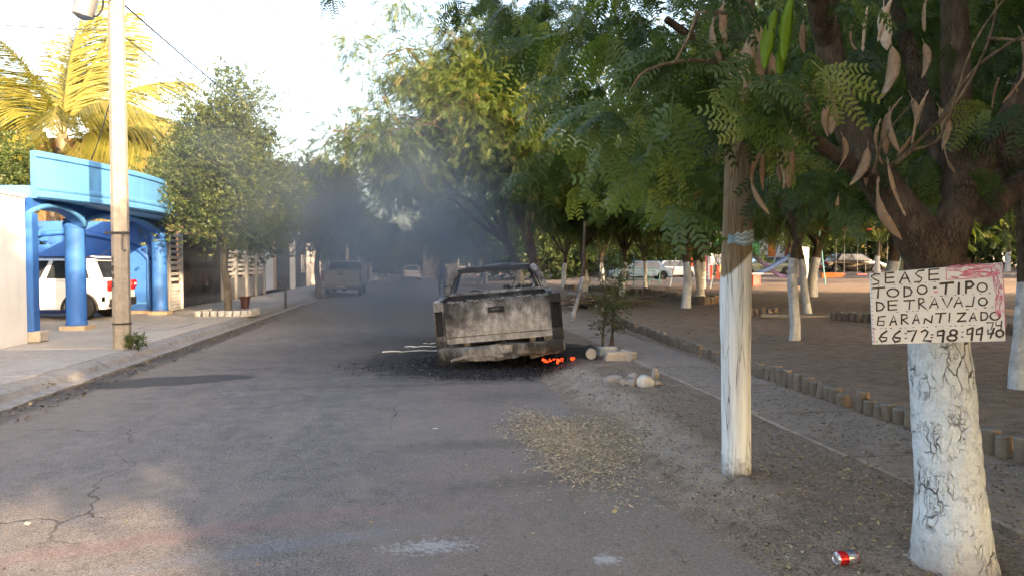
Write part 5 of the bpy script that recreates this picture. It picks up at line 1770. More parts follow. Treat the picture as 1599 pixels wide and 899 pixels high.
# ------------------------------------------------------------------ cars
def car(name, label, loc, rz, L, W, H, paint, belt=0.9, cab=(0.5, 0.9, 2.6, 3.35), hood=0.82, trunk=0.92, r=0.3, ax=(0.72, 3.5), clear=0.2, cat='car', group=None, detail=False):
    """y = 0 at the tail; cab = foot of rear glass, rear roof edge, front roof edge, foot of windscreen"""
    root = thing(name, label, cat, loc, rz, group)
    arch = []
    for yc in (ax[1], ax[0]):
        arch.append([(yc + (r + 0.07) * math.cos(math.pi * k / 10), 0.26 + (r + 0.09) * math.sin(math.pi * k / 10)) for k in range(11)])
    poly = [(0.0, 0.42), (0.02, trunk - 0.06), (0.1, trunk), (cab[0], belt), (cab[3], belt), (L - 0.6, hood), (L - 0.12, hood - 0.14), (L, 0.5), (L - 0.05, clear)]
    poly += arch[0] + arch[1] + [(0.06, clear + 0.02)]
    MB().prism(poly, -W / 2, W / 2, 'x').build('body', paint, root, bevel=0.05, segs=3, smooth=40)
    hw0, hw1 = W / 2 - 0.035, W / 2 - 0.2
    c0, c1, c2, c3 = cab
    zb, zt = belt - 0.02, H
    vs = [(-hw0, c0, zb), (hw0, c0, zb), (hw0, c3, zb), (-hw0, c3, zb), (-hw1, c1, zt - 0.03), (hw1, c1, zt - 0.03), (hw1, c2, zt - 0.03), (-hw1, c2, zt - 0.03)]
    mb = MB().add(vs, [(3, 2, 1, 0), (4, 5, 6, 7), (0, 1, 5, 4), (1, 2, 6, 5), (2, 3, 7, 6), (3, 0, 4, 7)])
    mb.build('cabin', paint, root, bevel=0.06, segs=3, smooth=50)

    def pane(a, b, c, d, nm, off):
        A, B, C_, D_ = [Vector(q) for q in (a, b, c, d)]
        o = Vector(off)
        mbp = MB().add([A + o, B + o, C_ + o, D_ + o, A + o * 0.2, B + o * 0.2, C_ + o * 0.2, D_ + o * 0.2], [(0, 1, 2, 3), (0, 4, 5, 1), (1, 5, 6, 2), (2, 6, 7, 3), (3, 7, 4, 0)])
        mbp.build(nm, M['glass'], root)

    def lerp3(p_, q_, t):
        return tuple(p_[k] + (q_[k] - p_[k]) * t for k in range(3))
    for s in (-1, 1):
        lo0, lo1 = (s * hw0, c0, zb), (s * hw0, c3, zb)
        hi0, hi1 = (s * hw1, c1, zt), (s * hw1, c2, zt)

        def onside(u, v):
            return lerp3(lerp3(lo0, lo1, u), lerp3(hi0, hi1, u), v)
        for u0, u1 in ((0.1, 0.47), (0.52, 0.9)):
            pane(onside(u0, 0.12), onside(u1, 0.12), onside(min(u1, 0.9), 0.86), onside(max(u0, 0.12), 0.86), 'side_window', (s * 0.012, 0, 0.004))
    for (lo, hi, nm, o) in ((c0, c1, 'rear_window', -0.012), (c3, c2, 'windscreen', 0.012)):
        def onend(u, v):
            return lerp3((-hw0 + 2 * hw0 * u, lo, zb), (-hw1 + 2 * hw1 * u, hi, zt - 0.02), v)
        pane(onend(0.08, 0.14), onend(0.92, 0.14), onend(0.92, 0.88), onend(0.08, 0.88), nm, (0, o, 0.006))
    for s in (-1, 1):
        for yc in ax:
            wheel_parts(root, Vector((s * (W / 2 - 0.1), yc, r)), r, 0.2, False, s)
        MB().box((s * (W / 2 - 0.15), 0.03, trunk - 0.16), (0.28, 0.08, 0.16)).build('tail_lamp', M['tail_red'], root, bevel=0.02)
        MB().box((s * (W / 2 - 0.22), L - 0.08, hood - 0.2), (0.34, 0.12, 0.14)).build('headlamp', M['lamp_clear'], root, bevel=0.03)
    MB().box((0, 0.02, 0.42), (W - 0.1, 0.1, 0.16)).build('rear_bumper', paint if not detail else M['plastic'], root, bevel=0.03)
    MB().box((0, L - 0.02, 0.4), (W - 0.1, 0.1, 0.18)).build('front_bumper', paint, root, bevel=0.03)
    MB().box((0, -0.012, 0.66), (0.42, 0.012, 0.13)).build('number_plate', M['plate'], root)
    return root


# white compact SUV in the carport, its tail to the street
suv = car('compact_suv', 'white compact SUV parked tail-out inside the blue carport', (-7.75, 19.85, 0.165), R(90), 3.72, 1.72, 1.56, M['white_car'], belt=0.98, cab=(0.16, 0.42, 2.35, 3.0), hood=0.98, trunk=0.95, r=0.33, ax=(0.68, 3.05), clear=0.24, detail=True)
for s in (-1, 1):
    MB().beam((s * 0.6, 0.5, 1.575), (s * 0.6, 2.2, 1.575), 0.03, 0.03).build('roof_rail', M['plastic'], suv, bevel=0.006)
    MB().box((s * 0.72, 0.0, 0.88), (0.28, 0.1, 0.2)).build('lamp_cluster', M['tail_red'], suv, bevel=0.03)
    MB().box((s * 0.72, -0.045, 0.87), (0.12, 0.03, 0.06)).build('reversing_lamp', M['lamp_clear'], suv, bevel=0.008)
    MB().box((s * 0.83, 0.12, 0.52), (0.06, 0.1, 0.14)).build('bumper_vent', M['plastic'], suv, bevel=0.01)
    for yc in (0.68, 3.05):
        P_ = [(s * 0.865, yc + 0.42 * math.cos(math.pi * k / 12), 0.25 + 0.44 * math.sin(math.pi * k / 12)) for k in range(13)]
        MB().tube(P_, 0.035, 6).build('arch_trim', M['plastic'], suv, smooth=50)
MB().box((0, 0.0, 0.42), (1.55, 0.12, 0.2)).build('bumper_skirt', M['plastic'], suv, bevel=0.02)
MB().tube([(0.0, 0.6, 1.56), (0.0, 0.3, 1.78)], [0.012, 0.004], 6).build('antenna', M['plastic'], suv)
MB().box((0, 0.4, 1.575), (1.25, 0.22, 0.03), rot=(0.15, 0, 0)).build('spoiler', M['white_car'], suv, bevel=0.01)
car('white_car', 'small white car far down the middle of the street', (-0.75, 71, 0.02), R(2), 4.0, 1.7, 1.5, M['white_car'], belt=0.92, cab=(0.1, 0.5, 2.3, 3.1))
# cars beyond the park
cz = park_h
for (nm, lb, px, d, z_, rz, pm_, kw) in (
        ('blue_sedan', 'faded blue-grey sedan parked beyond the park behind the thin pale trunk', 1046, 52, 0.42, 84, 'blue_car', {}),
        ('white_sedan', 'white sedan parked behind the blue-grey one', 1085, 57, 0.45, 84, 'white_car', {}),
        ('grey_wagon', 'dull grey-green wagon parked behind the slides', 1236, 53, 0.72, 84, 'green_car', dict(cab=(0.1, 0.5, 2.5, 3.3), trunk=0.95)),
        ('black_sedan', 'glossy black sedan parked in front of the yellow fence', 1283, 51, 0.92, -97, 'black_car', {})):
    q = at(px, 430, d)
    car(nm, lb, (q.x, q.y, z_), R(rz), 4.35, 1.7, 1.42, M[pm_], group='cars parked beyond the park', **kw)

# ------------------------------------------------------------------ blue carport
cp = thing('blue_carport', 'sky-blue carport with round columns and a bowed parapet', 'carport', (-7.3, 13.7, 0.16))
O = Vector((-7.3, 13.7, 0.16))


def lp(x, y, z):
    return Vector((x, y, z)) - O


def bow(t):
    """front edge of the roof, t from 0 (near) to 1 (far)"""
    return (-6.95 + 0.6 * math.sin(math.pi * min(1, t * 1.03)) ** 0.8 - 0.05 * t if t < 0.97 else -7.0, 14.05 + 8.3 * t)


FP = [(0.0, 2.76), (0.05, 2.79), (0.05, 2.86), (0.02, 2.90), (0.05, 2.94), (0.05, 2.99), (0.0, 3.03), (0.0, 3.50), (0.04, 3.52), (0.04, 3.60), (0.0, 3.63), (-0.12, 3.63), (-0.12, 2.76)]
mb = MB()
n = len(FP)
ns = 40
for i in range(ns + 1):
    t = i / ns
    x, y = bow(t)
    x2, y2 = bow(min(1, t + 0.01))
    x1, y1 = bow(max(0, t - 0.01))
    d = Vector((x2 - x1, y2 - y1, 0)).normalized()
    nrm_ = Vector((d.y, -d.x, 0))
    for (o_, z) in FP:
        mb.v.append(tuple(lp(x + nrm_.x * o_, y + nrm_.y * o_, z + 0.1 * t)))
for i in range(ns):
    for k in range(n):
        k2 = (k + 1) % n
        mb.f.append((i * n + k, i * n + k2, (i + 1) * n + k2, (i + 1) * n + k))
        mb.m.append(0)
mb.f += [tuple(range(n)), tuple(ns * n + k for k in reversed(range(n)))]
mb.m += [0, 0]
mb.build('parapet', M['sky_blue'], cp, smooth=25)
poly = [(bow(i / 30)[0] - 0.1 - O.x, bow(i / 30)[1] - O.y) for i in range(31)]
poly += [(-8.5 - O.x, 22.3 - O.y), (-8.5 - O.x, 14.1 - O.y)]
MB().prism(poly, 2.775 - O.z, 2.99 - O.z, 'z').build('roof_slab', M['sky_blue'], cp)
mb = MB().box(lp(-6.92, 13.68, 1.36), (0.26, 0.24, 2.2))
mb.build('square_post', M['blue'], cp, bevel=0.02)
MB().box(lp(-6.86, 13.72, 0.27), (0.34, 0.34, 0.2)).build('post_footing', M['block'], cp, bevel=0.02)


def column(x, y):
    c = MB().lathe([(0.205, 0.26 - O.z), (0.21, 0.3 - O.z), (0.195, 0.34 - O.z), (0.195, 2.3 - O.z), (0.2, 2.32 - O.z), (0.225, 2.36 - O.z), (0.225, 2.44 - O.z), (0.2, 2.47 - O.z), (0.235, 2.52 - O.z)], 28, M=Matrix.Translation((x - O.x, y - O.y, 0))).build('column', M['blue'], cp, smooth=40)
    MB().box((x - O.x, y - O.y, 0.205 - O.z), (0.5, 0.5, 0.1)).build('plinth', M['block'], c, bevel=0.01)
    for s, ax_ in ((1, 0), (-1, 1)):
        for k in range(5):
            u = -0.2 + 0.1 * k
            if ax_ == 0:
                MB().box((x - O.x + 0.256, y - O.y + u, 0.205 - O.z), (0.012, 0.09, 0.09)).build('tile', M['tile'], c, bevel=0.003)
            else:
                MB().box((x - O.x + u, y - O.y - 0.256, 0.205 - O.z), (0.09, 0.012, 0.09)).build('tile', M['tile'], c, bevel=0.003)
    return c


column(-7.3, 16.3)
column(-7.25, 21.1)


def arch(y0, y1, zs, zc, x, th):
    mb = MB()
    n_ = 18
    outer, inner = [], []
    for i in range(n_ + 1):
        t = i / n_
        y = y0 + (y1 - y0) * t
        zi = zs + (zc - zs) * math.sin(math.pi * t) ** 0.7
        inner.append((y, zi))
    for a, b in zip(inner, inner[1:]):
        mb.add([lp(x - th / 2, a[0], a[1]), lp(x - th / 2, b[0], b[1]), lp(x - th / 2, b[0], 2.77), lp(x - th / 2, a[0], 2.77), lp(x + th / 2, a[0], a[1]), lp(x + th / 2, b[0], b[1]), lp(x + th / 2, b[0], 2.77), lp(x + th / 2, a[0], 2.77)],
               [(0, 1, 2, 3), (7, 6, 5, 4), (0, 4, 5, 1)])
    mb.build('arch', M['blue'], cp)
    P_ = [lp(x + th / 2 + 0.02, y, z + 0.05) for y, z in inner]
    MB().tube(P_, 0.05, 8).build('arch_moulding', M['sky_blue'], cp, smooth=60)


arch(13.8, 16.15, 2.34, 2.64, -7.15, 0.22)
arch(16.45, 20.95, 2.42, 2.7, -7.3, 0.22)
# far side wall with an arched recess frame, and the back wall
MB().box(lp(-9.9, 21.7, 1.47), (5.2, 0.2, 2.6)).build('side_wall', M['blue'], cp)
P_ = []
for i in range(25):
    t = i / 24
    P_.append(lp(-7.7 - 4.4 * t, 21.57, 1.7 + 0.75 * math.sin(math.pi * t) ** 0.6))
MB().tube([lp(-7.7, 21.57, 0.2)] + P_ + [lp(-12.1, 21.57, 0.2)], 0.07, 8).build('recess_moulding', M['blue'], cp, smooth=60)
MB().box(lp(-9.9, 21.585, 0.45), (4.9, 0.03, 0.05)).build('dado_rail', M['sky_blue'], cp)
MB().box(lp(-7.8, 21.5, 0.2), (1.0, 0.2, 0.08)).build('tile_skirting', M['tile'], cp, bevel=0.004)
MB().box(lp(-12.6, 17.6, 1.47), (0.2, 8.1, 2.6)).build('back_wall', M['blue'], cp)
# plant seen through the near arch
tree('leafy climbing plant hanging in the carport behind the near arch', (-9.9, 18.0, 0.16), 1.9, 0.02, (0.3, -0.3, 2.1), (0.6, 0.5, 0.45), 16, 60, T_OVA, G_OVA, white=-1, seed=80, name='hanging_plant', cat='plant', sig=(0.12, 0.2), nlimb=3)

# white street wall at the left edge
wl = thing('white_wall', 'plain white rendered wall at the left edge beside the carport', 'wall', (-7.0, 9.5, 0.15))
MB().box((0, 0, 1.27), (0.24, 8.1, 2.62)).build('wall_face', M['white_wall'], wl, bevel=0.02)
MB().box((0, 0, 2.6), (0.3, 8.14, 0.06)).build('coping', M['white_wall'], wl, bevel=0.01)

# ------------------------------------------------------------------ concrete utility poles and wires
def conc_pole(x, y, h, label, detail):
    root = thing('utility_pole', label, 'utility pole', (x, y, 0.14), group='concrete utility poles')
    mb = MB().lathe([(0.142, -0.15), (0.142, 0.0), (0.14, 0.4), (0.115, h)], 8)
    mb.build('shaft', M['pole'], root, rot=(0, 0, R(22.5)), smooth=20)
    for z in ([1.93, 0.43] if detail else [h - 1.2]):
        MB().lathe([(0.138, z - 0.015), (0.148, z - 0.015), (0.148, z + 0.015), (0.138, z + 0.015)], 8, M=Matrix.Rotation(R(22.5), 4, 'Z')).build('steel_band', M['black_metal'], root)
    if detail:
        MB().tube([(0.09, -0.14, 1.92), (0.09, -0.16, 1.75), (0.1, -0.18, 1.65), (0.13, -0.18, 1.62), (0.15, -0.18, 1.66)], 0.014, 6).build('hook', M['black_metal'], root, smooth=60)
        MB().beam((-0.2, -0.1, 1.93), (0.18, -0.16, 1.93), 0.025, 0.04).build('clamp_bar', M['black_metal'], root)
        # four hand-painted characters one above the other: T e a o
        gl = [[(0, 1), (1, 1)], [(.5, 1), (.5, .1)], [(.1, -.7), (.8, -.6), (.7, -.3), (.2, -.35), (.1, -.8), (.4, -1.1), (.9, -1.0)], [(.8, -1.7), (.2, -1.7), (.1, -2.1), (.6, -2.2), (.8, -1.7), (.9, -2.3)], [(.2, -2.9), (.1, -3.4), (.5, -3.7), (.9, -3.3), (.7, -2.85)]]
        mb = MB()
        for g_ in gl:
            for a, b in zip(g_, g_[1:]):
                f = lambda q: Vector((-0.116 + q[0] * 0.062, -0.076 - q[0] * 0.062 * 0.6 - 0.006, 1.42 + q[1] * 0.105))
                mb.beam(f(a), f(b), 0.012, 0.014)
        mb.build('painted_letters', M['ink'], root)
    mb = MB().beam((-0.9, 0, h - 0.4), (0.9, 0, h - 0.4), 0.1, 0.12)
    mb.build('crossarm', M['wood'], root, bevel=0.005)
    for k in (-0.8, -0.3, 0.3, 0.8):
        MB().lathe([(0.03, h - 0.34), (0.05, h - 0.3), (0.03, h - 0.26), (0.05, h - 0.22), (0.02, h - 0.18)], 10, M=Matrix.Translation((k, 0, 0))).build('insulator', M['white_metal'], root, smooth=40)
    return root


conc_pole(-4.94, 12.6, 9.4, 'near grey concrete utility pole at the kerb in front of the carport', True)
conc_pole(-5.0, 50.5, 11.0, 'distant concrete utility pole rising above the left street trees', False)


def wire(a, b, sag, label, r=0.012, group='overhead wires'):
    a, b = Vector(a), Vector(b)
    P_ = []
    for i in range(25):
        t = i / 24
        P_.append(a.lerp(b, t) - a - Vector((0, 0, 4 * sag * t * (1 - t))))
    o = MB().tube(P_, r, 5).build('overhead_wire', M['rubber'], loc=a)
    tag(o, label, 'wire', group)


wire((-4.9, 12.6, 5.9), (-5.0, 50.4, 7.6), 0.4, 'thick overhead cable running from the near pole up the street', 0.015)
wire((-5.0, 12.6, 5.45), (-5.0, 50.4, 7.0), 0.5, 'lower thin wire from the near pole up the street', 0.01)
wire((-4.2, 12.6, 9.1), (-4.2, 50.5, 10.7), 0.6, 'topmost power wire right of the near pole', 0.012)
wire((-4.9, 12.6, 5.9), (-5.5, -20, 7.2), 0.5, 'thick overhead cable passing the palm towards the viewer', 0.014)
wire((-5.05, 12.6, 4.3), (-11, 24.5, 4.4), 0.5, 'thin house drop wire from the near pole to the brick house', 0.009)
wire((-5.1, 12.6, 5.4), (-14, 10, 5.9), 0.35, 'thin wire crossing in front of the palm to the left', 0.01)
wire((-4.6, 12.6, 7.4), (-4.6, 50.4, 9.3), 0.5, 'second thin power wire between the cable and the topmost wire', 0.009)
wire((-5.0, 50.4, 7.6), (-5.0, 110, 8.0), 0.6, 'cable beyond the distant pole', 0.02)
# coil of spare cable on the wires
p = at(134, 2, 12.2)
ck = thing('cable_coil', 'bundle of grey cable splice and looped spare wire hanging above the palm', 'cable coil', p)
MB().lathe([(0.05, -0.32), (0.17, -0.26), (0.19, 0), (0.19, 0.3), (0.05, 0.34)], 14, M=Matrix.Rotation(R(12), 4, 'Y')).build('splice_case', M['steel'], ck, smooth=40)
P_ = [(0.12 + 0.16 * math.sin(6.283 * k / 20), 0, 0.0 + 0.26 * math.cos(6.283 * k / 20)) for k in range(21)]
MB().tube(P_, 0.016, 6).build('cable_loop', M['rubber'], ck, smooth=60)

# ------------------------------------------------------------------ coconut palm
pbase = Vector((-11.8, 25.0, 0))
palm = thing('coconut_palm', 'sunlit golden coconut palm behind the carport', 'palm tree', pbase)
top = at(98, 215, 23.2) - pbase
P, Q = poly_smooth([Vector((0.1, 0, 0)), Vector((0.05, 0, 2)), Vector((0, 0, 4)), top], [0.2, 0.16, 0.15, 0.13], 8)
MB().tube(P, Q, 14, rough=0.05, rng=random.Random(2)).build('trunk', M['bark_grey'], palm, smooth=60)


def frond_mesh(seed, L, droop):
    """arched midrib with two rows of narrow leaflets; lies along +Y, arching to -Z"""
    rg = np.random.default_rng(seed)
    V, F, rs = [], [], []
    n_ = 120

    def spine(t):
        return np.array([0, L * t * (1 - 0.12 * droop * t), 0.28 * L * t - droop * L * 0.55 * t ** 2.2])
    for i in range(14):
        a, b = spine(i / 14), spine((i + 1) / 14)
        w0, w1 = 0.035 * (1 - i / 15), 0.035 * (1 - (i + 1) / 15)
        k = len(V)
        V += [a + (-w0, 0, 0), a + (w0, 0, 0), b + (w1, 0, 0), b + (-w1, 0, 0)]
        F.append((k, k + 1, k + 2, k + 3))
        rs.append(0.75)
    for i in range(n_):
        t = 0.14 + 0.86 * i / n_
        p = spine(t)
        tan = spine(min(1, t + 0.02)) - spine(t - 0.02)
        tan /= np.linalg.norm(tan)
        ll = L * 0.21 * (0.45 + 1.0 * math.sin(math.pi * min(1, 0.12 + t * 0.88)) ** 0.7) * rg.uniform(0.85, 1.1)
        for s in (-1, 1):
            side = np.array([s, 0, 0])
            d = side * 0.72 + tan * 0.55 + np.array([0, 0, -0.2 - 0.35 * droop + rg.normal() * 0.1])
            d /= np.linalg.norm(d)
            w = 0.021
            m_ = p + d * ll * 0.5 + np.array([0, 0, -0.03 * ll])
            e = p + d * ll + np.array([0, 0, -0.28 * ll])
            k = len(V)
            V += [p - tan * w, p + tan * w, m_ + tan * w, m_ - tan * w, e]
            F.append((k, k + 1, k + 2, k + 3))
            F.append((k + 3, k + 2, k + 4, k + 4))
            q = min(1, max(0, 0.5 + rg.normal() * 0.2))
            rs += [q, q]
    me = bpy.data.meshes.new('frond')
    me.from_pydata([tuple(v) for v in V], [], [tuple(dict.fromkeys(f)) for f in F])
    me.materials.append(G_PALM)
    at_ = me.attributes.new('rnd', 'FLOAT', 'FACE')
    at_.data.foreach_set('value', rs)
    return me


FR = [frond_mesh(k, 5.9, dr_) for k, dr_ in enumerate((0.35, 0.75, 1.15, 1.6))]
frr = random.Random(31)
# azimuth (deg, 0 = to the right in the picture), elevation, curvature, length
for (az, el, c, s_) in ((100, 68, 0, 1.0), (75, 62, 0, 0.95), (120, 60, 1, 1.0), (150, 45, 1, 1.0), (172, 30, 1, 1.0), (190, 12, 2, 0.9), (205, -5, 2, 0.85), (30, 52, 1, 0.85), (12, 22, 2, 0.98), (-8, 8, 2, 0.95), (4, 15, 2, 0.9), (18, 32, 2, 0.9), (0, -2, 3, 0.8), (-20, -12, 3, 0.8), (55, 74, 0, 0.9), (85, 80, 0, 1.0), (112, 74, 1, 1.0), (135, 55, 1, 0.95), (160, 52, 1, 0.95), (40, 40, 2, 0.9), (182, 22, 2, 0.95), (230, 40, 2, 0.8),
                        (270, 55, 1, 0.85), (300, 30, 2, 0.8), (250, 10, 3, 0.7), (330, 40, 2, 0.75), (90, 20, 2, 0.9), (140, 10, 3, 0.85), (-40, -25, 3, 0.6), (220, -30, 3, 0.6)):
    o = link('frond', FR[c], palm)
    o.location = top
    o.rotation_mode = 'ZXY'
    o.rotation_euler = Euler((R(el), R(frr.uniform(-15, 15)), R(az - 90)), 'ZXY')
    o.rotation_mode = 'XYZ'
    Mx = Matrix.Rotation(R(az - 90) - YAW, 4, 'Z') @ Matrix.Rotation(R(el - 14), 4, 'X') @ Matrix.Rotation(R(frr.uniform(-25, 25)), 4, 'Y')
    o.matrix_local = Matrix.Translation(top) @ Mx @ Matrix.Scale(s_, 4)
MB().lathe([(0.1, -0.5), (0.2, -0.3), (0.16, 0.0), (0.05, 0.5)], 10, M=Matrix.Translation(top)).build('crown_shaft', M['tile'], palm, smooth=60)

# ------------------------------------------------------------------ houses on the left
def house(label, x0, x1, y0, y1, h, mat, opens=(), parapet=0.25, name='house', cornice=True):
    """street face at x1; opens: (y, z, w, h, kind)"""
    root = thing(name, label, 'house', (x1, (y0 + y1) / 2, 0.1))
    cy = (y0 + y1) / 2
    MB().box(((x0 - x1) / 2, 0, h / 2), (x1 - x0, y1 - y0 - 0.02, h)).build('wall', mat, root, bevel=0.02)
    if cornice:
        MB().box(((x0 - x1) / 2 + 0.04, 0, h + 0.06), (x1 - x0 + 0.16, y1 - y0 + 0.06, 0.12)).build('cornice', mat, root, bevel=0.015)
    for (y, z, w, hh, k) in opens:
        yl = y - cy
        if k == 'window':
            f = MB()
            for (a, b, c_, d_) in ((0, hh / 2, w + 0.12, 0.06), (0, -hh / 2, w + 0.12, 0.06), (-w / 2, 0, 0.06, hh), (w / 2, 0, 0.06, hh), (0, 0, 0.04, hh)):
                f.box((0.03, yl + a, z + b), (0.08, c_, d_))
            fo = f.build('window', M['white_metal'], root)
            MB().box((0.015, yl, z), (0.02, w, hh)).build('pane', M['glass'], fo)
            for q in range(5):
                MB().tube([(0.09, yl - w / 2 + w * (q + 0.5) / 5, z - hh / 2), (0.09, yl - w / 2 + w * (q + 0.5) / 5, z + hh / 2)], 0.01, 5).build('bar', M['black_metal'], fo)
        elif k == 'door':
            d_ = MB().box((0.02, yl, z), (0.06, w, hh)).build('door', M['black_metal'], root, bevel=0.006)
            MB().box((0.07, yl + w * 0.35, z), (0.05, 0.04, 0.14)).build('handle', M['steel'], d_)
        elif k == 'garage':
            d_ = MB().box((0.02, yl, z), (0.05, w, hh)).build('garage_door', M['white_metal'], root)
            for q in range(6):
                MB().box((0.055, yl, z - hh / 2 + hh * (q + 0.5) / 6), (0.02, w - 0.04, hh / 6 - 0.03)).build('panel', M['white_metal'], d_, bevel=0.004)
        elif k == 'pillar':
            MB().box((0.12, yl, z), (0.3, w, hh)).build('pillar', M['white_wall'], root, bevel=0.01)
    return root


house('brick house with bare red brick upper wall behind the palm', -17, -10.6, 26.5, 35.5, 5.7, M['brick'], ((28.5, 4.3, 1.2, 1.1, 'window'), (32.5, 4.6, 1.2, 1.1, 'window')))
house('two-storey peach house behind the small-leaved street tree', -15, -8.3, 35.6, 43.0, 6.6, M['peach_wall'], ((37.5, 4.7, 1.3, 1.2, 'window'), (41, 4.7, 1.3, 1.2, 'window'), (40.5, 1.15, 2.6, 2.2, 'garage')))
house('dark single-storey house front behind the parked silver pickup', -15, -7.6, 43.2, 50.0, 3.2, M['dark_wall'], ((45, 1.1, 1.0, 2.1, 'door'), (48, 1.5, 1.3, 1.1, 'window'), (43.5, 1.45, 0.35, 2.9, 'pillar'), (49.7, 1.45, 0.35, 2.9, 'pillar')))
house('cream house front with white pillars past the silver pickup', -15, -7.4, 50.2, 58, 3.4, M['cream_wall'], ((52, 1.1, 1.0, 2.1, 'door'), (55.5, 1.15, 2.6, 2.2, 'garage'), (50.6, 1.5, 0.4, 3.0, 'pillar'), (57.5, 1.5, 0.4, 3.0, 'pillar')))
house('white house front under the flat-topped street tree', -15, -7.3, 58.2, 68, 3.3, M['white_wall'], ((60, 1.1, 1.0, 2.1, 'door'), (64.5, 1.15, 2.8, 2.2, 'garage')))
house('grey house front farther along the left pavement', -15, -7.3, 68.2, 80, 3.2, M['grey_wall'], ((71, 1.1, 1.0, 2.1, 'door'), (76, 1.15, 2.8, 2.2, 'garage'), (79.4, 1.5, 0.4, 3.0, 'pillar')))
house('last pale house on the left of the street', -15, -7.2, 80.2, 110, 3.4, M['white_wall'], ((84, 1.1, 1.0, 2.1, 'door'), (92, 1.15, 2.8, 2.2, 'garage')))
# louvred gate, black gate, slatted gate
lg = thing('louvred_gate', 'narrow white louvred gate right of the carport', 'gate', (-7.35, 22.6, 0.15))
for yv in (-0.46, 0.62):
    MB().box((0, yv, 1.2), (0.1, 0.12, 2.4)).build('gate_post', M['white_metal'], lg, bevel=0.008)
MB().box((0, 0.08, 0.42), (0.05, 0.94, 0.78)).build('lower_panel', M['white_metal'], lg, bevel=0.005)
for k in range(9):
    MB().box((0, 0.08, 0.95 + k * 0.165), (0.05, 0.94, 0.085), rot=(0, 0.25, 0)).build('slat', M['white_metal'], lg, bevel=0.004)
for k in range(7):
    MB().box((0.03, 0.08, 0.1 + k * 0.105), (0.012, 0.9, 0.012)).build('groove', M['grey_wall'], lg)
MB().box((-0.12, 0.08, 1.2), (0.02, 1.0, 2.4)).build('backing', M['black_metal'], lg)
bg_ = thing('black_gate', 'wide glossy black sheet gate behind the stone-ringed tree', 'gate', (-7.4, 25.5, 0.15))
for k in range(6):
    MB().box((0, -1.9 + k * 0.76, 1.15), (0.04, 0.75, 2.3)).build('panel', M['black_car'], bg_, bevel=0.006)
MB().box((0.03, 0, 2.32), (0.08, 4.6, 0.08)).build('top_rail', M['black_metal'], bg_)
MB().box((-0.03, 0, 0.0), (0.3, 4.7, 0.1)).build('sill', M['kerb'], bg_)
sg_ = thing('slatted_gate', 'grey gate with horizontal slats above solid panels, behind the smoke', 'gate', (-7.4, 31.5, 0.15))
for yv in (-3.4, -1.6, 0.2, 2.0, 3.6):
    MB().box((0, yv, 1.15), (0.22, 0.26, 2.3)).build('gate_post', M['grey_wall'], sg_, bevel=0.01)
for k in range(4):
    yc = (-2.5, -0.7, 1.1, 2.8)[k]
    MB().box((0, yc, 0.45), (0.05, 1.5, 0.85)).build('lower_panel', M['steel'], sg_, bevel=0.006)
    for q in range(7):
        MB().box((0, yc, 1.02 + q * 0.18), (0.04, 1.5, 0.1)).build('slat', M['white_metal'], sg_)
MB().box((-0.3, 0, 1.15), (0.1, 7.2, 2.3)).build('backing', M['dark_wall'], sg_)

# ------------------------------------------------------------------ things on the left pavement
ring = thing('planter_ring', 'ring of whitewashed kerb stones round the small-leaved tree', 'planter', (-5.3, 20.6, 0.155))
rs_ = random.Random(6)
st_me = None
for k in range(18):
    side = k // 5
    u = (k % 5) / 4 - 0.5
    if k < 7:
        x, y = -0.6 + k * 0.2, -0.62
    elif k < 13:
        x, y = 0.68, -0.5 + (k - 7) * 0.2
    else:
        x, y = -0.62, -0.45 + (k - 13) * 0.22
    mb = MB().box((0, 0, 0.07), (0.17, 0.15, 0.17))
    if st_me is None or k % 4 == 0:
        mb.v = [(a + rs_.uniform(-.012, .012), b + rs_.uniform(-.012, .012), c + rs_.uniform(-.012, .012)) for a, b, c in mb.v]
        o = mb.build('stone', M['limestone'], ring, bevel=0.018, segs=2, smooth=50)
        st_me = o.data
    else:
        o = link('stone', st_me, ring)
    o.location = (x, y, 0)
    o.rotation_euler = (0, 0, rs_.uniform(-0.15, 0.15))
p = gnd(262, 508, 0.163)
cv = thing('access_cover', 'rectangular access cover outlined in the driveway concrete', 'cover', (p.x, p.y, 0.164))
MB().box((0, 0, 0.0), (0.86, 1.5, 0.006)).build('frame', M['kerb'], cv)
MB().box((0, 0, 0.004), (0.72, 1.36, 0.006)).build('lid', M['drive'], cv)
p = gnd(446, 481, 0.155)
mp = thing('meter_post', 'short dark meter post standing on the left pavement', 'post', p)
MB().box((0, 0, 0.4), (0.07, 0.07, 0.8)).build('stem', M['black_metal'], mp, bevel=0.006)
MB().box((0, 0, 0.92), (0.22, 0.16, 0.2)).build('box', M['plastic'], mp, bevel=0.015)
MB().tube([(-0.18, 0, 0.84), (0.18, 0, 0.84)], 0.015, 6).build('pipe', M['steel'], mp)
p = gnd(383, 481, 0.155)
bk = thing('planter_bucket', 'dull red bucket standing by the wall past the stone ring', 'bucket', p)
MB().lathe([(0.12, 0), (0.15, 0.34), (0.17, 0.35), (0.17, 0.38), (0.14, 0.38), (0.12, 0.3)], 18).build('pail', M['bucket_red'], bk, smooth=40)
tree('small leafy weed at the foot of the near concrete pole', (-4.72, 12.42, 0.14), 0.1, 0.01, (0.02, 0, 0.2), (0.09, 0.09, 0.11), 7, 9, T_OVA, G_OVA, white=-1, seed=81, name='weed', cat='plant', sig=(0.03, 0.05), nlimb=3, smin=0.5, smax=0.8)
tree('low tuft of grass in the left gutter', tuple(gnd(57, 604, 0.05)), 0.03, 0.004, (0, 0, 0.03), (0.12, 0.06, 0.03), 6, 9, T_OVA, G_OVA, white=-1, seed=82, name='weed', cat='plant', sig=(0.03, 0.05), nlimb=3, smin=0.2, smax=0.4)

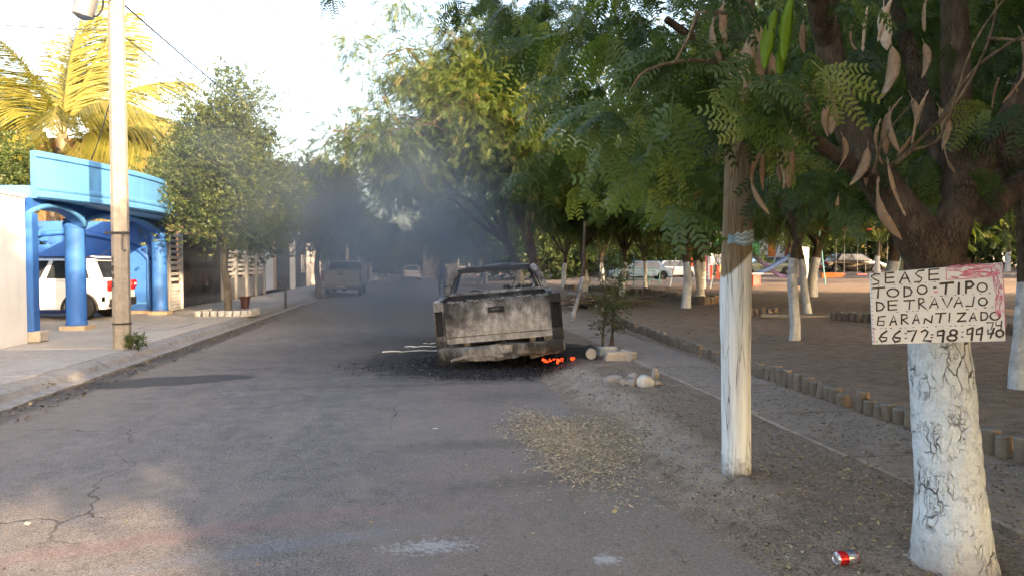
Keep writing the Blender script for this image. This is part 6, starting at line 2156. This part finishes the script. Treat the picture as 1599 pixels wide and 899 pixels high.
# ------------------------------------------------------------------ park: small things near the wreck
def rock(seed, sx, sy, sz, mat):
    bm = bmesh.new()
    bmesh.ops.create_icosphere(bm, subdivisions=2, radius=0.5)
    rg = np.random.default_rng(seed)
    k = rg.normal(size=(4, 3))
    for v in bm.verts:
        f = 1 + 0.1 * math.sin(4 * v.co.dot(Vector(k[0]))) + 0.1 * math.sin(5 * v.co.dot(Vector(k[1])) + 1) + rg.uniform(-0.04, 0.04)
        v.co = Vector((v.co.x * sx * f, v.co.y * sy * f, max(v.co.z, -0.3) * sz * f + 0.28 * sz))
    me = bpy.data.meshes.new('stone')
    bm.to_mesh(me)
    bm.free()
    me.materials.append(mat)
    me.polygons.foreach_set('use_smooth', [True] * len(me.polygons))
    me.set_sharp_from_angle(angle=R(38))
    return me


ST = [(959, 597, 0.26, 0.16, 0.13, 'stone', 'leftmost brown stone of the small pile beyond the bank'), (976, 600, 0.16, 0.13, 0.1, 'stone', 'small low stone second from the left in the pile'), (985, 601, 0.17, 0.14, 0.12, 'stone', 'pale flat-faced stone in the middle of the pile'),
      (988, 593, 0.14, 0.12, 0.14, 'stone', 'upright stone leaning behind the middle of the pile'), (1007, 602, 0.22, 0.2, 0.2, 'limestone', 'biggest pile stone, white and pitted'), (1025, 601, 0.15, 0.13, 0.1, 'stone', 'rounded stone at the right end of the pile'), (1023, 590, 0.1, 0.1, 0.2, 'stone', 'narrow standing stone behind the right end of the pile')]
for k, (px, py, sx, sy, sz, m_, lab) in enumerate(ST):
    p = gnd(px, py)
    p.z = float(park_z(np.array(p.x), np.array(p.y)))
    o = link('stone', rock(60 + k, sx, sy, sz, M[m_]), None, (p.x, p.y, p.z - 0.01), (0, 0, k * 0.9))
    tag(o, lab, 'stone', 'pile of stones')


def on_park(px, py):
    p = gnd(px, py)
    p.z = float(park_z(np.array(p.x), np.array(p.y)))
    return p


p = on_park(964, 562)
mb = MB().box((0, 0, 0.065), (0.37, 0.18, 0.15))
mb.v = [(a + rr.uniform(-.008, .008), b + rr.uniform(-.008, .008), c + rr.uniform(-.006, .006)) for a, b, c in mb.v]
tag(mb.build('concrete_block', M['block'], loc=tuple(p), rot=(0, 0, -0.05), bevel=0.012), 'pale oblong concrete block in front of the sapling', 'block', 'blocks round the sapling')
p = on_park(981, 562)
mb = MB().box((0, 0, 0.07), (0.13, 0.24, 0.16), rot=(0.1, 0.12, 0.5))
tag(mb.build('concrete_block', M['block'], loc=tuple(p), bevel=0.02, segs=2), 'tilted broken block right of the oblong one', 'block', 'blocks round the sapling')
p = on_park(948, 553)
mb = MB().box((0, 0, 0.06), (0.3, 0.16, 0.14), rot=(0, 0, 0.1))
tag(mb.build('concrete_block', M['limestone'], loc=tuple(p), bevel=0.015), 'whitish block behind the sapling stems', 'block', 'blocks round the sapling')
p = on_park(923, 561)
mb = MB().lathe([(0.075, 0), (0.082, 0.01), (0.086, 0.05), (0.084, 0.3), (0.08, 0.62)], 18, M=Matrix.Translation((0, 0, 0.08)) @ Matrix.Rotation(R(-90), 4, 'X') @ Matrix.Rotation(0.2, 4, 'Y'), mats=[0, 0, 1, 1])
tag(mb.build('concrete_log', [M['block'], M['char']], loc=tuple(p), smooth=50), 'short round log lying end-on beside the truck\'s right corner', 'log')

# sapling
p = on_park(949, 548)
sap = thing('sapling', 'thin sparse sapling with two stems among the blocks', 'sapling', p)
rr = random.Random(77)
mb = MB()
tips = []
for (dx, h, lean_) in ((-0.06, 1.5, -0.02), (0.06, 1.35, 0.1), (0.0, 0.9, 0.2)):
    base = Vector((dx, 0, 0))
    P_ = [base + Vector((lean_ * t * h + 0.03 * math.sin(t * 7 + dx * 30), 0.02 * math.sin(t * 5), h * t)) for t in [k / 6 for k in range(7)]]
    mb.tube(P_, [0.022 - 0.016 * k / 6 for k in range(7)], 7)
    for k in range(2, 7):
        for q in range(4):
            a = rr.uniform(0, 6.28)
            e = P_[k] + Vector((math.cos(a) * rr.uniform(.12, .36), math.sin(a) * rr.uniform(.12, .36), rr.uniform(0.0, 0.3)))
            mb.tube([P_[k], P_[k].lerp(e, 0.5) + Vector((0, 0, 0.03)), e], [0.006, 0.004, 0.002], 4, cap=False)
            tips += [tuple(e), tuple(P_[k].lerp(e, 0.6))]
mb.build('stem', M['bark'], sap, smooth=60)
g_ = np.random.default_rng(9)
cs = np.array(tips)
V, F, r = crown_leaves(g_, cs, np.full(len(cs), 0.055), 6, tpl_oval(3, 0.05, 0.05, 0.02, 5), 0.3, 0.8, 1.2)
stuff(link('foliage', np_mesh('foliage', V, F, G_OVA, r), sap))

# scorched leaning trunk right of the wreck
p = on_park(890, 505)
b_ = Vector(p)
t_ = at(910, 433, (b_ - Vector((0, 0, CAM_H))).dot(FWD) + 0.3)
ln = thing('scorched_trunk', 'thin scorched whitewashed trunk leaning right behind the truck\'s tail', 'tree trunk', b_)
rr = random.Random(5)
P, Q = poly_smooth([Vector((0, 0, -0.1)), (t_ - b_) * 0.3 + Vector((0.02, 0, 0)), (t_ - b_) * 0.65 + Vector((0.03, 0, 0)), (t_ - b_), (t_ - b_) * 1.25 + Vector((-0.06, 0, 0.1)), (t_ - b_) * 1.9 + Vector((-0.2, 0.2, 0.4))], [0.06, 0.055, 0.05, 0.055, 0.05, 0.03], 5)
MB().tube(P, Q, 10, mats=[1] * 15 + [0] * 10, rough=0.1, rng=rr).build('stem', [M['bark'], M['burnt_pale']], ln, smooth=60)
for q in range(4):
    a = (t_ - b_) * (0.25 + 0.12 * q)
    e = a + Vector((-0.15 - 0.1 * rr.random(), rr.uniform(-.2, .2), -0.1 + 0.05 * q))
    MB().tube([a, a.lerp(e, 0.5) + Vector((0, 0, 0.03)), e], [0.02, 0.015, 0.008], 5).build('snag', M['burnt_pale'], ln)

# heap of cut branches in the park
p = gnd(935, 482)
hp = thing('branch_heap', 'low heap of cut branches and roots beyond the sapling', 'branch heap', p)
rr = random.Random(15)
for k in range(26):
    a = rr.uniform(-0.5, 0.5) + (math.pi if rr.random() < 0.5 else 0)
    L_ = rr.uniform(0.8, 2.2)
    c = Vector((rr.uniform(-0.9, 1.3), rr.uniform(-0.4, 0.4), rr.uniform(0.02, 0.35)))
    d = Vector((math.cos(a), math.sin(a) * 0.6, rr.uniform(-0.12, 0.12)))
    MB().tube([c - d * L_ / 2, c + Vector((0, 0, rr.uniform(-.05, .1))), c + d * L_ / 2], [rr.uniform(.03, .07), rr.uniform(.03, .05), 0.02], 6).build('branch', M['bark_grey'], hp, smooth=60)

# ------------------------------------------------------------------ playground
def tubes(root, segs, r, m_, name):
    for a, b in segs:
        MB().tube([a, b], r, 8).build(name, m_, root, smooth=60)


def slide(label, p, rz, mat, h=1.7):
    s = thing('slide', label, 'slide', p, rz)
    mb = MB()
    prof = [(0.0, h), (0.5, h - 0.05), (1.8, h * 0.45), (2.6, 0.28), (3.2, 0.22)]
    for (a, b), (c, d) in zip(prof, prof[1:]):
        mb.add([(a, -0.26, b), (c, -0.26, d), (c, 0.26, d), (a, 0.26, b), (a, -0.26, b - .03), (c, -0.26, d - .03), (c, 0.26, d - .03), (a, 0.26, b - .03)], [(0, 1, 2, 3), (7, 6, 5, 4), (0, 4, 5, 1), (2, 6, 7, 3)])
    mb.build('chute', mat, s)
    for sd in (-0.28, 0.28):
        mb = MB()
        for (a, b), (c, d) in zip(prof, prof[1:]):
            mb.beam((a, sd, b + 0.08), (c, sd, d + 0.08), 0.04, 0.2)
        mb.build('side_rail', mat, s)
        MB().tube([(-0.75, sd, 0), (0.0, sd, h + 0.7)], 0.025, 8).build('ladder_rail', M['play_teal'], s)
        MB().tube([(0.4, sd, 0), (0.4, sd, h - 0.05)], 0.025, 8).build('leg', M['play_teal'], s)
    for k in range(6):
        z = 0.25 + k * 0.28
        MB().tube([(-0.75 + 0.75 * z / (h + 0.7), -0.28, z), (-0.75 + 0.75 * z / (h + 0.7), 0.28, z)], 0.018, 6).build('rung', M['play_teal'], s)
    return s


p = gnd(1171, 440)
slide('dark purple playground slide just right of the white post', (p.x - 1.0, p.y, p.z), R(-20), M['play_purple'], 2.0)
p = gnd(1235, 440)
slide('blue playground slide between post and slender limed tree', (p.x + 1.1, p.y + 1, p.z), R(168), M['play_blue'], 1.5)
p = gnd(1177, 446)
bn = thing('play_bench', 'low play bench on a red block right of the white post', 'bench', p, R(-5))
MB().box((-0.5, 0, 0.62), (2.0, 0.3, 0.06)).build('seat', M['white_metal'], bn, bevel=0.01)
MB().box((0.1, 0, 0.3), (0.42, 0.3, 0.6)).build('red_leg', M['play_red'], bn, bevel=0.02)
MB().box((-1.2, 0, 0.3), (0.2, 0.3, 0.6)).build('leg', M['play_red'], bn, bevel=0.02)


def swing(label, p, rz, w, h, mat, barmat, seats=2):
    s = thing('swing_set', label, 'swing set', p, rz, 'swing sets')
    MB().tube([(-w / 2, 0, h), (w / 2, 0, h)], 0.04, 8).build('top_bar', barmat, s, smooth=60)
    for x in (-w / 2, w / 2):
        for yv in (-0.8, 0.8):
            MB().tube([(x, yv, 0), (x, 0, h)], 0.035, 8).build('leg', mat, s, smooth=60)
    for k in range(seats):
        x = -w / 2 + w * (k + 1) / (seats + 1)
        st_ = MB().box((x, 0, 0.5), (0.45, 0.18, 0.04)).build('seat', M['play_red'], s, bevel=0.008)
        for q in (-0.2, 0.2):
            MB().tube([(x + q, 0, 0.5), (x + q, 0, h)], 0.009, 5).build('chain', M['steel'], st_)
    return s


p = gnd(1345, 443)
swing('swing set with red top bar in front of the black sedan', p, R(-8), 4.2, 2.7, M['play_teal'], M['play_red'], 3)
p = gnd(1092, 448)
swing('pale blue A-frame swing left of the playhouse', p, R(-60), 2.6, 2.5, M['play_pale'], M['play_pale'], 1)
# climbing frame by the thin pale trunk
p = gnd(995, 446)
cf = thing('climbing_frame', 'dark tubular climbing frame in front of the blue sedan', 'climbing frame', p, R(-8))
for x in (-1.1, -0.2, 0.7, 1.3):
    MB().tube([(x, 0, 0), (x, 0, 1.9 if x < 0 else 1.0)], 0.035, 6).build('upright', M['play_teal'], cf)
for z in (0.35, 1.0):
    MB().tube([(-1.1, 0, z), (1.3, 0, z)], 0.03, 6).build('rail', M['play_teal'], cf)
p = gnd(1120, 436)
ph = thing('playhouse', 'small playhouse with arched red roof and red slats, left of the white post', 'playhouse', p, R(-6))
for x in (-0.75, 0.75):
    for yv in (-0.5, 0.5):
        MB().box((x, yv, 0.9), (0.1, 0.1, 1.8)).build('corner_post', M['play_pale'], ph)
for k in range(6):
    if k != 3:
        MB().box((-0.6 + k * 0.24, -0.5, 0.5), (0.2, 0.05, 0.95)).build('slat', M['play_red'] if k % 2 == 0 else M['bucket_red'], ph, bevel=0.006)
    else:
        MB().box((-0.6 + k * 0.24, -0.5, 0.5), (0.2, 0.05, 0.95)).build('slat', M['yellow_wall'], ph, bevel=0.006)
MB().box((0, -0.5, 1.08), (1.5, 0.08, 0.08)).build('rail', M['play_pale'], ph)
mb = MB()
for k in range(10):
    a0, a1 = math.pi * k / 10, math.pi * (k + 1) / 10
    mb.add([(-0.9 * math.cos(a0), -0.6, 1.75 + 0.5 * math.sin(a0)), (-0.9 * math.cos(a1), -0.6, 1.75 + 0.5 * math.sin(a1)), (-0.9 * math.cos(a1), 0.6, 1.75 + 0.5 * math.sin(a1)), (-0.9 * math.cos(a0), 0.6, 1.75 + 0.5 * math.sin(a0))], [(0, 1, 2, 3)])
    mb.add([(-0.9 * math.cos(a0), -0.6, 1.75 + 0.5 * math.sin(a0)), (-0.9 * math.cos(a1), -0.6, 1.75 + 0.5 * math.sin(a1)), (0, -0.6, 1.75)], [(0, 1, 2)])
mb.build('roof', M['bucket_red'], ph, smooth=40)
# half-buried painted posts near the crooked tree
p = gnd(1253, 446)
bp = thing('painted_barrel_post', 'square post painted white above and pale blue below by the crooked tree', 'post', p)
MB().box((0, 0, 1.15), (0.42, 0.42, 1.5)).build('upper_part', M['white_wall'], bp, bevel=0.02)
MB().box((0, 0, 0.2), (0.44, 0.44, 0.42)).build('lower_part', M['play_pale'], bp, bevel=0.02)
# low kerb wall beyond the playground, its orange sunlight put into the base colour
q0, q1 = at(1282, 428, 46), at(1316, 428, 46)
MBk = MB().beam((0, 0, 0.16), (q1.x - q0.x, q1.y - q0.y, 0.16), 0.3, 0.34)
tag(MBk.build('low_wall', M['orange_panel_sun'], loc=(q0.x, q0.y, park_h(q0.x)), bevel=0.02), 'low kerb wall coloured as if in orange sun, in front of the black sedan', 'wall')

# ------------------------------------------------------------------ buildings beyond the park
def far_building(label, px0, px1, d, h, mat, name='shop', deco=None, z=0.5):
    a, b = at(px0, 420, d), at(px1, 420, d)
    a.z = b.z = z
    w = (b - a).length
    ang = math.atan2(b.y - a.y, b.x - a.x)
    root = thing(name, label, 'building', a.lerp(b, 0.5), ang)
    root.location.z = z - 0.3
    MB().box((0, 3, h / 2), (w, 6, h)).build('wall', mat, root, bevel=0.03)
    MB().box((0, 2.9, h + 0.1), (w + 0.2, 6.3, 0.2)).build('roof_edge', mat, root, bevel=0.02)
    n_ = max(1, int(w / 3.2))
    for k in range(n_):
        x = -w / 2 + w * (k + 0.5) / n_
        if k % 2 == 0:
            d_ = MB().box((x, -0.03, 1.1), (1.1, 0.08, 2.2)).build('door', M['black_metal'], root, bevel=0.01)
            MB().box((x + 0.4, -0.09, 1.1), (0.05, 0.05, 0.16)).build('handle', M['steel'], d_)
        else:
            f_ = MB().box((x, -0.02, 1.6), (1.5, 0.08, 1.2)).build('window', M['white_metal'], root, bevel=0.01)
            MB().box((x, -0.065, 1.6), (1.36, 0.02, 1.06)).build('pane', M['glass'], f_)
    return root, w


far_building('low dark building seen past the burnt cab at the park\'s end', 660, 875, 98, 4.6, M['dark_wall'])
far_building('long pale building far behind the trees left of the post', 880, 985, 72, 4.2, M['grey_wall'])
rt, w = far_building('red shop front far beyond the park behind the blue sedan', 990, 1090, 66, 4.4, M['red_wall'])
MB().box((0, -0.9, 2.6), (w * 0.9, 1.8, 0.1), rot=(0.15, 0, 0)).build('awning', M['red_wall'], rt)
rt, w = far_building('white and green shop beyond the playhouse', 1105, 1168, 66, 4.8, M['white_wall'])
MB().box((-0.6, -0.1, 3.2), (1.8, 0.1, 1.4)).build('green_panel', M['green_wall'], rt)
rt, w = far_building('narrow shop with green, white and orange panels right of the white post', 1170, 1225, 66, 4.6, M['white_wall'])
MB().box((-w * 0.36, -0.1, 2.7), (w * 0.25, 0.1, 3.2)).build('green_panel', M['green_wall'], rt)
MB().box((w * 0.12, -0.1, 2.7), (w * 0.2, 0.1, 3.2)).build('orange_panel', M['orange_panel_sun'], rt)
rt, w = far_building('red shop behind the slender limed tree', 1228, 1300, 68, 4.4, M['red_wall'])
rt, w = far_building('dark garage block behind the black sedan', 1302, 1334, 64, 4.2, M['dark_wall'])
rt, w = far_building('yellow house behind the railings', 1336, 1440, 70, 4.4, M['yellow_wall'])
rt, w = far_building('grey house behind the sign tree at the far right', 1442, 1720, 66, 4.6, M['grey_wall'])
# yellow railings
a, b = at(1336, 415, 60), at(1412, 415, 60)
z0 = park_h(a.x)
fn = thing('yellow_railings', 'sunlit cream-yellow railings between pillars beyond the swings', 'fence', (a.x, a.y, z0), math.atan2(b.y - a.y, b.x - a.x))
w = Vector((b.x - a.x, b.y - a.y, 0)).length
k = 0
x = 0.0
while x < w:
    if k % 5 == 0:
        MB().box((x, 0, 1.2), (0.34, 0.3, 2.4)).build('pillar', M['cream_wall'], fn, bevel=0.02)
    else:
        MB().box((x, 0, 1.15), (0.09, 0.06, 2.1)).build('bar', M['yellow_wall'], fn)
    x += 0.36
    k += 1
for z in (0.4, 1.9):
    MB().box((w / 2, 0.04, z), (w, 0.05, 0.08)).build('rail', M['yellow_wall'], fn)
MB().box((w / 2, 0, 0.1), (w, 0.3, 0.5)).build('plinth', M['cream_wall'], fn)

# ------------------------------------------------------------------ person in the smoke
pp = gnd(690, 461, 0.02)
per = thing('person', 'person in dark clothes standing in the smoke left of the truck cab', 'person', pp, R(15))


def skin_fig(name, verts, edges, rads, mat, parent, sub=1):
    me = bpy.data.meshes.new(name)
    me.from_pydata(verts, edges, [])
    o = link(name, me, parent)
    o.modifiers.new('skin', 'SKIN')
    if not me.skin_vertices:
        bpy.context.view_layer.objects.active = o
    for sv, rd in zip(me.skin_vertices[0].data, rads):
        sv.radius = rd
    me.skin_vertices[0].data[0].use_root = True
    s_ = o.modifiers.new('sub', 'SUBSURF')
    s_.levels = s_.render_levels = sub
    dg = bpy.context.evaluated_depsgraph_get()
    m2 = bpy.data.meshes.new_from_object(o.evaluated_get(dg))
    o.modifiers.clear()
    o.data = m2
    m2.name = name
    m2.materials.clear()
    m2.materials.append(mat)
    m2.polygons.foreach_set('use_smooth', [True] * len(m2.polygons))
    return o


vv = [(0, 0, 0.92), (0, 0, 1.12), (0, 0, 1.36), (0, 0, 1.47), (0, -0.02, 1.56), (0, -0.02, 1.66), (-0.1, 0, 0.86), (-0.11, 0.02, 0.48), (-0.11, 0.04, 0.09), (-0.11, -0.1, 0.04), (0.1, 0, 0.86), (0.12, -0.02, 0.48), (0.13, 0.04, 0.09), (0.14, -0.1, 0.04),
      (-0.19, 0, 1.37), (-0.25, 0.03, 1.1), (-0.24, -0.04, 0.87), (-0.24, -0.07, 0.79), (0.19, 0, 1.37), (0.25, 0.03, 1.1), (0.24, -0.05, 0.87), (0.24, -0.08, 0.79)]
ee = [(0, 1), (1, 2), (2, 3), (3, 4), (4, 5), (0, 6), (6, 7), (7, 8), (8, 9), (0, 10), (10, 11), (11, 12), (12, 13), (2, 14), (14, 15), (15, 16), (16, 17), (2, 18), (18, 19), (19, 20), (20, 21)]
rd = [(.15, .11), (.14, .1), (.16, .11), (.055, .055), (.085, .1), (.07, .085), (.09, .09), (.06, .065), (.042, .045), (.04, .03), (.09, .09), (.06, .065), (.042, .045), (.04, .03), (.065, .065), (.045, .045), (.035, .035), (.03, .035), (.065, .065), (.045, .045), (.035, .035), (.03, .035)]
try:
    skin_fig('body', vv, ee, rd, M['cloth_dark'], per, 2)
except Exception as ex_:
    print('skin failed', ex_)
    mb = MB()
    for a, b in ee:
        mb.tube([vv[a], vv[b]], [rd[a][0], rd[b][0]], 10)
    mb.build('body', M['cloth_dark'], per, smooth=60)
MB().lathe([(0.02, 1.745), (0.07, 1.73), (0.095, 1.68), (0.098, 1.62)], 14, M=Matrix.Translation((0, 0.0, 0))).build('hair', M['hair'], per, smooth=60)

# ------------------------------------------------------------------ crushed drink can
p = on_park(1321, 877)
c1, c2 = p, p
can = thing('drink_can', 'red and silver drink can lying on the soil near the sign tree', 'can', (p.x, p.y, p.z + 0.034), rot=(R(90), 0, R(96)))
n_ = 28
prof = [(0.018, 0.001), (0.024, 0.004), (0.026, 0.0), (0.0275, 0.002), (0.031, 0.009), (0.033, 0.014), (0.033, 0.055), (0.033, 0.104), (0.031, 0.111), (0.0275, 0.117), (0.027, 0.119), (0.0255, 0.1175), (0.0245, 0.1145), (0.01, 0.1145)]
mats = [0, 0, 0, 0, 1, 1, 2, 1, 0, 0, 0, 0, 0]
mb = MB().lathe(prof, n_, mats=mats, M=Matrix.Translation((0, 0, -0.06)))
rr = random.Random(1)
mb.v = [(x * (1 - 0.05 * math.exp(-((z - 0.01) / 0.02) ** 2)), y_ + 0.0015 * math.sin(z * 120 + x * 60), z) for x, y_, z in mb.v]
# red below, silver-blue label above
co = mb.build('shell', [M['can_silver'], M['can_red'], M['can_silver']], can, smooth=35)
for (a0, a1, z0, z1, m_, nm) in ((0.6, 2.1, 0.006, 0.036, 'can_blue', 'label_panel'), (1.0, 1.9, -0.012, 0.0, 'can_silver', 'label_mark'), (1.1, 1.6, 0.014, 0.028, 'ink', 'label_mark')):
    mb = MB()
    k_ = 10
    off = 0.0333 if nm == 'label_panel' else 0.0336
    for i in range(k_ + 1):
        a = a0 + (a1 - a0) * i / k_
        for z in (z0, z1):
            mb.v.append((off * math.cos(a), off * math.sin(a), z))
    for i in range(k_):
        mb.f.append((2 * i, 2 * i + 2, 2 * i + 3, 2 * i + 1))
        mb.m.append(0)
    mb.build(nm, M[m_], co, smooth=60)

# ------------------------------------------------------------------ litter and straw
g_ = np.random.default_rng(17)


def litter(name, label, X, Y, smin, smax, asp, mat, rv, lift=0.006):
    N = len(X)
    Z = np.maximum(park_z(X, Y), 0.035 * (1 - ((X + 1.2) / 3.3) ** 2) - 0.03 + 0.006) + lift + np.abs(g_.normal(size=N)) * 0.004
    onp = (X > 3.17) & (X < 4.19)
    Z[onp] = np.maximum(Z[onp], 0.132)
    tp = (np.array([(-.5 * asp, -.5, 0), (.5 * asp, -.45, .05), (.45 * asp, .5, 0), (-.4 * asp, .45, .08)]), np.array([(0, 1, 2, 3)]))
    D = g_.normal(size=(N, 3)) * np.array([1, 1, 0.16])
    Nn = g_.normal(size=(N, 3)) * 0.3 + np.array([0, 0, 1])
    V, F, r = scatter(tp[0], tp[1], np.stack([X, Y, Z], 1), frames(D, Nn), g_.uniform(smin, smax, N), rv)
    o = stuff(link(name, np_mesh(name, V, F, mat, r)))
    return tag(o, label, 'ground litter')


N = 22000
u = g_.uniform(size=N)
X = 1.75 + 2.9 * g_.uniform(size=N)
Y = 2.3 + 7.5 * g_.uniform(size=N) ** 1.5
litter('leaf_litter', 'dry leaflets and bits scattered over the dirt strip', X, Y, 0.008, 0.03, 0.45, G_LIT, g_.beta(1.8, 1.4, N))
N = 3000
X = 4.6 + 9 * g_.uniform(size=N)
Y = 3 + 20 * g_.uniform(size=N)
litter('park_litter', 'dry leaves scattered over the bare park ground', X, Y, 0.012, 0.05, 0.5, G_LIT, g_.beta(1.6, 1.8, N), 0.004)
N = 1500
X = -4.2 + 6.2 * g_.uniform(size=N) ** 0.6
Y = 2.6 + 9 * g_.uniform(size=N) ** 1.4
litter('road_litter', 'grit and leaf bits on the asphalt', X, Y, 0.006, 0.024, 0.5, G_LIT, g_.beta(1.2, 2.2, N), 0.003)
N = 15000
a = g_.uniform(0, 6.283, N)
rad = g_.uniform(size=N) ** 0.75 * 1.12
lob = 1 + 0.25 * np.sin(3 * a + 1) + 0.12 * np.sin(7 * a)
X = 1.36 + np.cos(a) * rad * 0.46 * lob + g_.normal(size=N) * 0.09
Y = 6.15 + np.sin(a) * rad * 1.0 * lob + g_.normal(size=N) * 0.16
litter('straw_patch', 'patch of yellow dry leaflets heaped at the road\'s right edge', X, Y, 0.013, 0.037, 0.24, G_STRAW, g_.uniform(0.0, 1.0, N), 0.003)
N = 2500
X = -4.42 + 0.5 * g_.uniform(size=N) ** 2
Y = 6 + 24 * g_.uniform(size=N) ** 1.3
litter('gutter_litter', 'dark grit and dead leaves along the left gutter', X, Y, 0.01, 0.05, 0.6, G_LIT, g_.beta(1.2, 3.2, N), 0.006)
N = 500
X = 1.5 + g_.normal(size=N) * 0.35
Y = 4.9 + g_.normal(size=N) * 0.35
litter('straw_wisps', 'thin wisps of yellow leaflets nearer the viewer', X, Y, 0.015, 0.04, 0.2, G_STRAW, g_.uniform(0.0, 1.0, N), 0.004)
for k, (px, py, lab) in enumerate(((1322, 735, 'single bright yellow leaf on the footpath'), (960, 800, 'yellow leaf on the asphalt edge'), (43, 819, 'pale round leaf on the asphalt at the left'), (680, 670, 'thin pale paper scrap on the road below the truck'))):
    p = gnd(px, py, 0.02 if px < 1000 else 0.14)
    mb = MB().add([(-.03, 0, 0), (-.012, -.016, .004), (.012, -.016, .003), (.035, 0, .006), (.012, .016, .004), (-.012, .016, .002)], [(0, 1, 2, 3, 4, 5)])
    o = mb.build('fallen_leaf', [M['yellow_wall'], M['yellow_wall'], M['cream_wall'], M['white_metal']][k], loc=(p.x, p.y, p.z + 0.008), rot=(0, 0, k * 1.1))
    tag(o, lab, 'leaf', 'single fallen leaves')

# ------------------------------------------------------------------ smoke drifting from the wreck
t = NT('smoke')
t.t.nodes.remove(t.b)
p_ = t.geo()
nz = t.n('TexNoise')
nz.inputs['Scale'].default_value = 0.32
nz.inputs['Detail'].default_value = 3
t.l(p_, nz.inputs['Vector'])
wp = t.n('VectorMath', operation='SCALE')
wp.inputs[3].default_value = 3.0
t.l(nz.outputs['Color'], wp.inputs[0])
ad = t.n('VectorMath', operation='ADD')
t.l(p_, ad.inputs[0])
t.l(wp.outputs[0], ad.inputs[1])
q_ = ad.outputs[0]


def puff(c, rad, s):
    sb = t.n('VectorMath', operation='SUBTRACT')
    t.l(q_, sb.inputs[0])
    sb.inputs[1].default_value = (c[0] + 1.5, c[1] + 1.5, c[2] + 1.5)
    mp_ = t.mapping(sb.outputs[0], scale=(1 / rad[0], 1 / rad[1], 1 / rad[2]))
    g = t.n('TexGradient', gradient_type='QUADRATIC_SPHERE')
    t.l(mp_, g.inputs[0])
    return t.math('MULTIPLY', g.outputs['Fac'], s)


PUFFS = [((0.3, 13.6, 1.6), (2.8, 3.2, 2.4), 1.15), ((0.3, 15.0, 3.4), (2.2, 2.8, 2.6), 0.36), ((-0.4, 16.5, 5.8), (2.6, 3.0, 3.0), 0.06), ((-1.4, 18.5, 2.2), (4.6, 6, 3.0), 0.42), ((-2.4, 24, 3.4), (5.4, 9, 4.6), 0.12), ((-4.2, 18.5, 4.4), (3.0, 4.5, 3.6), 0.16)]
tot = None
for a_ in PUFFS:
    v_ = puff(*a_)
    tot = v_ if tot is None else t.math('ADD', tot, v_)
den = t.math('MULTIPLY', tot, t.rangem(t.noise(p_, 0.9, 4, 0.6), 0.36, 0.64, 0.15, 1.8))
pv = t.n('ShaderNodeVolumePrincipled'[10:])
pv.inputs['Color'].default_value = (0.2, 0.26, 0.33, 1)
pv.inputs['Anisotropy'].default_value = 0.2
t.l(den, pv.inputs['Density'])
t.l(pv.outputs[0], t.t.nodes['Material Output'].inputs['Volume'])
sm = MB().box((-2.5, 22.5, 5.2), (11.5, 24, 10.2)).build('smoke', t.mat)
stuff(sm)
tag(sm, 'dark blue-grey smoke drifting left and up from the burnt truck', 'smoke')
